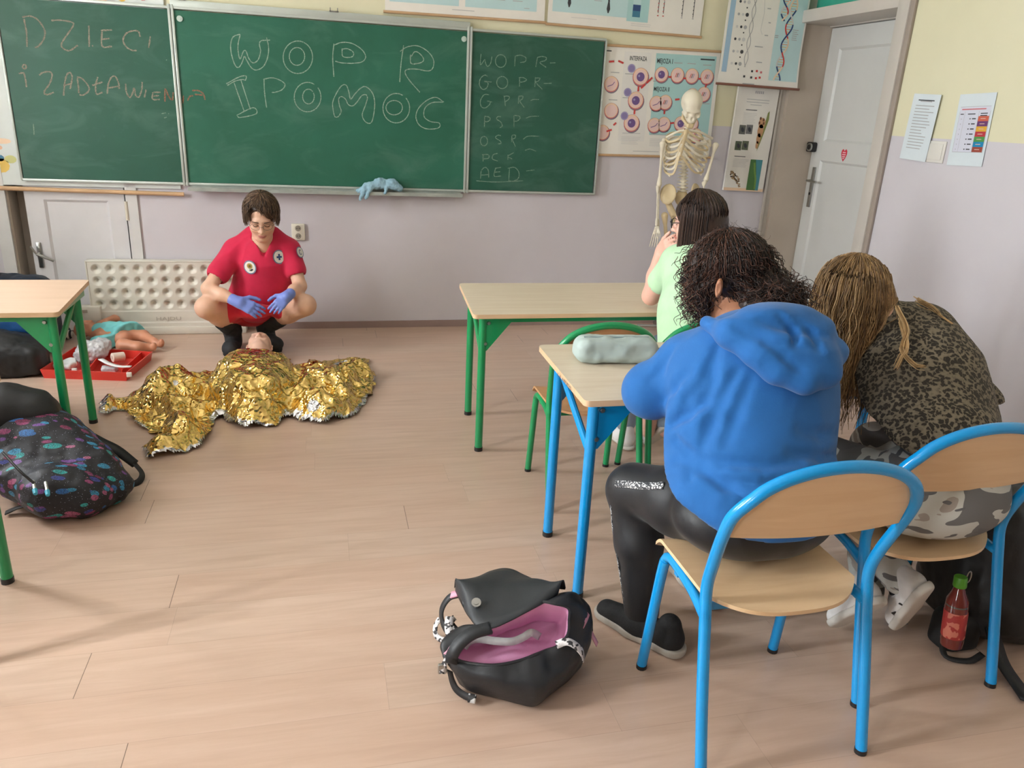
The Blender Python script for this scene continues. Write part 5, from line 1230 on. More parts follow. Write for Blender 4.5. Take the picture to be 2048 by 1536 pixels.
Fq = lambda x, y, z: PZ(*z7f(x, y), z)
fb = empty('backpack', 'black backpack with feather print lying on the floor at the left edge', 'backpack', (-1.1, 3.3, 0))
q = chain([Fq(900, 720, 0.07), Fq(700, 640, 0.11), Fq(400, 480, 0.16), Fq(120, 350, 0.20), Fq(-150, 300, 0.2)], [0.06, 0.105, 0.15, 0.17, 0.16], 0.06) + \
    chain([Fq(860, 780, 0.06), Fq(640, 800, 0.085), Fq(420, 780, 0.10), Fq(150, 650, 0.11)], [0.05, 0.08, 0.095, 0.10], 0.05) + [plane((0, 0, 0.004), (0, 0, -1), 0.01)]
blob('main_body', q, M_fea, fb, 0.007, 0, lambda V: 0.008 * fbm(V, 11, 3) + 0.004 * (1 - np.abs(vnoise(V, 16)) * 2))
q = chain([Fq(430, 300, 0.25), Fq(250, 150, 0.33), Fq(60, 140, 0.34), Fq(-100, 200, 0.33)], [0.05, 0.075, 0.09, 0.09], 0.05) + [cone(Fq(380, 160, 0.30), Fq(480, 270, 0.22), 0.045, 0.05, 0.04)]
blob('back_pad', q, M_nyl, fb, 0.007, 0, lambda V: 0.006 * fbm(V, 14, 2))
st = smooth_path([Fq(430, 170, 0.30), Fq(560, 290, 0.22), Fq(760, 400, 0.16), Fq(900, 465, 0.12), Fq(1040, 570, 0.05)], 6)
V, F = ribbon_np(st, (0.2, -0.5, 0.8), np.linspace(0.06, 0.035, len(st)), 0.014); mesh_np('shoulder_strap', V, F, M_nyl, fb)
st = smooth_path([Fq(1030, 560, 0.055), Fq(1090, 640, 0.03), Fq(1070, 700, 0.015), Fq(1000, 725, 0.012), Fq(945, 700, 0.02)], 6); V, F = ribbon_np(st, (0.5, -0.3, 0.3), 0.028, 0.003); mesh_np('webbing_loop', V, F, M_web, fb)
st = smooth_path([Fq(300, 870, 0.06), Fq(150, 900, 0.03), Fq(40, 945, 0.012)], 6); V, F = ribbon_np(st, (0, 0, 1), 0.032, 0.004); mesh_np('webbing_loop', V, F, M_web, fb)
for x, y in ((255, 740), (350, 750)):
    m = MB(); a = Fq(x, y - 40, 0.21); b = Fq(x + 12, y + 25, 0.195); m.tube([a, b], 0.006, 8, 0); m.tube([b, b + (b - a) * 0.5], [0.009, 0.007], 8, 1); m.build('zip_pull', [M_chrome, mat('cyan_tag', (60, 170, 200), 0.5)], fb)
m = MB(); m.tube(push_out(q, smooth_path([Fq(20, 480, 0.3), Fq(150, 620, 0.26), Fq(260, 715, 0.22)], 8), 0.002), 0.005, 8); m.build('zip', M_black, fb)
a = Fq(735, 550, 0.16); m = MB(); m.box(a - np.array([0.020, 0.003, 0.012]), a + np.array([0.020, 0.003, 0.012]), 0, R=basis((-0.2, -1, 0.9), (0.3, 0.6, 1)) @ np.diag([1, 1, 1]), c=a); m.build('fabric_label', mat('mint_label', (150, 190, 184), 0.6), fb)

# ---- pencil case on the blue desk
pc = empty('pencil_case', 'pale grey-green pencil case on the blue-framed desk', 'pencil case', tuple(PZ(1225, 715, 0.76)))
a, b = PZ(1170, 698, 0.806), PZ(1290, 698, 0.806); ax_ = vn(b - a); Rp = np.stack([ax_, vn(np.cross((0, 0, 1), ax_)), np.array([0, 0, 1.0])], 1)
q = [rbox((a + b) / 2 + np.array([0, 0, 0.001]), (0.152, 0.058, 0.046), 0.040, Rp, 0.01), ell((a * 0.78 + b * 0.22) + Rp @ np.array([0, -0.066, 0.006]), (0.055, 0.014, 0.02), Rp, 0.02, 's'), ell((a * 0.1 + b * 0.9) + Rp @ np.array([0, -0.065, 0.004]), (0.05, 0.016, 0.026), Rp, 0.02, 's')]
M_pc = mat('pale_sage_leatherette', (176, 192, 188), 0.45, var=0.05, bump=0.2, bscale=40)
blob('case_body', q, M_pc, pc, 0.005, 0, lambda V: 0.003 * fbm(V, 28, 2))
m = MB(); m.tube([a + Rp @ np.array([-0.01, -0.01, 0.0465]), b + Rp @ np.array([0.005, -0.01, 0.0465])], 0.0035, 8, 0); m.build('zip', mat('grey_zip', (140, 158, 160), 0.5), pc)
m = MB(); e_ = b + Rp @ np.array([0.04, -0.02, 0.0]); m.box(e_ - np.array([0.015, 0.004, 0.012]), e_ + np.array([0.015, 0.004, 0.012]), bev=0.003); m.build('pull_tab', M_pc, pc)

# ---- foreground: open black backpack with pink lining
z7 = lambda x, y: (840 + x / 4.8, 1110 + y / 4.8)
G = lambda x, y, z: PZ(*z7(x, y), z)
bag = empty('backpack', 'open black backpack with pink lining and raised flap on the floor', 'backpack', tuple(G(850, 1250, 0)))
rim = [(370, 1010, .125), (540, 1047, .13), (740, 1055, .135), (950, 1015, .14), (1110, 955, .15), (1210, 915, .15), (1330, 870, .165), (1420, 760, .19), (1432, 620, .23), (1425, 510, .26), (1290, 470, .275), (1150, 455, .27), (980, 560, .24), (800, 650, .22), (620, 690, .20), (480, 700, .18), (330, 830, .15), (300, 930, .13)]
low = [(300, 1085, .07), (450, 1290, .025), (720, 1370, .02), (940, 1430, .02), (1090, 1455, .02), (1220, 1370, .025), (1390, 1220, .035), (1520, 1080, .05), (1620, 860, .09), (1645, 660, .14), (1590, 500, .20), (1480, 400, .24), (1250, 500, .12), (900, 680, .1), (650, 760, .1), (480, 800, .1), (290, 900, .09), (270, 1000, .08)]
inn = [(420, 960, .085), (560, 980, .085), (740, 985, .085), (930, 960, .085), (1060, 930, .085), (1150, 890, .085), (1230, 820, .085), (1290, 760, .095), (1310, 700, .105), (1300, 650, .115), (1230, 640, .115), (1120, 640, .115), (980, 690, .105), (830, 740, .095), (680, 790, .095), (560, 830, .085), (450, 870, .085), (420, 910, .085)]
R3 = np.array([G(*p) for p in rim]); L3 = np.array([G(*p) for p in low]); I3 = np.array([G(*p) for p in inn])
R3, L3, I3 = (smooth_path(a, 5, True) for a in (R3, L3, I3)); n = len(R3)
cenb = L3.mean(0)
def loft(loops, flip=False):
    V = np.vstack(loops); F = []
    for j in range(len(loops) - 1):
        for i in range(n):
            f = (j * n + i, j * n + (i + 1) % n, (j + 1) * n + (i + 1) % n, (j + 1) * n + i); F.append(f[::-1] if flip else f)
    return V, F
loops = []
for t in np.linspace(0, 1, 11):
    A = R3 * (1 - t) + L3 * t; o = (A - cenb) * np.array([1, 1, 0]); o /= np.linalg.norm(o, axis=1)[:, None] + 1e-9; loops.append(A + o * 0.030 * math.sin(math.pi * t) + np.array([0, 0, 0.02]) * math.sin(math.pi * t))
fl = L3.copy(); fl[:, 2] = 0.003; fl = cenb * np.array([1, 1, 0]) + (fl - cenb * np.array([1, 1, 0])) * 0.86; fl[:, 2] = 0.003; loops.append(fl)
cl_ = fl * 0.05 + 0.95 * fl.mean(0); loops.append(cl_)
V, F = loft(loops, True); V = V + ((0.010 * fbm(V, 13, 3) + 0.004 * (1 - 2 * np.abs(vnoise(V, 24)))) * np.clip((V[:, 2] - 0.01) / 0.03, 0, 1))[:, None] * np.array([0.6, -0.6, 0.5])
mesh_np('main_body', V, F, nylon('black_bag_nylon', (34, 36, 40), 0.42, 0.2), bag)
loops = []
for t in np.linspace(0, 1, 8):
    A = R3 * (1 - t) + I3 * t; loops.append(A + np.array([0, 0, -0.03]) * math.sin(math.pi * t) * 0.6 + np.array([0, 0, 0.001]))
cl_ = I3 * 0.04 + 0.96 * I3.mean(0); loops.append(cl_)
V, F = loft(loops); V = V + (0.006 * fbm(V, 16, 2))[:, None] * np.array([0, 0, 1.0])
mesh_np('pink_lining', V, F, mat('pink_lining_fabric', (228, 168, 202), 0.6, var=0.06, vscale=12, bump=0.35, bscale=300, bdist=0.001), bag)
m = MB(); m.tube(np.vstack([R3, R3[:1]]), 0.0045, 6, cap=False); m.build('rim_piping', M_nyl2, bag)
up_ = smooth_path([G(335, 300, .21), G(400, 240, .22), G(560, 200, .22), G(700, 145, .21), G(830, 130, .20), G(1000, 190, .21), G(1180, 255, .24), G(1400, 312, .28)], 5); lo2 = smooth_path([G(345, 330, .21), G(410, 460, .22), G(480, 580, .225), G(560, 675, .225), G(700, 695, .23), G(900, 610, .25), G(1100, 500, .27), G(1330, 360, .285)], 5)
nu = len(up_); nv = 10; V = []
for s_ in (0, 1):
    for j in range(nv):
        t = j / (nv - 1); P_ = up_ * (1 - t) + lo2 * t; P_ = P_ + np.array([0, 0, 0.035 * math.sin(math.pi * t)]) + (0.005 * fbm(P_, 12, 2))[:, None] * np.array([0, 0, 1]); V.append(P_ - np.array([0.002, 0.0, 0.006]) * s_)
V = np.vstack(V); N_ = nu * nv; F = []
for j in range(nv - 1):
    for i in range(nu - 1):
        a = j * nu + i; F.append((a + nu, a + nu + 1, a + 1, a)); F.append((N_ + a, N_ + a + 1, N_ + a + nu + 1, N_ + a + nu))
ring = list(range(nu)) + [j * nu + nu - 1 for j in range(1, nv)] + [(nv - 1) * nu + i for i in range(nu - 2, -1, -1)] + [j * nu for j in range(nv - 2, 0, -1)]
for k in range(len(ring)): a, b = ring[k], ring[(k + 1) % len(ring)]; F.append((a, b, N_ + b, N_ + a))
flap = mesh_np('flap', V, F, nylon('flap_nylon', (40, 43, 46), 0.5, 0.15), bag)
b_ = G(540, 462, .25); m = MB(); m.disc(b_, 0.014, (-0.1, -0.5, 0.85), 0.006, 18); m.disc(b_ + np.array([-0.001, -0.003, 0.006]), 0.008, (-0.1, -0.5, 0.85), 0.002, 14); m.build('snap_button', M_chrome, flap)
def print_mat(name, a, b, sc):
    m = bpy.data.materials.new(name); t = NT(m); v = t.coord('Object'); t.color(t.ramp(t.noise(v, sc, 2, 0.4), [(0.53, srgb(a)), (0.56, srgb(b))])); t.b.inputs['Roughness'].default_value = 0.6; return m
M_ptape = print_mat('printed_white_tape', (216, 212, 212), (52, 50, 52), 75); M_btape = print_mat('printed_black_tape', (40, 38, 38), (200, 198, 196), 75)
def strap(name, pts, mt, w, th=0.003, nrm=(0, -0.4, 0.9), parent=bag, k=6):
    p = smooth_path([G(*q) for q in pts], k); V, F = ribbon_np(p, nrm, w, th); return mesh_np(name, V, F, mt, parent)
strap('shoulder_strap', [(680, 700, .225), (520, 745, .22), (400, 830, .20), (320, 940, .17), (300, 1030, .13)], M_nyl2, 0.034, 0.012)
strap('shoulder_strap', [(660, 690, .222), (500, 720, .217), (370, 810, .197), (285, 910, .165), (245, 940, .14)], mat('pink_edge_tape', (220, 158, 178), 0.6), 0.012, 0.006)
strap('webbing', [(285, 930, .155), (260, 1000, .13), (225, 1070, .10), (215, 1140, .08)], M_ptape, 0.018)
m = MB(); p_ = G(215, 1090, .09); m.box(p_ - np.array([0.013, 0.006, 0.016]), p_ + np.array([0.013, 0.006, 0.016]), bev=0.004); m.build('buckle', M_chrome, bag)
strap('webbing', [(285, 1110, .08), (310, 1210, .04), (350, 1290, .02), (430, 1350, .012), (525, 1385, .02)], M_web, 0.020, nrm=(-0.6, -0.5, 0.4))
strap('strap_end', [(465, 1370, .022), (535, 1385, .024)], M_btape, 0.024, 0.006, nrm=(-0.3, -0.7, 0.5))
strap('shoulder_strap', [(385, 375, .20), (280, 410, .18), (210, 520, .14), (215, 640, .10), (265, 740, .08), (330, 790, .07)], M_nyl2, 0.020, 0.004, nrm=(-0.8, -0.3, 0.3))
strap('pink_tab', [(300, 385, .19), (370, 365, .205)], mat('pink_edge_tape', (220, 158, 178)), 0.022, 0.006)
strap('webbing', [(190, 610, .06), (150, 680, .04), (150, 760, .02), (200, 810, .015), (265, 820, .02)], M_ptape, 0.018, nrm=(-0.7, -0.4, 0.4))
strap('webbing', [(285, 590, .12), (275, 680, .10), (290, 770, .08), (320, 800, .07)], M_ptape, 0.026, nrm=(-0.3, -0.6, 0.5))
strap('webbing', [(330, 600, .10), (300, 650, .07), (350, 720, .05), (390, 750, .06)], M_btape, 0.018, nrm=(-0.3, -0.6, 0.5))
strap('silver_strap', [(420, 890, .135), (470, 830, .15), (560, 805, .155), (720, 825, .15), (880, 830, .15), (990, 790, .16), (1070, 745, .175), (1150, 785, .15)], mat('silver_ribbon', (188, 190, 188), 0.4, var=0.1, vscale=40), 0.022, 0.003, nrm=(0, -0.9, 0.5))
strap('printed_strap', [(1310, 862, .172), (1400, 832, .19), (1480, 860, .185), (1550, 930, .16), (1570, 1000, .12)], M_ptape, 0.022, 0.004, nrm=(0.5, -0.6, 0.7))
strap('zip_strip', [(1545, 690, .20), (1580, 620, .215), (1605, 555, .225)], mat('pink_edge_tape', (220, 158, 178)), 0.020, 0.006, nrm=(0.6, -0.6, 0.5))
strap('zip_ribbon', [(1610, 680, .18), (1650, 760, .14), (1700, 860, .10)], mat('pink_edge_tape', (220, 158, 178)), 0.016, 0.003, nrm=(0.6, -0.6, 0.5))
strap('side_strap', [(1480, 400, .26), (1580, 470, .24), (1640, 600, .19), (1650, 760, .12)], M_nyl, 0.022, 0.006, nrm=(0.7, -0.3, 0.6))

# ---- right: black backpack with a bottle in its side pocket
bp3 = empty('backpack', 'plain black backpack on the floor at the right, with a bottle in its side pocket', 'backpack', (2.2, 1.75, 0))
blob('main_body', [rbox((2.26, 1.85, 0.26), (0.28, 0.17, 0.26), 0.13, k=0.05), ell((2.24, 1.73, 0.16), (0.24, 0.14, 0.16), k=0.06), plane((0, 0, 0.003), (0, 0, -1), 0.01)], M_nyl, bp3, 0.009, 0, lambda V: 0.012 * fbm(V, 9, 3))
blob('side_pocket', [rbox(PY(1915, 1265, 1.70) + np.array([0.02, 0.03, -0.03]), (0.075, 0.055, 0.10), 0.045, k=0.01), plane((0, 0, 0.004), (0, 0, -1), 0.01)], mat('black_mesh_fabric', (24, 25, 26), 0.7), bp3, 0.007)
V, F = ribbon_np(smooth_path([(2.05, 1.66, 0.10), (2.03, 1.58, 0.04), (2.02, 1.50, 0.014), (2.0, 1.44, 0.01)], 6), (0.2, -0.2, 1), 0.05, 0.008); mesh_np('shoulder_strap', V, F, M_nyl, bp3)
V, F = ribbon_np(smooth_path([(1.93, 1.72, 0.03), (1.90, 1.66, 0.012), (1.96, 1.63, 0.010), (2.02, 1.64, 0.02)], 6), (0.1, -0.2, 1), 0.02, 0.004); mesh_np('webbing_loop', V, F, M_web, bp3)
bt = empty('drink_bottle', 'small bottle of red drink with a green cap in the black backpack side pocket', 'bottle', tuple(PY(1905, 1290, 1.64)))
top = PY(1922, 1153, 1.655); bot = PY(1902, 1292, 1.63); axb = vn(top - bot); Lb = np.linalg.norm(top - bot)
m = MB(); m.tube([bot + axb * Lb * t for t in (0, .02, .1, .55, .68, .78, .86)], [0.024, 0.031, 0.033, 0.033, 0.031, 0.020, 0.015], 24); m.build('bottle_body', mat('red_drink', (110, 40, 34), 0.12, var=0.1, coat=0.5), bt)
m = MB(); m.tube([bot + axb * Lb * t for t in (.16, .165, .52, .525)], [0.0332, 0.0338, 0.0338, 0.0332], 24); m.build('bottle_label', print_mat('red_label', (168, 52, 48), (206, 120, 100), 40), bt)
m = MB(); m.tube([bot + axb * Lb * t for t in (.60, .67, .76, .85)], [0.0325, 0.0305, 0.021, 0.0155], 24); m.build('clear_shoulder', mat('clear_plastic', (120, 116, 108), 0.1, trans=0.5, coat=0.5), bt)
m = MB(); m.tube([bot + axb * Lb * t for t in (.86, .87, .99, 1.0)], [0.0185, 0.0195, 0.0190, 0.0175], 24); m.build('bottle_cap', mat('green_cap', (84, 150, 40), 0.35), bt)
m = MB(); c_ = top + np.array([0.03, 0.0, -0.005]); m.tube([c_ + np.array([0.008 * math.cos(a), 0, 0.02 * math.sin(a)]) for a in np.linspace(0, 2 * math.pi, 14)], 0.002, 6, cap=False); m.build('key_ring', M_chrome, bt)
# ------------------------------------------------------------------ people
def surf(prims, u, v, infl=0.0, near=1.0, far=7.0, off=0.0):
    """first point of the shape along the sight line through (u, v), and its normal"""
    d = ray(u, v); t = np.arange(near, far, 0.004); P = np.array([0, 0, CAM_H]) + t[:, None] * d
    e = eval_pts(prims, P, infl); k = np.argmax(e < 0) if (e < 0).any() else int(np.argmin(e)); p = P[k]
    g = np.array([float((eval_pts(prims, (p + np.eye(3)[i] * .003)[None], infl) - eval_pts(prims, (p - np.eye(3)[i] * .003)[None], infl))[0]) for i in range(3)])
    g = vn(g); return p + g * off, g
SHOE_Q = []
def shoe(parent, heel, toe, up, up_m, sole_m, w=0.042, sole=0.022, nm='shoe', top=0.07):
    heel, toe = np.array(heel, float), np.array(toe, float); f = vn(toe - heel); r = vn(np.cross(f, up)); u = np.cross(r, f); R = np.stack([r, f, u], 1); L = np.linalg.norm(toe - heel)
    P = lambda x, y, z: heel + R @ np.array([x, y, z])
    q = [cone(P(0, 0.01, 0.045), P(0, L * 0.45, 0.038), w * 0.86, w * 0.95, 0.03), cone(P(0, L * 0.45, 0.038), P(0, L * 0.88, 0.030), w * 0.95, w * 0.78, 0.03), cone(P(0, 0.015, 0.05), P(0, 0.02, top + 0.02), w * 0.85, w * 0.8, 0.02), plane(P(0, 0, sole * 0.7), -u, 0.004)]
    o = blob(nm, q, up_m, parent, 0.005); SHOE_Q[:] = q
    s_ = [cone(P(0, 0.0, 0.02), P(0, L * 0.5, 0.02), w * 0.92, w * 1.0, 0.02, (u, 1.0)), cone(P(0, L * 0.5, 0.02), P(0, L * 0.9, 0.022), w * 1.0, w * 0.85, 0.02), plane(P(0, 0, sole), u, 0.004), plane(P(0, 0, 0.0), -u, 0.004)]
    blob('sole', s_, sole_m, o, 0.005); return o
def scalp_paths(c, R, n, crown=(0, -0.02, 0.12), rad=(0.082, 0.104, 0.092), cen=(0, -0.012, 0.035), end=None, M=16, rng=RNG, az=(0, 360), hang=None, jit=0.010, s=1.0, wave=0.0):
    """combed hair: from the crown over the scalp, then hanging straight down"""
    out = []; c = np.array(c)
    for i in range(n):
        a = math.radians(rng.uniform(*az)); th_e = math.radians(end(math.degrees(a)) + rng.uniform(-6, 6)); th0 = rng.uniform(0.02, 0.8) * th_e if rng.random() < 0.5 else 0.04
        j = 1 + rng.uniform(0.0, jit) / 0.09; hl = hang(math.degrees(a)) * rng.uniform(0.8, 1.1) if hang else 0
        arc_l = max(0.02, (th_e - th0) * 0.09); k = max(3, int(M * arc_l / (arc_l + hl + 1e-6))); k = min(k, M)
        P = []
        for t in np.linspace(0, 1, k):
            th = th0 + (th_e - th0) * t; aa = a + wave * math.sin(th * 5 + i)
            l = np.array(cen) + np.array(rad) * j * np.array([math.sin(th) * math.sin(aa), math.sin(th) * math.cos(aa), math.cos(th)])
            P.append(c + R @ (l * s))
        for t in np.linspace(0, 1, M - k + 1)[1:]: P.append(P[k - 1] + np.array([0, 0, -hl * t]))
        out.append(P)
    return np.array(out)
def head_cap(c, R, s=1.0, grow=0.006, face=(0.035, -0.01), extra=()):
    c = np.array(c); L = lambda x, y, z: c + R @ (np.array([x, y, z]) * s)
    q = [ell(L(0, -0.014, 0.036), np.array([0.074 + grow, 0.094 + grow, 0.083 + grow]) * s, R, 0.02), ell(L(0, -0.045, -0.02), np.array([0.066 + grow, 0.06 + grow, 0.07]) * s, R, 0.03)] + list(extra)
    q.append(ell(L(0, 0.10, -0.045), np.array([0.066, 0.085, 0.095]) * s, R, 0.012, 's')); return q
def skin(name, c): return mat(name, c, 0.5, var=0.06, vscale=12, bump=0.08, bscale=120, sss=0.12)
def cloth(name, c, var=0.07, bump=0.25, bs=220, rough=0.85, sheen=0.15): return mat(name, c, rough, var=var, vscale=14, bump=bump, bscale=bs, bdist=0.0015, sheen=sheen)
def hairmat(name, c): return mat(name, c, 0.42, var=0.2, vscale=30, spec=0.4)
M_eye = mat('eye_white', (236, 234, 230), 0.25); M_iris = mat('dark_iris', (58, 46, 40), 0.2); M_lip = mat('lip', (190, 118, 108), 0.5); M_brow = mat('brow_hair', (84, 62, 48), 0.8); M_frame = mat('dark_frame', (34, 34, 38), 0.35)
def glasses(parent, c, R, s, m_, r=0.0016, y=0.108):
    L = lambda a, b, d: np.array(c) + R @ (np.array([a, b, d]) * s); mb = MB()
    for sx in (-1, 1):
        mb.tube([L(sx * 0.033 + 0.024 * math.cos(t), y - 0.012 * abs(math.cos(t) * 0.5 + sx * 0.5), 0.001 + 0.019 * math.sin(t)) for t in np.linspace(0, 2 * math.pi, 20)], r, 6, cap=False)
        mb.tube([L(sx * 0.057, y - 0.012, 0.006), L(sx * 0.074, y - 0.035, 0.008), L(sx * 0.079, 0.0, 0.004)], r, 6)
    mb.tube([L(-0.010, y, 0.004), L(0, y + 0.006, 0.007), L(0.010, y, 0.004)], r, 6); return mb.build('glasses', m_, parent)
def face_bits(parent, c, R, s, closed=True, prims=None, lip=M_lip):
    L = lambda a, b, d: np.array(c) + R @ (np.array([a, b, d]) * s)
    for sx in (-1, 1):
        mb = MB(); mb.tube(smooth_path([L(sx * 0.014, 0.094, 0.021), L(sx * 0.030, 0.096, 0.026), L(sx * 0.049, 0.080, 0.021)], 5), np.array([0.0016, 0.0030, 0.0034, 0.0034, 0.0032, 0.0030, 0.0028, 0.0026, 0.0022, 0.0016, 0.0010]) * s, 6); mb.build('eyebrow', M_brow, parent)
        mb = MB(); mb.tube(smooth_path([L(sx * 0.017, 0.0855, -0.002), L(sx * 0.031, 0.0895, -0.0055), L(sx * 0.045, 0.083, -0.001)], 5), 0.0015 * s, 6); mb.build('eyelashes', M_brow, parent)
    mb = MB(); mb.tube(smooth_path([L(-0.023, 0.087, -0.065), L(-0.010, 0.0985, -0.0605), L(0, 0.0985, -0.062), L(0.010, 0.0985, -0.0605), L(0.023, 0.087, -0.065)], 4), np.array([0.0008] + [0.0034] * 15 + [0.0008]) * s, 8); mb.tube(smooth_path([L(-0.020, 0.087, -0.068), L(0, 0.097, -0.072), L(0.020, 0.087, -0.068)], 6), np.array([0.001] + [0.0040] * 11 + [0.001]) * s, 8); mb.build('lips', lip, parent)

# ============ A: crouching first-aider in a red T-shirt
A = empty('person', 'person in a red T-shirt and blue gloves crouching behind the foil blanket', 'person', (-0.45, 5.25, 0))
S_A = skin('skin_light', (222, 178, 152))
hA = PY(523, 434, 5.08); RA = basis((0.03, -0.90, -0.42))
neckA = PY(525, 492, 5.17); pelA = PY(512, 618, 5.38)
shR, shL = PY(468, 503, 5.2), PY(579, 502, 5.2); elR, wrR = PY(416, 577, 5.04), PY(474, 603, 4.95); elL, wrL = PY(600, 572, 5.10), PY(576, 591, 4.95)
knR, knL = PY(412, 614, 5.00), PY(611, 609, 5.02); anR, anL = np.array([-0.605, 5.27, 0.13]), np.array([-0.395, 5.32, 0.135])
qb = head_prims(hA, RA, 1.12, neckA, 0.054)
qb += [cone(neckA, neckA + np.array([0, 0.03, -0.07]), 0.06, 0.07, 0.03), cone(shR, shL, 0.055, 0.055, 0.05), cone((shR + shL) / 2 + np.array([0, 0.02, -0.08]), pelA + np.array([0, 0, 0.06]), 0.12, 0.12, 0.06, ((0, 1, 0.2), 1.3)), ell(pelA, (0.15, 0.13, 0.11), k=0.05)]
qb += chain([shR, elR], [0.052, 0.040], 0.03) + chain([elR, elR * 0.5 + wrR * 0.5, wrR], [0.040, 0.039, 0.027], 0.02) + chain([shL, elL], [0.052, 0.041], 0.03) + chain([elL, elL * 0.5 + wrL * 0.5, wrL], [0.041, 0.039, 0.028], 0.02)
for hip, kn, an, sx in ((pelA + np.array([-0.08, 0, 0]), knR, anR, -1), (pelA + np.array([0.08, 0, 0]), knL, anL, 1)):
    qb += chain([hip, hip * 0.45 + kn * 0.55 + np.array([0, 0, -0.01]), kn], [0.09, 0.085, 0.064], 0.04) + chain([kn + np.array([0, 0.005, -0.01]), kn * 0.6 + an * 0.4 + np.array([-0.01 * sx, 0.02, 0.0]), an], [0.062, 0.060, 0.042], 0.03)
pa = blob('body', qb, S_A, A, 0.0065)
# gloves
M_glove = mat('lilac_blue_nitrile', (120, 140, 214), 0.42, var=0.05, bump=0.25, bscale=60)
hpR = hand_prims(wrR + vn(wrR - elR) * 0.0, (0.86, -0.22, -0.36), (0.1, 0.75, -0.6), (0, 0.2, 1), 1.08, 0.24, 0.06, 0.9)
blob('glove', hpR + [cone(wrR - vn(wrR - elR) * 0.035, wrR + vn(wrR - elR) * 0.02, 0.034, 0.031, 0.015)], M_glove, A, 0.0042)
hpL = hand_prims(wrL, (-0.62, -0.45, -0.55), (-0.25, 0.75, -0.55), (-0.2, 0.1, 1), 0.95, 0.34, 0.05, 0.8)
blob('glove', hpL + [cone(wrL - vn(wrL - elL) * 0.03, wrL + vn(wrL - elL) * 0.02, 0.034, 0.031, 0.015)], M_glove, A, 0.0042)
# T-shirt
M_shirt = cloth('crimson_cotton', (200, 24, 68), bump=0.2); M_short = cloth('red_short_fabric', (206, 26, 52))
mid_ = (shR + shL) / 2
qs = [cone(shR + np.array([0.01, 0, 0]), shL - np.array([0.01, 0, 0]), 0.060, 0.060, 0.06), cone(mid_ + np.array([0, 0.0, -0.05]), mid_ + np.array([0, 0.03, -0.17]), 0.15, 0.165, 0.06, ((0, 1, 0.25), 1.35)), cone(mid_ + np.array([0, 0.03, -0.17]), PY(510, 596, 5.26), 0.165, 0.165, 0.05, ((0, 1, 0.2), 1.15)),
      cone(neckA + np.array([-0.005, 0.02, -0.02]), mid_ + np.array([0, 0, -0.05]), 0.072, 0.13, 0.07)]
qs += chain([shR, shR * 0.35 + elR * 0.65], [0.07, 0.070], 0.03) + chain([shL, shL * 0.40 + elL * 0.60], [0.07, 0.068], 0.03)
slv = [plane(shR * 0.42 + elR * 0.58, elR - shR, 0.004)]
qs_arm = [cone(shR, shR * 0.35 + elR * 0.65, 0.07, 0.072, 0.03), plane(shR * 0.44 + elR * 0.56, elR - shR, 0.004)]
trap = [cone(PY(504, 466, 5.22), PY(474, 494, 5.21), 0.042, 0.052, 0.05), cone(PY(547, 467, 5.22), PY(574, 494, 5.21), 0.042, 0.052, 0.05)]
qs2 = [q for q in qs[:4]] + trap + [cone(shR, shR * 0.42 + elR * 0.58, 0.062, 0.068, 0.04), cone(shL, shL * 0.46 + elL * 0.54, 0.062, 0.064, 0.04)]
qs2_ = list(qs2)
qs2 += [ell(neckA + np.array([0, -0.01, 0.045]), (0.062, 0.07, 0.055), k=0.008, op='s'), cone(surf(qs2_, 526, 478, 0.004, 4, 6.5)[0], surf(qs2_, 528, 510, 0.004, 4, 6.5)[0], 0.055, 0.012, 0.006, op='s'),
        ell(shR * 0.36 + elR * 0.64 + vn(elR - shR) * 0.035, (0.05, 0.05, 0.05), k=0.006, op='s'), ell(shL * 0.40 + elL * 0.60 + vn(elL - shL) * 0.035, (0.05, 0.05, 0.05), k=0.006, op='s')]
shirtA = blob('t_shirt', qs2, M_shirt, A, 0.0065, 0.004, folds((0.6, 0.1, 0.5), 13, 0.006))
hipq = [ell(pelA + np.array([0, -0.02, 0.01]), (0.19, 0.15, 0.12), k=0.04)]
for hip, kn in ((pelA + np.array([-0.08, 0, 0]), knR), (pelA + np.array([0.08, 0, 0]), knL)): hipq += [cone(hip, hip * 0.45 + kn * 0.55, 0.105, 0.105, 0.04)]
hipq += [ell(PY(505, 622, 5.10), (0.13, 0.06, 0.05), k=0.06)]
blob('shorts', hipq, M_short, A, 0.0065, 0, folds((1, 0, 0.1), 12, 0.006))
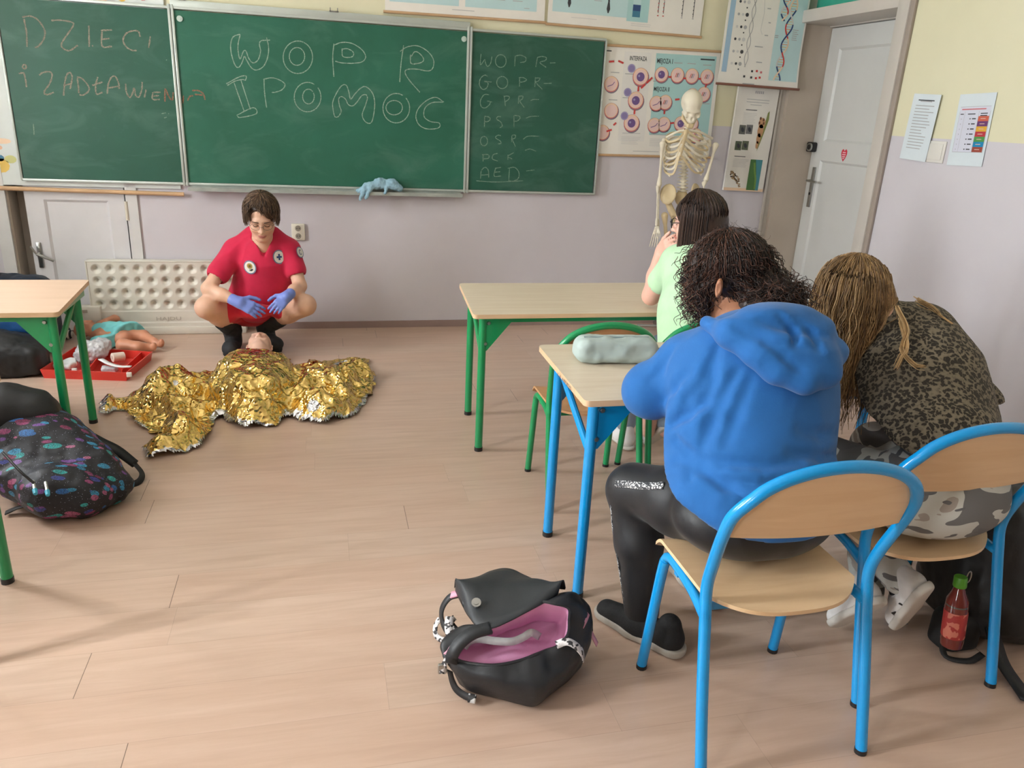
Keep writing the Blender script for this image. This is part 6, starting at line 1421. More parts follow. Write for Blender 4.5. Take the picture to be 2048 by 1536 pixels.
# badges
def badge(parent, prims, u, v, r, kind, infl=0.004):
    p, n_ = surf(prims, u, v, infl, 4.0, 6.5, 0.010); ex = vn(np.cross((0, 0, 1), n_)); ey = np.cross(n_, ex); c = Canvas(p, ex, ey, lambda x, y: -1.6 * (x * x + y * y))
    c.disc(0, 0, r, ink('badge_rim', (110, 122, 150)), 1, r * 1.08); c.disc(0, 0, r * 0.84, K_paper, 2, r * 0.9)
    if kind == 'cross': c.rect(-r * 0.42, -r * 0.14, r * 0.42, r * 0.14, K_navy, 4); c.rect(-r * 0.14, -r * 0.46, r * 0.14, r * 0.46, K_navy, 4)
    elif kind == 'flower':
        c.disc(0, r * 0.22, r * 0.42, ink('badge_gold', (176, 144, 70)), 4); c.disc(0.001, r * 0.2, r * 0.2, ink('badge_brown', (110, 84, 44)), 5); c.disc(r * 0.25, -r * 0.38, r * 0.28, ink('badge_dark', (62, 66, 56)), 4, r * 0.14, rot=0.5); c.line([(0, -r * 0.1), (-r * 0.1, -r * 0.6)], r * 0.12, K_grey, 4)
    else: c.line([(r * 0.3 * math.cos(t), r * 0.45 * math.sin(t)) for t in np.linspace(0.6, 5.6, 12)], r * 0.14, K_navy, 4)
    return c.build('badge', parent)
badge(shirtA, qs2, 501, 534, 0.042, 'flower'); badge(shirtA, qs2, 557, 514, 0.042, 'cross'); badge(shirtA, qs2, 598, 505, 0.034, 'ring')
# face and hair
face_bits(pa, hA, RA, 1.12); glasses(A, hA, RA, 1.12, mat('thin_grey_frame', (92, 86, 82), 0.3, 0.6), 0.0011)
H1 = hairmat('brown_hair', (88, 66, 50)); H2 = hairmat('brown_hair_light', (118, 92, 70)); H3 = hairmat('brown_hair_dark', (62, 46, 36))
capA = blob('hair', head_cap(hA, RA, 1.12, 0.008) + [ell(hA + RA @ np.array([0.022, 0.105, 0.045]), (0.055, 0.055, 0.05), k=0.01, op='s')], H3, A, 0.006)
def endA(d):
    d = (d + 180) % 360 - 180            # 0 = front, + to the person's left... local x is right
    if -48 < d < 2: return 60 + 0.5 * abs(d)
    if 2 <= d < 48: return 46
    if abs(d) < 62: return 84
    return 104 if abs(d) < 120 else 112
capqA = None
stA = scalp_paths(hA, RA, 1100, crown=None, rad=(0.089, 0.107, 0.095), end=endA, hang=lambda d: 0.038 if abs((d + 180) % 360 - 180) > 48 else 0.004, jit=0.013, wave=0.16, s=1.11)
strands('hair_strands', stA, 0.0022, [H1, H2, H3], capA, 3, 0.4, RNG.integers(0, 3, len(stA)))
# boots
M_boot = mat('black_boot_suede', (38, 40, 44), 0.75, var=0.2, vscale=20, bump=0.3, bscale=80); M_bsole = mat('black_rubber', (24, 24, 26), 0.7)
for an, kn, toe in ((anR, knR, np.array([-0.605, 5.12, 0.04])), (anL, knL, np.array([-0.335, 5.20, 0.042]))):
    heel = an + np.array([0, 0.045, -0.085]); q = [cone(an * 0.62 + kn * 0.38, an, 0.058, 0.056, 0.02), cone(an, heel + np.array([0, -0.02, 0.0]), 0.055, 0.046, 0.03), cone(heel + np.array([0, -0.02, 0]), toe, 0.046, 0.046, 0.04), ell(toe + np.array([0, 0.015, 0.003]), (0.052, 0.06, 0.04), k=0.03), plane((0, 0, 0.008), (0, 0, -1), 0.004)]
    q.append(ell(an * 0.52 + kn * 0.48, (0.045, 0.045, 0.06), k=0.004, op='s'))
    bo = blob('boot', q, M_boot, A, 0.006, 0, lambda V: 0.003 * fbm(V, 25, 2))
    f_ = vn((toe - heel) * np.array([1, 1, 0])); r_ = np.array([f_[1], -f_[0], 0]); m = MB()
    hs = heel * np.array([1, 1, 0]); tt_ = toe * np.array([1, 1, 0]) + f_ * 0.045
    pts = [hs + r_ * 0.042 - f_ * 0.03, hs - r_ * 0.042 - f_ * 0.03, tt_ - r_ * 0.052 - f_ * 0.05, tt_ - r_ * 0.03 + f_ * 0.004, tt_ + r_ * 0.03 + f_ * 0.004, tt_ + r_ * 0.052 - f_ * 0.05]
    m.prism([p + np.array([0, 0, 0.001]) for p in pts], (0, 0, 0.016)); m.build('sole', M_bsole, bo, smooth=False)
    m = MB()
    for k in range(4):
        z = 0.085 + k * 0.030; c_ = an * (1 - (z - 0.1) * 1.2) + kn * ((z - 0.1) * 1.2); c_ = np.array([c_[0], an[1] - 0.058 - 0.008 * (3 - k) - (z - 0.13) * 0.5, z]); m.tube([c_ + r_ * -0.022, c_ + np.array([0, -0.004, 0.004]), c_ + r_ * 0.022], 0.0028, 6)
    m.build('laces', M_black, bo)

# ============ B: mint T-shirt, seated at the green desk
B = empty('person', 'person with straight dark hair in a mint T-shirt at the green desk, chin on hand', 'person', (1.57, 3.05, 0))
S_B = skin('skin_rosy', (226, 178, 160))
hB = PY(1393, 445, 3.30); RB = basis((-0.80, 0.58, -0.12)); nB = PY(1388, 500, 3.27); peB = np.array([1.575, 3.0, 0.53])
sBl, sBr = PY(1352, 522, 3.30), PY(1432, 522, 3.18); eB = PY(1302, 592, 3.46); wB = PY(1321, 503, 3.50)
qb = head_prims(hB, RB, 0.98, nB, 0.05) + [cone(nB, nB + np.array([0, -0.02, -0.06]), 0.055, 0.07), cone(sBl, sBr, 0.05, 0.05, 0.04), cone((sBl + sBr) / 2 - np.array([0, 0, 0.06]), peB, 0.11, 0.12, 0.05, ((-0.2, 1, 0.3), 1.25))]
qb += chain([sBl, eB], [0.048, 0.042], 0.03) + chain([eB, eB * 0.55 + wB * 0.45, wB], [0.042, 0.040, 0.027], 0.02) + chain([sBr, np.array([1.80, 3.38, 0.80]), np.array([1.86, 3.60, 0.755])], [0.048, 0.040, 0.028], 0.02)
qb += hand_prims(wB, hB + RB @ np.array([-0.075, 0.05, -0.03]) - wB, (0.8, 0.1, 0.1), (0.2, 0.8, 0.2), 0.92, 0.35, 0.05, 0.6) + hand_prims(np.array([1.86, 3.60, 0.755]), (-0.1, 1, 0), (0, 0, -1), (-1, 0, 0), 0.9, 0.15)
for dx in (-0.04, 0.05): qb.append(cone(np.array([1.575 + dx, 3.27, 0.13]), np.array([1.575 + dx, 3.26, 0.24]), 0.033, 0.04, 0.01))
pb = blob('body', qb, S_B, B, 0.0065); face_bits(pb, hB, RB, 0.98); glasses(B, hB, RB, 1.0, M_frame, 0.0024, 0.114)
M_mint = cloth('mint_cotton', (188, 224, 184))
qt = [cone(sBl, sBr, 0.064, 0.064, 0.05), cone((sBl + sBr) / 2 - np.array([0, 0, 0.06]), PY(1385, 620, 3.10), 0.145, 0.145, 0.05, ((-0.2, 1, 0.3), 1.25)), cone(PY(1385, 620, 3.10), peB + np.array([0, -0.02, 0.02]), 0.145, 0.155, 0.05, ((0, 1, 0.2), 1.15)), cone(sBl, sBl * 0.45 + eB * 0.55, 0.064, 0.064, 0.03), cone(sBr, np.array([1.74, 3.32, 0.88]), 0.064, 0.066, 0.03)]
qt += [ell(nB + np.array([-0.01, 0.01, 0.035]), (0.058, 0.062, 0.05), k=0.006, op='s'), ell(sBl * 0.42 + eB * 0.58 + vn(eB - sBl) * 0.03, (0.052, 0.052, 0.05), k=0.006, op='s')]
blob('t_shirt', qt, M_mint, B, 0.0065, 0.003, folds((0.2, 0, 1), 11, 0.006))
M_jean = cloth('pale_blue_denim', (150, 168, 188), var=0.12, bump=0.35)
qj = [ell(peB + np.array([0, -0.01, -0.01]), (0.165, 0.13, 0.10), k=0.05)]
for dx, an in ((-0.05, np.array([1.475, 3.42, 0.13])), (0.06, np.array([1.61, 3.26, 0.20]))): qj += chain([peB + np.array([1.3 * dx, 0.03, 0]), np.array([an[0] + dx * 0.3, 3.42, 0.52])], [0.085, 0.065], 0.03) + chain([np.array([an[0] + dx * 0.3, 3.42, 0.50]), an], [0.062, 0.052], 0.03)
blob('jeans', qj, M_jean, B, 0.0075, 0, folds((0, 1, 0.3), 12, 0.005))
M_wsho = mat('white_leather', (228, 226, 224), 0.45, var=0.04); M_wsol = mat('off_white_rubber', (212, 208, 200), 0.6)
shoe(B, np.array([1.612, 3.235, 0.145]), np.array([1.585, 3.36, 0.018]), (0, 0.6, 0.8), M_wsho, M_wsol, 0.042, 0.02); shoe(B, (1.475, 3.36, 0.002), (1.47, 3.58, 0.002), (0, 0, 1), M_wsho, M_wsol, 0.04, 0.02)
D1 = hairmat('dark_brown_hair', (58, 42, 36)); D2 = hairmat('mid_brown_hair', (80, 60, 50)); D3 = hairmat('black_brown_hair', (40, 30, 27))  # three brown tones, mixed at random over the strands
capB = blob('hair', head_cap(hB, RB, 0.98, 0.020, extra=[cone(hB + RB @ np.array([0, -0.05, 0.0]), hB + RB @ np.array([0, -0.075, -0.20]), 0.085, 0.075, 0.05)]), D1, B, 0.007)
stB = scalp_paths(hB, RB, 1100, rad=(0.098, 0.116, 0.103), end=lambda d: 84 if abs((d + 180) % 360 - 180) > 48 else 40, hang=lambda d: 0.29 if abs((d + 180) % 360 - 180) > 58 else 0.0, az=(52, 308), jit=0.012, M=18)
strands('hair_strands', stB, 0.0022, [D1, D2, D3], capB, 3, 0.5, RNG.integers(0, 3, len(stB)))

# ============ C: blue hoodie, foreground
C = empty('person', 'person with curly dark hair in a blue hoodie and black leggings at the blue desk', 'person', (1.13, 1.65, 0))
S_C = skin('skin_tan', (176, 122, 92))
hC = PY(1452, 556, 2.10); RC = basis((-0.85, 0.50, -0.18)); nC = PY(1470, 640, 2.03)
peC = np.array([1.14, 1.69, 0.575]); sCl, sCr = PY(1381, 728, 1.97), PY(1622, 712, 2.0); eC = PY(1300, 782, 2.02); wC = np.array([1.16, 2.27, 0.81]); eCr = np.array([1.56, 2.14, 0.83]); wCr = np.array([1.32, 2.36, 0.81])
qb = head_prims(hC, RC, 1.0, nC, 0.058) + [cone(nC, nC + np.array([0.02, -0.02, -0.07]), 0.065, 0.08), cone(sCl, sCr, 0.055, 0.055, 0.04), cone((sCl + sCr) / 2, peC + np.array([0, 0, 0.06]), 0.11, 0.11, 0.05)]
qb += chain([sCl, eC, wC], [0.05, 0.04, 0.028], 0.02) + chain([sCr, eCr, wCr], [0.05, 0.04, 0.028], 0.02) + hand_prims(wC, (0.7, 0.6, 0), (0, 0, -1), (-0.5, 1, 0), 0.95, 0.12) + hand_prims(wCr, (-0.7, 0.5, 0), (0, 0, -1), (0.5, 1, 0), 0.95, 0.12)
pcB = blob('body', qb, S_C, C, 0.008); face_bits(pcB, hC, RC, 1.0)
M_hood = cloth('royal_blue_fleece', (23, 97, 166), var=0.05, bump=0.3, bs=160)
n_f = (0.05, 1, -0.35)
qh = [cone(sCl, sCr, 0.085, 0.085, 0.06), cone(PY(1506, 780, 1.86), PY(1500, 880, 1.80), 0.225, 0.225, 0.06, (n_f, 1.3)), cone(PY(1500, 880, 1.80), peC + np.array([-0.01, 0.0, 0.055]), 0.225, 0.225, 0.06, (n_f, 1.3)), cone((sCl + sCr) / 2 + np.array([0, 0, 0.0]), PY(1506, 780, 1.86), 0.13, 0.215, 0.08, (n_f, 1.25)), cone(nC + np.array([0.01, 0, -0.05]), (sCl + sCr) / 2, 0.075, 0.11, 0.05)]
qh += chain([sCl, eC], [0.082, 0.078], 0.04) + chain([eC, eC * 0.5 + wC * 0.5 + np.array([0, 0, -0.004]), wC], [0.078, 0.068, 0.045], 0.03) + chain([sCr, eCr, wCr], [0.088, 0.075, 0.045], 0.03)
qh += [ell(PY(1375, 985, 1.72), (0.055, 0.10, 0.045), k=0.06)]
hemA, hemB = surf(qh, 1440, 1062, 0, 1.0, 4)[0], surf(qh, 1352, 1005, 0, 1.0, 4)[0]; hemC = np.array([1.38, hemA[1] + 0.04, hemA[2] - 0.005])
hem_n = vn(np.cross(hemB - hemA, hemC - hemA)); hem_n = hem_n if hem_n[2] < 0 else -hem_n; qh.append(plane(hemA, hem_n, 0.012))
def crease(prims, pts, r, depth, k=0.02):
    P = [surf(prims, u, v, 0, 1.0, 7, r - depth)[0] for u, v in pts]; return [dict(c, op='s') for c in chain(P, [r * 0.6] + [r] * (len(P) - 2) + [r * 0.5], k)]
qh0 = list(qh)
for pts, r, dp in (([(1428, 758), (1405, 800), (1372, 826), (1340, 850)], .020, .022), ([(1438, 690), (1420, 740), (1392, 800)], .016, .011), ([(1472, 745), (1440, 800), (1420, 850), (1400, 905)], .016, .012), ([(1500, 760), (1470, 830), (1452, 890)], .016, .008), ([(1352, 918), (1400, 935), (1455, 975), (1505, 1010)], .014, .014), ([(1375, 912), (1440, 925), (1520, 930), (1600, 926)], .013, .010), ([(1440, 955), (1500, 970), (1590, 962)], .012, .008), ([(1350, 880), (1375, 905), (1380, 960)], .014, .012), ([(1460, 1010), (1500, 1022), (1540, 1022)], .010, .007), ([(1375, 745), (1350, 775), (1330, 800)], .014, .009), ([(1400, 770), (1372, 800), (1360, 818)], .013, .010), ([(1345, 700), (1320, 740), (1300, 760)], .016, .006), ([(1600, 860), (1640, 870), (1672, 862)], .014, .008), ([(1580, 905), (1640, 915), (1675, 905)], .012, .010)): qh += crease(qh0, pts, r, dp)
fA = folds((0.35, 0.25, 0.8), 9, 0.010); fB = folds((1, 0.2, 0.15), 11, 0.012)
def dispC(V):
    w = np.clip((0.80 - V[:, 2]) / 0.16, 0, 1); sl_ = np.clip((1.02 - V[:, 0]) / 0.1, 0, 1)
    return fA(V) * (0.35 + 0.65 * sl_) + fB(V) * w
hoodie = blob('hoodie', qh, M_hood, C, 0.0075, 0, dispC)
# the hood lying on the back
hp = []
for u, v, o in ((1418, 652, .01), (1462, 680, .018), (1505, 712, .024), (1548, 745, .028), (1592, 764, .030), (1630, 752, .030), (1650, 712, .024), (1648, 668, .016)): hp.append(surf(qh, u, v, 0, 1.2, 4, o)[0])
hq = chain(hp, [0.022, 0.026, 0.028, 0.030, 0.031, 0.030, 0.028, 0.024], 0.04)
for u, v, o, r in ((1500, 668, .02, (.075, .045, .035)), (1560, 700, .028, (.075, .05, .05)), (1610, 715, .028, (.055, .05, .045)), (1600, 665, .03, (.07, .06, .035)), (1540, 645, .03, (.09, .06, .03))): hq.append(ell(surf(qh, u, v, 0, 1.2, 4, o)[0], r, k=0.05))
nb = [nC + np.array([0.10 * math.cos(t) + 0.015, 0.085 * math.sin(t) - 0.005, -0.035 + 0.012 * math.cos(t)]) for t in np.linspace(math.pi * 0.75, math.pi * 2.25, 9)]
hq += chain(nb, [0.026] * 9, 0.025)
for (u0, v0), (u1, v1), (u2, v2) in (((1470, 655), (1560, 690), (1640, 700)), ((1520, 640), (1590, 662), (1650, 672)), ((1590, 640), (1622, 668), (1636, 700)), ((1530, 690), (1570, 712), (1600, 740)), ((1560, 632), (1585, 660), (1590, 690))):
    hq += [dict(cone(surf(hq, u0, v0, 0, 1.2, 4, .008)[0], surf(hq, u1, v1, 0, 1.2, 4, .004)[0], 0.010, 0.012, 0.012), op='s'), dict(cone(surf(hq, u1, v1, 0, 1.2, 4, .004)[0], surf(hq, u2, v2, 0, 1.2, 4, .008)[0], 0.012, 0.009, 0.012), op='s')]
blob('hood', hq, M_hood, hoodie, 0.006, 0, folds((0.8, 0.1, -0.4), 12, 0.005))
M_leg = mat('black_leggings', (20, 21, 25), 0.5, var=0.12, vscale=8, bump=0.1, bscale=200, sheen=0.08)
knC = PY(1265, 975, 2.03); anC = PY(1284, 1222, 1.96); knD = np.array([1.26, 2.10, 0.53]); anD = np.array([1.27, 2.13, 0.12])
ql = [ell(peC + np.array([0, 0, 0.0]), (0.235, 0.155, 0.118), k=0.05)] + chain([peC + np.array([-0.09, 0.02, 0.0]), peC * 0.45 + knC * 0.55 + np.array([-0.02, -0.02, 0.0]), knC], [0.10, 0.098, 0.078], 0.04) + chain([knC + np.array([0, 0.0, -0.015]), knC * 0.6 + anC * 0.4 + np.array([0.0, -0.02, 0]), anC], [0.076, 0.072, 0.056], 0.03)
ql += chain([peC + np.array([0.09, 0.02, 0]), knD], [0.10, 0.078], 0.04) + chain([knD, anD], [0.075, 0.05], 0.03)
legs = blob('leggings', ql, M_leg, C, 0.0075, 0, lambda V: folds((0, 0.7, 0.7), 14, 0.004)(V))
M_glit = print_mat('silver_glitter', (60, 62, 66), (214, 214, 214), 190)
pts = [surf(ql, u, v, 0, 1.2, 4, 0.003) for u, v in ((1328, 972), (1305, 973), (1280, 972), (1255, 969), (1232, 968))]; V, F = ribbon_np(smooth_path([p for p, _ in pts], 5), np.mean([n for _, n in pts], 0), 0.022, 0.003); mesh_np('glitter_stripe', V, F, M_glit, legs)
pts = [surf(ql, u, v, 0, 1.2, 4, 0.001) for u, v in ((1222, 1010), (1226, 1060), (1234, 1110), (1242, 1160), (1250, 1210))]; V, F = ribbon_np(smooth_path([p for p, _ in pts], 5), np.mean([n for _, n in pts], 0), 0.009, 0.002); mesh_np('glitter_stripe', V, F, M_glit, legs)
M_ksho = mat('black_knit_shoe', (26, 26, 28), 0.8, var=0.2, vscale=50, bump=0.4, bscale=160); M_gsol = mat('grey_foam_sole', (176, 170, 160), 0.6, var=0.1, vscale=20)
shoe(C, (1.035, 1.845, 0.002), (0.868, 2.075, 0.002), (0, 0, 1), M_ksho, M_gsol, 0.047, 0.03); shoe(C, (1.285, 2.06, 0.002), (1.245, 2.32, 0.002), (0, 0, 1), M_ksho, M_gsol, 0.046, 0.03)
K1 = hairmat('curly_dark_hair', (50, 36, 30)); K2 = hairmat('curly_brown_hair', (92, 62, 50)); K3 = hairmat('curly_black_hair', (34, 26, 23))
bun = PY(1556, 604, 1.985); LC = lambda a, b, c_: hC + RC @ np.array([a, b, c_])
bump_h = lambda s_, a_: (lambda V: a_ * fbm(V, s_, 3))
capq = head_cap(hC, RC, 1.0, 0.020, extra=[ell(bun, (0.075, 0.065, 0.058), k=0.04), cone(LC(0.02, -0.09, 0.0), bun, 0.06, 0.045, 0.04), ell(PY(1405, 540, 2.13), (0.05, 0.06, 0.07), k=0.03), ell(PY(1400, 590, 2.10), (0.035, 0.04, 0.05), k=0.03), ell(PY(1515, 615, 1.99), (0.06, 0.05, 0.035), k=0.03)])
capq.append(ell(PY(1437, 578, 1.99), (0.013, 0.03, 0.028), k=0.008, op='s'))
capC = blob('hair', capq, [K1], C, 0.006, 0, bump_h(38, 0.008))
m = MB()
ec, en = PY(1437, 577, 2.005), None
blob('ear', [ell(PY(1438, 576, 2.01), (0.010, 0.02, 0.030), basis((-0.5, -0.6, 0.15)), 0.006), ell(PY(1436, 577, 1.995), (0.006, 0.012, 0.018), basis((-0.5, -0.6, 0.15)), 0.005, 's')], S_C, pcB, 0.004)
def curls(roots, length, rad, pitch, n_pts=40, dirn=(0, 0, -1), out=None, rng=RNG):
    P = []
    for i, r in enumerate(roots):
        L_ = length[i] if np.ndim(length) else length * rng.uniform(0.7, 1.15); d = vn(np.array(dirn) + rng.normal(0, 0.12, 3)) if out is None else vn(out[i] + rng.normal(0, 0.1, 3))
        a = vn(np.cross(d, (0.3, 1, 0.2))); b = np.cross(d, a); ph = rng.uniform(0, 6.28); pit = pitch * rng.uniform(0.8, 1.3); rr = rad * rng.uniform(0.6, 1.3); t = np.linspace(0, 1, n_pts)
        k = 2 * math.pi * t * L_ / pit * (1 if rng.random() < .5 else -1) + ph; g_ = np.clip(t * 5, 0, 1)
        q = r + np.outer(t * L_, d) + (rr * g_)[:, None] * (np.outer(np.cos(k) - math.cos(ph) * (1 - g_), a) + np.outer(np.sin(k), b)); q[:, 2] -= 0.05 * (t * L_) ** 2 / 0.1 * (0.4 if out is not None else 0)
        P.append(q)
    return np.array(P)
roots = []; outs = []
for u, v, yy, nn in ((1398, 515, 2.13, 34), (1388, 550, 2.12, 40), (1384, 580, 2.10, 34), (1412, 590, 2.06, 34), (1374, 540, 2.18, 22), (1370, 510, 2.2, 12)):
    for _ in range(nn): roots.append(PY(u + RNG.normal(0, 9), v + RNG.normal(0, 12), yy + RNG.normal(0, 0.03)))
c1 = curls(roots, 0.10, 0.011, 0.046)
r2 = []; o2 = []
for _ in range(420):
    d = vn(RNG.normal(0, 1, 3)); r2.append(bun + d * np.array([0.068, 0.06, 0.052])); o2.append(np.cross(d, vn(RNG.normal(0, 1, 3))) + d * 0.35)
c2 = curls(r2, 0.07, 0.012, 0.045, out=np.array(o2))
c3 = scalp_paths(hC, RC, 1500, rad=(0.097, 0.117, 0.104), end=lambda d: 96 if abs((d + 180) % 360 - 180) > 55 else 60, jit=0.008, M=40, az=(0, 360))
tt3 = np.linspace(0, 1, 40); ph3 = RNG.uniform(0, 6.28, len(c3)); fr3 = RNG.uniform(16, 34, len(c3)); am3 = RNG.uniform(0.001, 0.0035, len(c3))
wv3 = am3[:, None] * np.sin(fr3[:, None] * tt3[None] + ph3[:, None]); ax3 = RNG.normal(0, 1, (len(c3), 3)); ax3 /= np.linalg.norm(ax3, axis=1)[:, None]; c3 = c3 + wv3[:, :, None] * ax3[:, None, :]
ok3 = (np.linalg.norm(c3 - PY(1437, 578, 1.99), axis=2) > 0.028).all(1); c3 = c3[ok3]
r5 = []; o5 = []
for _ in range(900):
    u_, v_ = RNG.uniform(1375, 1610), RNG.uniform(475, 645); p_, n_ = surf(capq, u_, v_, 0, 1.6, 3.2, 0.003)
    if abs(float(eval_pts(capq, p_[None])[0])) > 0.01 or np.linalg.norm(p_ - PY(1437, 578, 1.99)) < 0.032: continue
    d_ = bun - p_; d_ = d_ - n_ * (d_ @ n_); d_ = vn(d_) if np.linalg.norm(d_) > 0.03 else vn(np.cross(n_, RNG.normal(0, 1, 3)))
    if u_ < 1445: d_ = vn(np.array([-0.1, 0, -1]) - n_ * (np.array([-0.1, 0, -1]) @ n_))
    r5.append(p_); o5.append(d_ + n_ * 0.06)
c5 = curls(r5, 0.07, 0.0045, 0.034, out=np.array(o5))
r4 = []; o4 = []
for _ in range(170):
    a_ = RNG.uniform(0, 6.28); th_ = RNG.uniform(0, 1.5); l_ = np.array([math.sin(th_) * math.sin(a_), math.sin(th_) * math.cos(a_), math.cos(th_)]); r4.append(hC + RC @ (np.array([0, -0.012, 0.035]) + l_ * np.array([0.096, 0.116, 0.102]))); o4.append(RC @ l_ * 0.6 + RNG.normal(0, 0.6, 3))
c4 = curls(r4, 0.035, 0.006, 0.035, out=np.array(o4))
allc = np.vstack([c1, c2, c3, c4, c5]); rad_ = np.r_[np.full(len(c1), 0.0013), np.full(len(c2), 0.0012), np.full(len(c3), 0.0012), np.full(len(c4), 0.0006), np.full(len(c5), 0.0013)]
strands('hair_curls', allc, rad_, [K1, K2, K3], capC, 3, 0.6, RNG.integers(0, 3, len(allc)))

# ============ D: leopard top, bent over the desk
Dp = empty('person', 'person with wavy blonde hair in a leopard top, bent over the blue desk', 'person', (1.72, 1.62, 0))
S_D = skin('skin_fair', (224, 182, 160))
hD = PY(1706, 598, 2.17); RD = basis((-0.55, 0.62, -0.55)); nD = PY(1765, 640, 2.10); peD = np.array([1.755, 1.72, 0.572])
sDr, sDl = PY(1846, 668, 2.09), PY(1705, 690, 2.16); eDr = PY(1952, 812, 2.0); wDr = np.array([2.08, 2.34, 0.80]); eDl = np.array([1.66, 2.26, 0.82]); wDl = np.array([1.84, 2.42, 0.81])
qb = head_prims(hD, RD, 0.98, nD, 0.052) + [cone(nD, (sDr + sDl) / 2, 0.055, 0.08, 0.03), cone(sDl, sDr, 0.05, 0.05, 0.04), cone((sDl + sDr) / 2, peD + np.array([0.02, 0.05, 0.08]), 0.08, 0.08, 0.05)] + chain([sDr, eDr, wDr], [0.048, 0.04, 0.028], 0.02) + chain([sDl, eDl, wDl], [0.048, 0.04, 0.028], 0.02)
qb += hand_prims(wDr, (-0.7, 0.5, 0), (0, 0, -1), (0.3, 1, 0), 0.92, 0.15) + hand_prims(wDl, (0.6, 0.6, 0), (0, 0, -1), (-0.3, 1, 0), 0.92, 0.15)
pdB = blob('body', qb, S_D, Dp, 0.008); face_bits(pdB, hD, RD, 0.98)
def leopard():
    m = bpy.data.materials.new('leopard_print'); t = NT(m); v0 = t.coord('Object'); nz_ = t.n('ShaderNodeTexNoise'); nz_.inputs['Scale'].default_value = 40; t.link(v0, nz_.inputs['Vector'])
    sc_ = t.n('ShaderNodeVectorMath'); sc_.operation = 'SCALE'; sc_.inputs['Scale'].default_value = 0.028; t.link(nz_.outputs['Color'], sc_.inputs[0]); ad = t.n('ShaderNodeVectorMath'); t.link(v0, ad.inputs[0]); t.link(sc_.outputs[0], ad.inputs[1])
    vo = t.n('ShaderNodeTexVoronoi'); vo.inputs['Scale'].default_value = 84; t.link(ad.outputs[0], vo.inputs['Vector'])
    c = t.ramp(vo.outputs['Distance'], [(0.0, srgb((86, 72, 54))), (0.16, srgb((44, 39, 32))), (0.47, srgb((39, 35, 29))), (0.55, srgb((110, 100, 84))), (0.8, srgb((130, 119, 101)))])
    t.color(t.mix(t.ramp(t.noise(v0, 6, 2), [(0.4, (0, 0, 0)), (0.7, (0.35,) * 3)]), c, srgb((60, 54, 46)))); t.b.inputs['Roughness'].default_value = 0.85; return m
M_leo = leopard(); n_d = (-0.1, 0.8, 0.6)
qd = [cone(sDl, sDr, 0.078, 0.082, 0.06), cone((sDl + sDr) / 2 + np.array([0.03, -0.02, -0.02]), PY(1832, 765, 2.00), 0.14, 0.19, 0.08), cone(PY(1832, 765, 2.00), PY(1832, 865, 1.90), 0.19, 0.235, 0.08, ((0, 1, 0.1), 1.3)), cone(PY(1832, 865, 1.90), peD + np.array([0.01, 0.05, 0.07]), 0.235, 0.23, 0.05, ((0, 1, 0.1), 1.5)), cone(nD + np.array([0.02, 0, -0.01]), (sDr + sDl) / 2, 0.068, 0.10, 0.05)]
qd += chain([sDr, eDr], [0.082, 0.076], 0.05) + chain([eDr, eDr * 0.5 + wDr * 0.5, wDr], [0.076, 0.062, 0.045], 0.04) + chain([sDl, eDl, wDl], [0.082, 0.07, 0.045], 0.04) + [plane((1.73, 1.62, 0.70), (-0.08, 0.3, -1), 0.012)]
def dispD(V): return folds((1, 0.1, 0.3), 9, 0.010)(V) * np.clip((0.86 - V[:, 2]) / 0.2, 0.15, 1)
topD = blob('leopard_top', qd, M_leo, Dp, 0.0075, 0, dispD)
def camo():
    m = bpy.data.materials.new('grey_camouflage'); t = NT(m); v = t.coord('Object', (1, 1, 2.2)); n1 = t.noise(v, 5.5, 2, 0.45, 0.9); n2 = t.noise(v, 7.5, 2, 0.4, 1.2)
    c = t.ramp(n1, [(0.0, srgb((112, 112, 112))), (0.46, srgb((200, 202, 196))), (0.60, srgb((166, 158, 150)))], 'CONSTANT'); f = t.math('GREATER_THAN', n2, 0.60); t.color(t.mix(f, c, srgb((104, 104, 106)))); t.b.inputs['Roughness'].default_value = 0.8; return m
M_camo = camo()
a1, a2 = PY(1800, 1158, 1.74), PY(1735, 1178, 1.83); k1, k2 = np.array([1.60, 2.10, 0.55]), np.array([1.86, 2.12, 0.55])
qc = [ell(peD, (0.225, 0.165, 0.118), k=0.05), ell(peD + np.array([0.0, -0.01, 0.06]), (0.195, 0.145, 0.12), k=0.04)] + chain([peD + np.array([-0.09, 0.03, -0.005]), k1], [0.098, 0.075], 0.04) + chain([peD + np.array([0.09, 0.03, -0.005]), k2], [0.098, 0.075], 0.04) + chain([k1, k1 * 0.5 + a1 * 0.5 + np.array([0, 0.03, -0.02]), a1], [0.075, 0.068, 0.052], 0.03) + chain([k2, k2 * 0.5 + a2 * 0.5 + np.array([0.02, 0.05, -0.02]), a2], [0.075, 0.066, 0.052], 0.03)
blob('camouflage_trousers', qc, M_camo, Dp, 0.0075, 0, folds((1, 0.2, 0), 10, 0.005))
hl1, to1 = PY(1852, 1190, 1.645), PZ(1792, 1268, 0.03); hl2, to2 = PY(1752, 1215, 1.72), PZ(1672, 1255, 0.03)
s1 = shoe(Dp, hl1, hl1 + vn(to1 - hl1) * 0.235 if np.linalg.norm(to1 - hl1) > 0.235 else to1, vn(a1 - hl1), M_wsho, M_wsol, 0.043, 0.026); q1_ = list(SHOE_Q); s2 = shoe(Dp, hl2, to2, vn(a2 - hl2 + np.array([-0.06, 0.0, 0.03])), M_wsho, M_wsol, 0.043, 0.026)
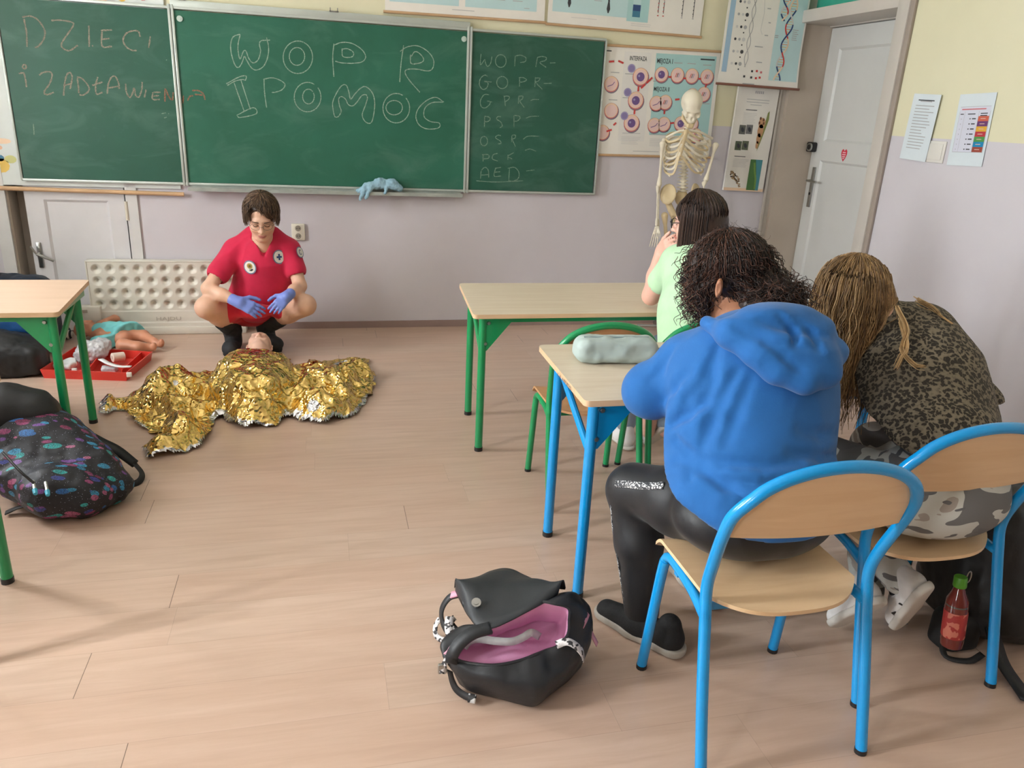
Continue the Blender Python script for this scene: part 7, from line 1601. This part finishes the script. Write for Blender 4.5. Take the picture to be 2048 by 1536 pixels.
for pts, w_ in (([(1790, 1222), (1800, 1234), (1808, 1246)], 0.016), ([(1800, 1205), (1812, 1212), (1822, 1216)], 0.005)):
    hp_ = [surf(q1_, u, v, 0, 1.0, 3.2, 0.006) for u, v in pts]; V, F = ribbon_np(smooth_path([p for p, _ in hp_], 4), np.mean([n for _, n in hp_], 0), w_, 0.003); mesh_np('black_stripe', V, F, M_black, s1)
blob('sock', [cone(a1, a1 * 0.4 + (hl1 * 0.7 + to1 * 0.3 + vn(a1 - hl1) * 0.05) * 0.6, 0.040, 0.038, 0.02)], mat('black_sock', (30, 30, 32), 0.9), Dp, 0.006); blob('sock', [cone(a2, a2 * 0.4 + (hl2 * 0.7 + to2 * 0.3 + np.array([0, 0, 0.05])) * 0.6, 0.040, 0.038, 0.02)], mat('black_sock', (30, 30, 32), 0.9), Dp, 0.006)
B1 = hairmat('blonde_hair', (176, 142, 98)); B2 = hairmat('golden_hair', (208, 174, 126)); B3 = hairmat('light_brown_hair', (134, 106, 76)); B4 = hairmat('ash_brown_hair', (136, 110, 82))
capDq = head_cap(hD, RD, 0.98, 0.016, extra=[])
capD = blob('hair', capDq, [B3], Dp, 0.007, 0, bump_h(22, 0.008))
body_all = qd + capDq
SP = []; rng = np.random.default_rng(5); up_l = np.array([0, 0, 1.0]); MM = 34
crown = PY(1718, 540, 2.10)
for i in range(3000):
    a_ = rng.uniform(0, 2 * math.pi); th0 = 0.02 + 1.43 * rng.uniform(0, 1) ** 1.6
    l_ = np.array([math.sin(th0) * math.cos(a_), math.sin(th0) * math.sin(a_), math.cos(th0)]); cen_ = hD + RD @ np.array([0, -0.012, 0.03])
    r_ = 0.104 + rng.uniform(-0.004, 0.016); p = cen_ + l_ * np.array([r_, r_ * 1.05, r_])
    d_h = vn(np.array([math.cos(a_), math.sin(a_), 0])); Ls = rng.uniform(0.32, 0.50) * (0.60 if d_h[0] > 0.5 else 1.0); step = Ls / (MM - 1); v_ = vn(d_h * math.cos(th0) - up_l * math.sin(th0)); path = [p]; ph = rng.uniform(0, 6.28)
    clump = vn(np.array([math.cos(a_ * 1.0), math.sin(a_ * 1.0), 0])); ph = 2.2 * math.floor(a_ * 7) + rng.normal(0, 0.25); am = 0.14 + 0.32 * ((math.floor(a_ * 7) * 0.37) % 1)
    sidev = np.array([-d_h[1], d_h[0], 0])
    for k in range(MM - 1):
        v_ = vn(v_ * 0.80 + np.array([0.02, -0.02, -1.0]) * 0.20); w_ = sidev * am * math.sin(k * step * 62 + ph) * min(1, k / 8); p = p + vn(v_ + w_) * step; path.append(p)
    SP.append(path)
SP = np.array(SP); sh0 = SP.shape; SP = push_out(body_all, SP.reshape(-1, 3), 0.004, 3).reshape(sh0)
tz_ = np.linspace(0, 1, MM - 1)[None] + RNG.normal(0, 0.15, (len(SP), 1))
mi_ = (np.floor((np.arctan2(SP[:, 8, 1] - hD[1], SP[:, 8, 0] - hD[0]) + 7) * 9).astype(int) * 7 + RNG.integers(0, 2, len(SP))) % 4
mi2_ = np.where(tz_ > 0.42, np.array([0, 1, 1, 3])[mi_][:, None], np.array([3, 0, 2, 0])[mi_][:, None])
strands('hair_strands', SP, 0.0016, [B1, B2, B3, B4], capD, 3, 0.55, mi2_)
lk = []
for pts in ([(1795, 615, 2.02), (1815, 660, 1.93), (1805, 700, 1.87), (1830, 730, 1.83), (1850, 735, 1.81)], [(1800, 640, 2.0), (1812, 690, 1.88), (1800, 715, 1.86), (1790, 735, 1.84)], [(1835, 598, 2.05), (1870, 620, 2.02), (1890, 660, 1.98)]):
    base_ = np.array([PY(*p) for p in pts]); sp_ = smooth_path(base_, 8)
    for _ in range(16): lk.append(sp_[np.linspace(0, len(sp_) - 1, 24).astype(int)] + rng.normal(0, 0.0045, 3))
lk = np.array(lk); s0 = lk.shape; lk = push_out(qd, lk.reshape(-1, 3), 0.004, 3).reshape(s0); strands('hair_lock', lk, 0.0016, [B2, B1], capD, 4, 0.4, RNG.integers(0, 2, len(lk)))
# ------------------------------------------------------------------ anatomical skeleton on a stand
SK = empty('skeleton_model', 'life-size anatomical skeleton model standing by the front wall, skull bowed', 'skeleton', tuple(np.array([2.62, 5.42, 0.0])))
M_bone = mat('cream_bone_plastic', (234, 225, 204), 0.5, var=0.06, vscale=10)
M_bone2 = mat('yellowed_bone_plastic', (218, 198, 158), 0.5, var=0.08, vscale=10)
zs = lambda x, y: (1300 + x / 4.267, 160 + y / 4.267)
B_ = lambda x, y, yy=5.42: PY(*zs(x, y), yy)
hs_ = B_(350, 235, 5.40); Rs = basis((-0.12, -0.86, -0.50)); LS = lambda a, b, c_: hs_ + Rs @ np.array([a, b, c_])
q = [ell(LS(0, -0.015, 0.035), (0.074, 0.092, 0.082), Rs, 0.03), ell(LS(0, 0.045, -0.02), (0.052, 0.045, 0.045), Rs, 0.03), cone(LS(-0.062, 0.03, -0.018), LS(-0.045, 0.075, -0.025), 0.010, 0.012, 0.01), cone(LS(0.062, 0.03, -0.018), LS(0.045, 0.075, -0.025), 0.010, 0.012, 0.01), ell(LS(0, 0.072, -0.055), (0.032, 0.028, 0.026), Rs, 0.02), ell(LS(0, 0.07, 0.012), (0.052, 0.02, 0.012), Rs, 0.015)]
for sx in (-1, 1): q += [ell(LS(sx * 0.031, 0.095, -0.008), (0.019, 0.028, 0.017), Rs, 0.005, 's'), ell(LS(sx * 0.07, 0.03, 0.015), (0.014, 0.03, 0.03), Rs, 0.01, 's')]
q += [ell(LS(0, 0.10, -0.036), (0.010, 0.02, 0.014), Rs, 0.004, 's')]
sk_ = blob('skull', q, M_bone, SK, 0.0055)
q = [cone(LS(-0.05, 0.015, -0.035), LS(-0.047, 0.025, -0.075), 0.010, 0.011, 0.01), cone(LS(0.05, 0.015, -0.035), LS(0.047, 0.025, -0.075), 0.010, 0.011, 0.01), cone(LS(-0.047, 0.025, -0.075), LS(-0.012, 0.085, -0.098), 0.011, 0.013, 0.01), cone(LS(0.047, 0.025, -0.075), LS(0.012, 0.085, -0.098), 0.011, 0.013, 0.01), cone(LS(-0.012, 0.085, -0.098), LS(0.012, 0.085, -0.098), 0.013, 0.013, 0.01), cone(LS(-0.018, 0.088, -0.08), LS(0.018, 0.088, -0.08), 0.007, 0.007, 0.004)]
blob('jawbone', q, M_bone2, SK, 0.005)
# spine
spn = smooth_path([LS(0, -0.03, -0.06), B_(325, 470, 5.50), B_(300, 600, 5.53), B_(290, 760, 5.50), B_(285, 880, 5.46), B_(280, 960, 5.46)], 6); m = []
L_ = np.r_[0, np.cumsum(np.linalg.norm(np.diff(spn, axis=0), axis=1))]
for i in range(24):
    s_ = (i + 0.5) / 24 * L_[-1]; p = np.array([np.interp(s_, L_, spn[:, k]) for k in range(3)]); w_ = 0.016 + 0.013 * i / 23; m += [ell(p, (w_ * 1.15, w_, L_[-1] / 24 * 0.43), k=0.003), cone(p, p + np.array([0, 0.035, -0.012]), 0.007, 0.005, 0.006), cone(p - np.array([w_ * 1.6, -0.012, 0]), p + np.array([w_ * 1.6, 0.012, 0]), 0.005, 0.005, 0.006)]
m.append(cone(spn[0], spn[-1], 0.007, 0.010, 0.006)) if False else None
m += chain(spn[::3], [0.009] * len(spn[::3]), 0.006)
blob('spine', [x for x in m if x], M_bone, SK, 0.0055)
# rib cage
st0, st1 = B_(310, 440, 5.35), B_(258, 650, 5.33)
q = chain([st0, st0 * 0.75 + st1 * 0.25, st1], [0.020, 0.015, 0.011], 0.01, ((0, 1, 0), 2.0)); blob('sternum', q, M_bone2, SK, 0.005)
for sx, edge in ((-1, [(150, 500), (165, 545), (150, 590), (140, 640), (130, 690), (130, 730), (135, 770), (150, 790)]), (1, [(440, 480), (470, 520), (480, 570), (478, 620), (470, 670), (455, 715), (440, 755), (415, 780)])):
    for i, (ex_, ey_) in enumerate(edge):
        v0_ = np.array([np.interp((5.2 + i * 1.35 + 0.5) / 24 * L_[-1], L_, spn[:, k]) for k in range(3)])
        e_ = B_(ex_, ey_, 5.44); fr = st0 * (1 - min(1, i / 6.0)) + st1 * min(1, i / 6.0)
        mid_f = e_ * 0.55 + fr * 0.45 + np.array([0, -0.045, -0.022 - 0.006 * i]); mid_b = (v0_ + e_) / 2 + np.array([0.02 * sx, 0.05, 0.015])
        if i < 7: pts = [v0_, mid_b, e_ + np.array([0, 0.03, 0.01]), e_ + np.array([0, -0.03, -0.02]), mid_f, fr + np.array([0.012 * sx, -0.002, 0])]
        else: pts = [v0_, mid_b, e_ + np.array([0, 0.03, 0.01]), e_ + np.array([0, -0.05, -0.02])]
        V, F = ribbon_np(smooth_path(pts, 7), (0, 0, 1), 0.006, 0.014); mesh_np('rib', V, F, M_bone if i % 2 else M_bone2, SK, True, None, 30)
shl_, shr_ = B_(125, 530), B_(545, 540)
for sx, a, b in ((-1, B_(290, 430, 5.36), B_(140, 490, 5.42)), (1, B_(340, 430, 5.36), B_(530, 500, 5.42))):
    m = MB(); m.tube(smooth_path([a, a * 0.6 + b * 0.4 + np.array([0, -0.015, 0.012]), b], 6), np.interp(np.linspace(0, 1, 13), [0, .3, 1], [0.010, 0.007, 0.010]), 10); m.build('collarbone', M_bone, SK)
    s0 = b + np.array([0, 0.04, -0.02]); q = [cone(s0, s0 + np.array([-sx * 0.075, 0.06, -0.03]), 0.012, 0.01, 0.01), ell(s0 + np.array([-sx * 0.045, 0.055, -0.08]), (0.045, 0.010, 0.07), k=0.01), cone(s0, s0 + np.array([sx * 0.004, -0.01, -0.03]), 0.014, 0.014, 0.01)]; blob('shoulder_blade', q, M_bone, SK, 0.006)
def bone(name, a, b, r0, r1, shaft, mt=M_bone):
    a, b = np.array(a), np.array(b); q = [cone(a, b, shaft, shaft, 0.012), cone(a, a * .88 + b * .12, r0, shaft * 1.1, 0.015), cone(b, b * .88 + a * .12, r1, shaft * 1.1, 0.015)]; return blob(name, q, mt, SK, 0.0045)
bone('upper_arm_bone', B_(107, 545), B_(78, 890), 0.022, 0.019, 0.0105); bone('upper_arm_bone', B_(560, 560), B_(478, 850, 5.36), 0.024, 0.019, 0.0105)
bone('forearm_bone', B_(66, 910), B_(56, 1235, 5.40), 0.013, 0.010, 0.0065); bone('forearm_bone', B_(78, 905, 5.44), B_(68, 1240, 5.42), 0.011, 0.011, 0.006)
bone('forearm_bone', B_(470, 870, 5.34), B_(440, 1010, 5.20), 0.013, 0.010, 0.0065); bone('forearm_bone', B_(455, 880, 5.36), B_(470, 1010, 5.22), 0.011, 0.011, 0.006)
def hand_bones(w, d, side):
    q = []; d = vn(d); t = vn(side)
    for i in range(4):
        o = (i - 1.5) * 0.016; a = w + t * o * 0.6; b = w + d * 0.07 + t * o; c_ = b + vn(d + t * (i - 1.5) * 0.06) * 0.075; q += [cone(a, b, 0.0055, 0.005, 0.003), cone(b, b * 0.5 + c_ * 0.5, 0.0055, 0.0045, 0.002), cone(b * 0.45 + c_ * 0.55, c_, 0.005, 0.0035, 0.002)]
    q.append(cone(w + t * 0.01, w + d * 0.03 + t * 0.03, 0.0055, 0.0055, 0.003)); q.append(cone(w + d * 0.033 + t * 0.032, w + d * 0.075 + t * 0.042, 0.005, 0.0035, 0.002)); q.append(ell(w, (0.020, 0.012, 0.014), k=0.006)); return blob('hand_bones', q, M_bone, SK, 0.004)
hand_bones(B_(60, 1260, 5.40), (-0.12, -0.05, -1), (0.6, -0.8, 0)); hand_bones(B_(455, 1020, 5.2), (0.05, -0.1, -1), (-0.6, -0.8, 0))
# pelvis and legs
pv = B_(285, 985, 5.44)
q = [ell(pv + np.array([0, 0.03, -0.02]), (0.05, 0.035, 0.06), k=0.02)]
for sx, w_ in ((-1, B_(165, 965, 5.40)), (1, B_(405, 960, 5.40))):
    Rw = basis((sx * 0.5, -0.8, 0.25)); q += [ell(w_ + np.array([0, 0.02, -0.01]), (0.062, 0.014, 0.078), Rw, 0.02), cone(w_ + np.array([-sx * 0.01, 0.03, -0.07]), pv + np.array([sx * 0.075, -0.01, -0.13]), 0.022, 0.026, 0.02), cone(pv + np.array([sx * 0.075, -0.01, -0.13]), pv + np.array([sx * 0.01, -0.05, -0.16]), 0.016, 0.013, 0.01), cone(pv + np.array([sx * 0.075, 0.0, -0.13]), pv + np.array([sx * 0.05, 0.0, -0.20]), 0.018, 0.014, 0.01)]
for sx, w_ in ((-1, B_(165, 965, 5.40)), (1, B_(405, 960, 5.40))): q.append(ell(w_ + np.array([-sx * 0.004, -0.006, 0.004]), (0.046, 0.022, 0.058), basis((sx * 0.5, -0.8, 0.25)), 0.012, 's'))
blob('pelvis', q, M_bone2, SK, 0.006)
for sx in (-1, 1):
    hip = pv + np.array([sx * 0.10, -0.005, -0.13]); kn = np.array([pv[0] + sx * 0.075, 5.41, 0.56]); an = np.array([pv[0] + sx * 0.07, 5.42, 0.19]); ft = np.array([pv[0] + sx * 0.09, 5.30, 0.135])
    bone('thigh_bone', hip + np.array([sx * 0.035, 0, -0.02]), kn, 0.026, 0.034, 0.014, M_bone2); bone('shin_bone', kn - np.array([0, 0, 0.03]), an, 0.032, 0.022, 0.012); bone('calf_bone', kn + np.array([sx * 0.035, 0.01, -0.05]), an + np.array([sx * 0.025, 0.01, 0]), 0.012, 0.013, 0.006)
    blob('foot_bones', [cone(an + np.array([0, 0.03, -0.03]), ft, 0.022, 0.018, 0.02)] + [cone(ft + np.array([(k - 2) * 0.010, 0, 0]), ft + np.array([(k - 2) * 0.018, -0.07, -0.012]), 0.007, 0.005, 0.003) for k in range(5)], M_bone, SK, 0.005)
m = MB(); m.tube([(pv[0], 5.50, 0.04), (pv[0], 5.50, pv[2])], 0.011, 12); m.tube([(pv[0], 5.50, pv[2]), (pv[0], pv[1] + 0.03, pv[2])], 0.011, 12)
for k in range(5):
    a = k * 2 * math.pi / 5 + 0.3; m.tube([(pv[0], 5.44, 0.055), (pv[0] + 0.24 * math.cos(a), 5.44 + 0.24 * math.sin(a), 0.045)], 0.012, 8); m.tube([(pv[0] + 0.24 * math.cos(a), 5.44 + 0.24 * math.sin(a) - 0.008, 0.024), (pv[0] + 0.24 * math.cos(a), 5.44 + 0.24 * math.sin(a) + 0.008, 0.024)], 0.023, 12)
m.tube([(pv[0], 5.44, 0.03), (pv[0], 5.44, 0.07)], 0.03, 12); m.tube([(pv[0], 5.44, 0.055), (pv[0], 5.50, 0.055)], 0.012, 8)
m.build('stand', M_chrome, SK)
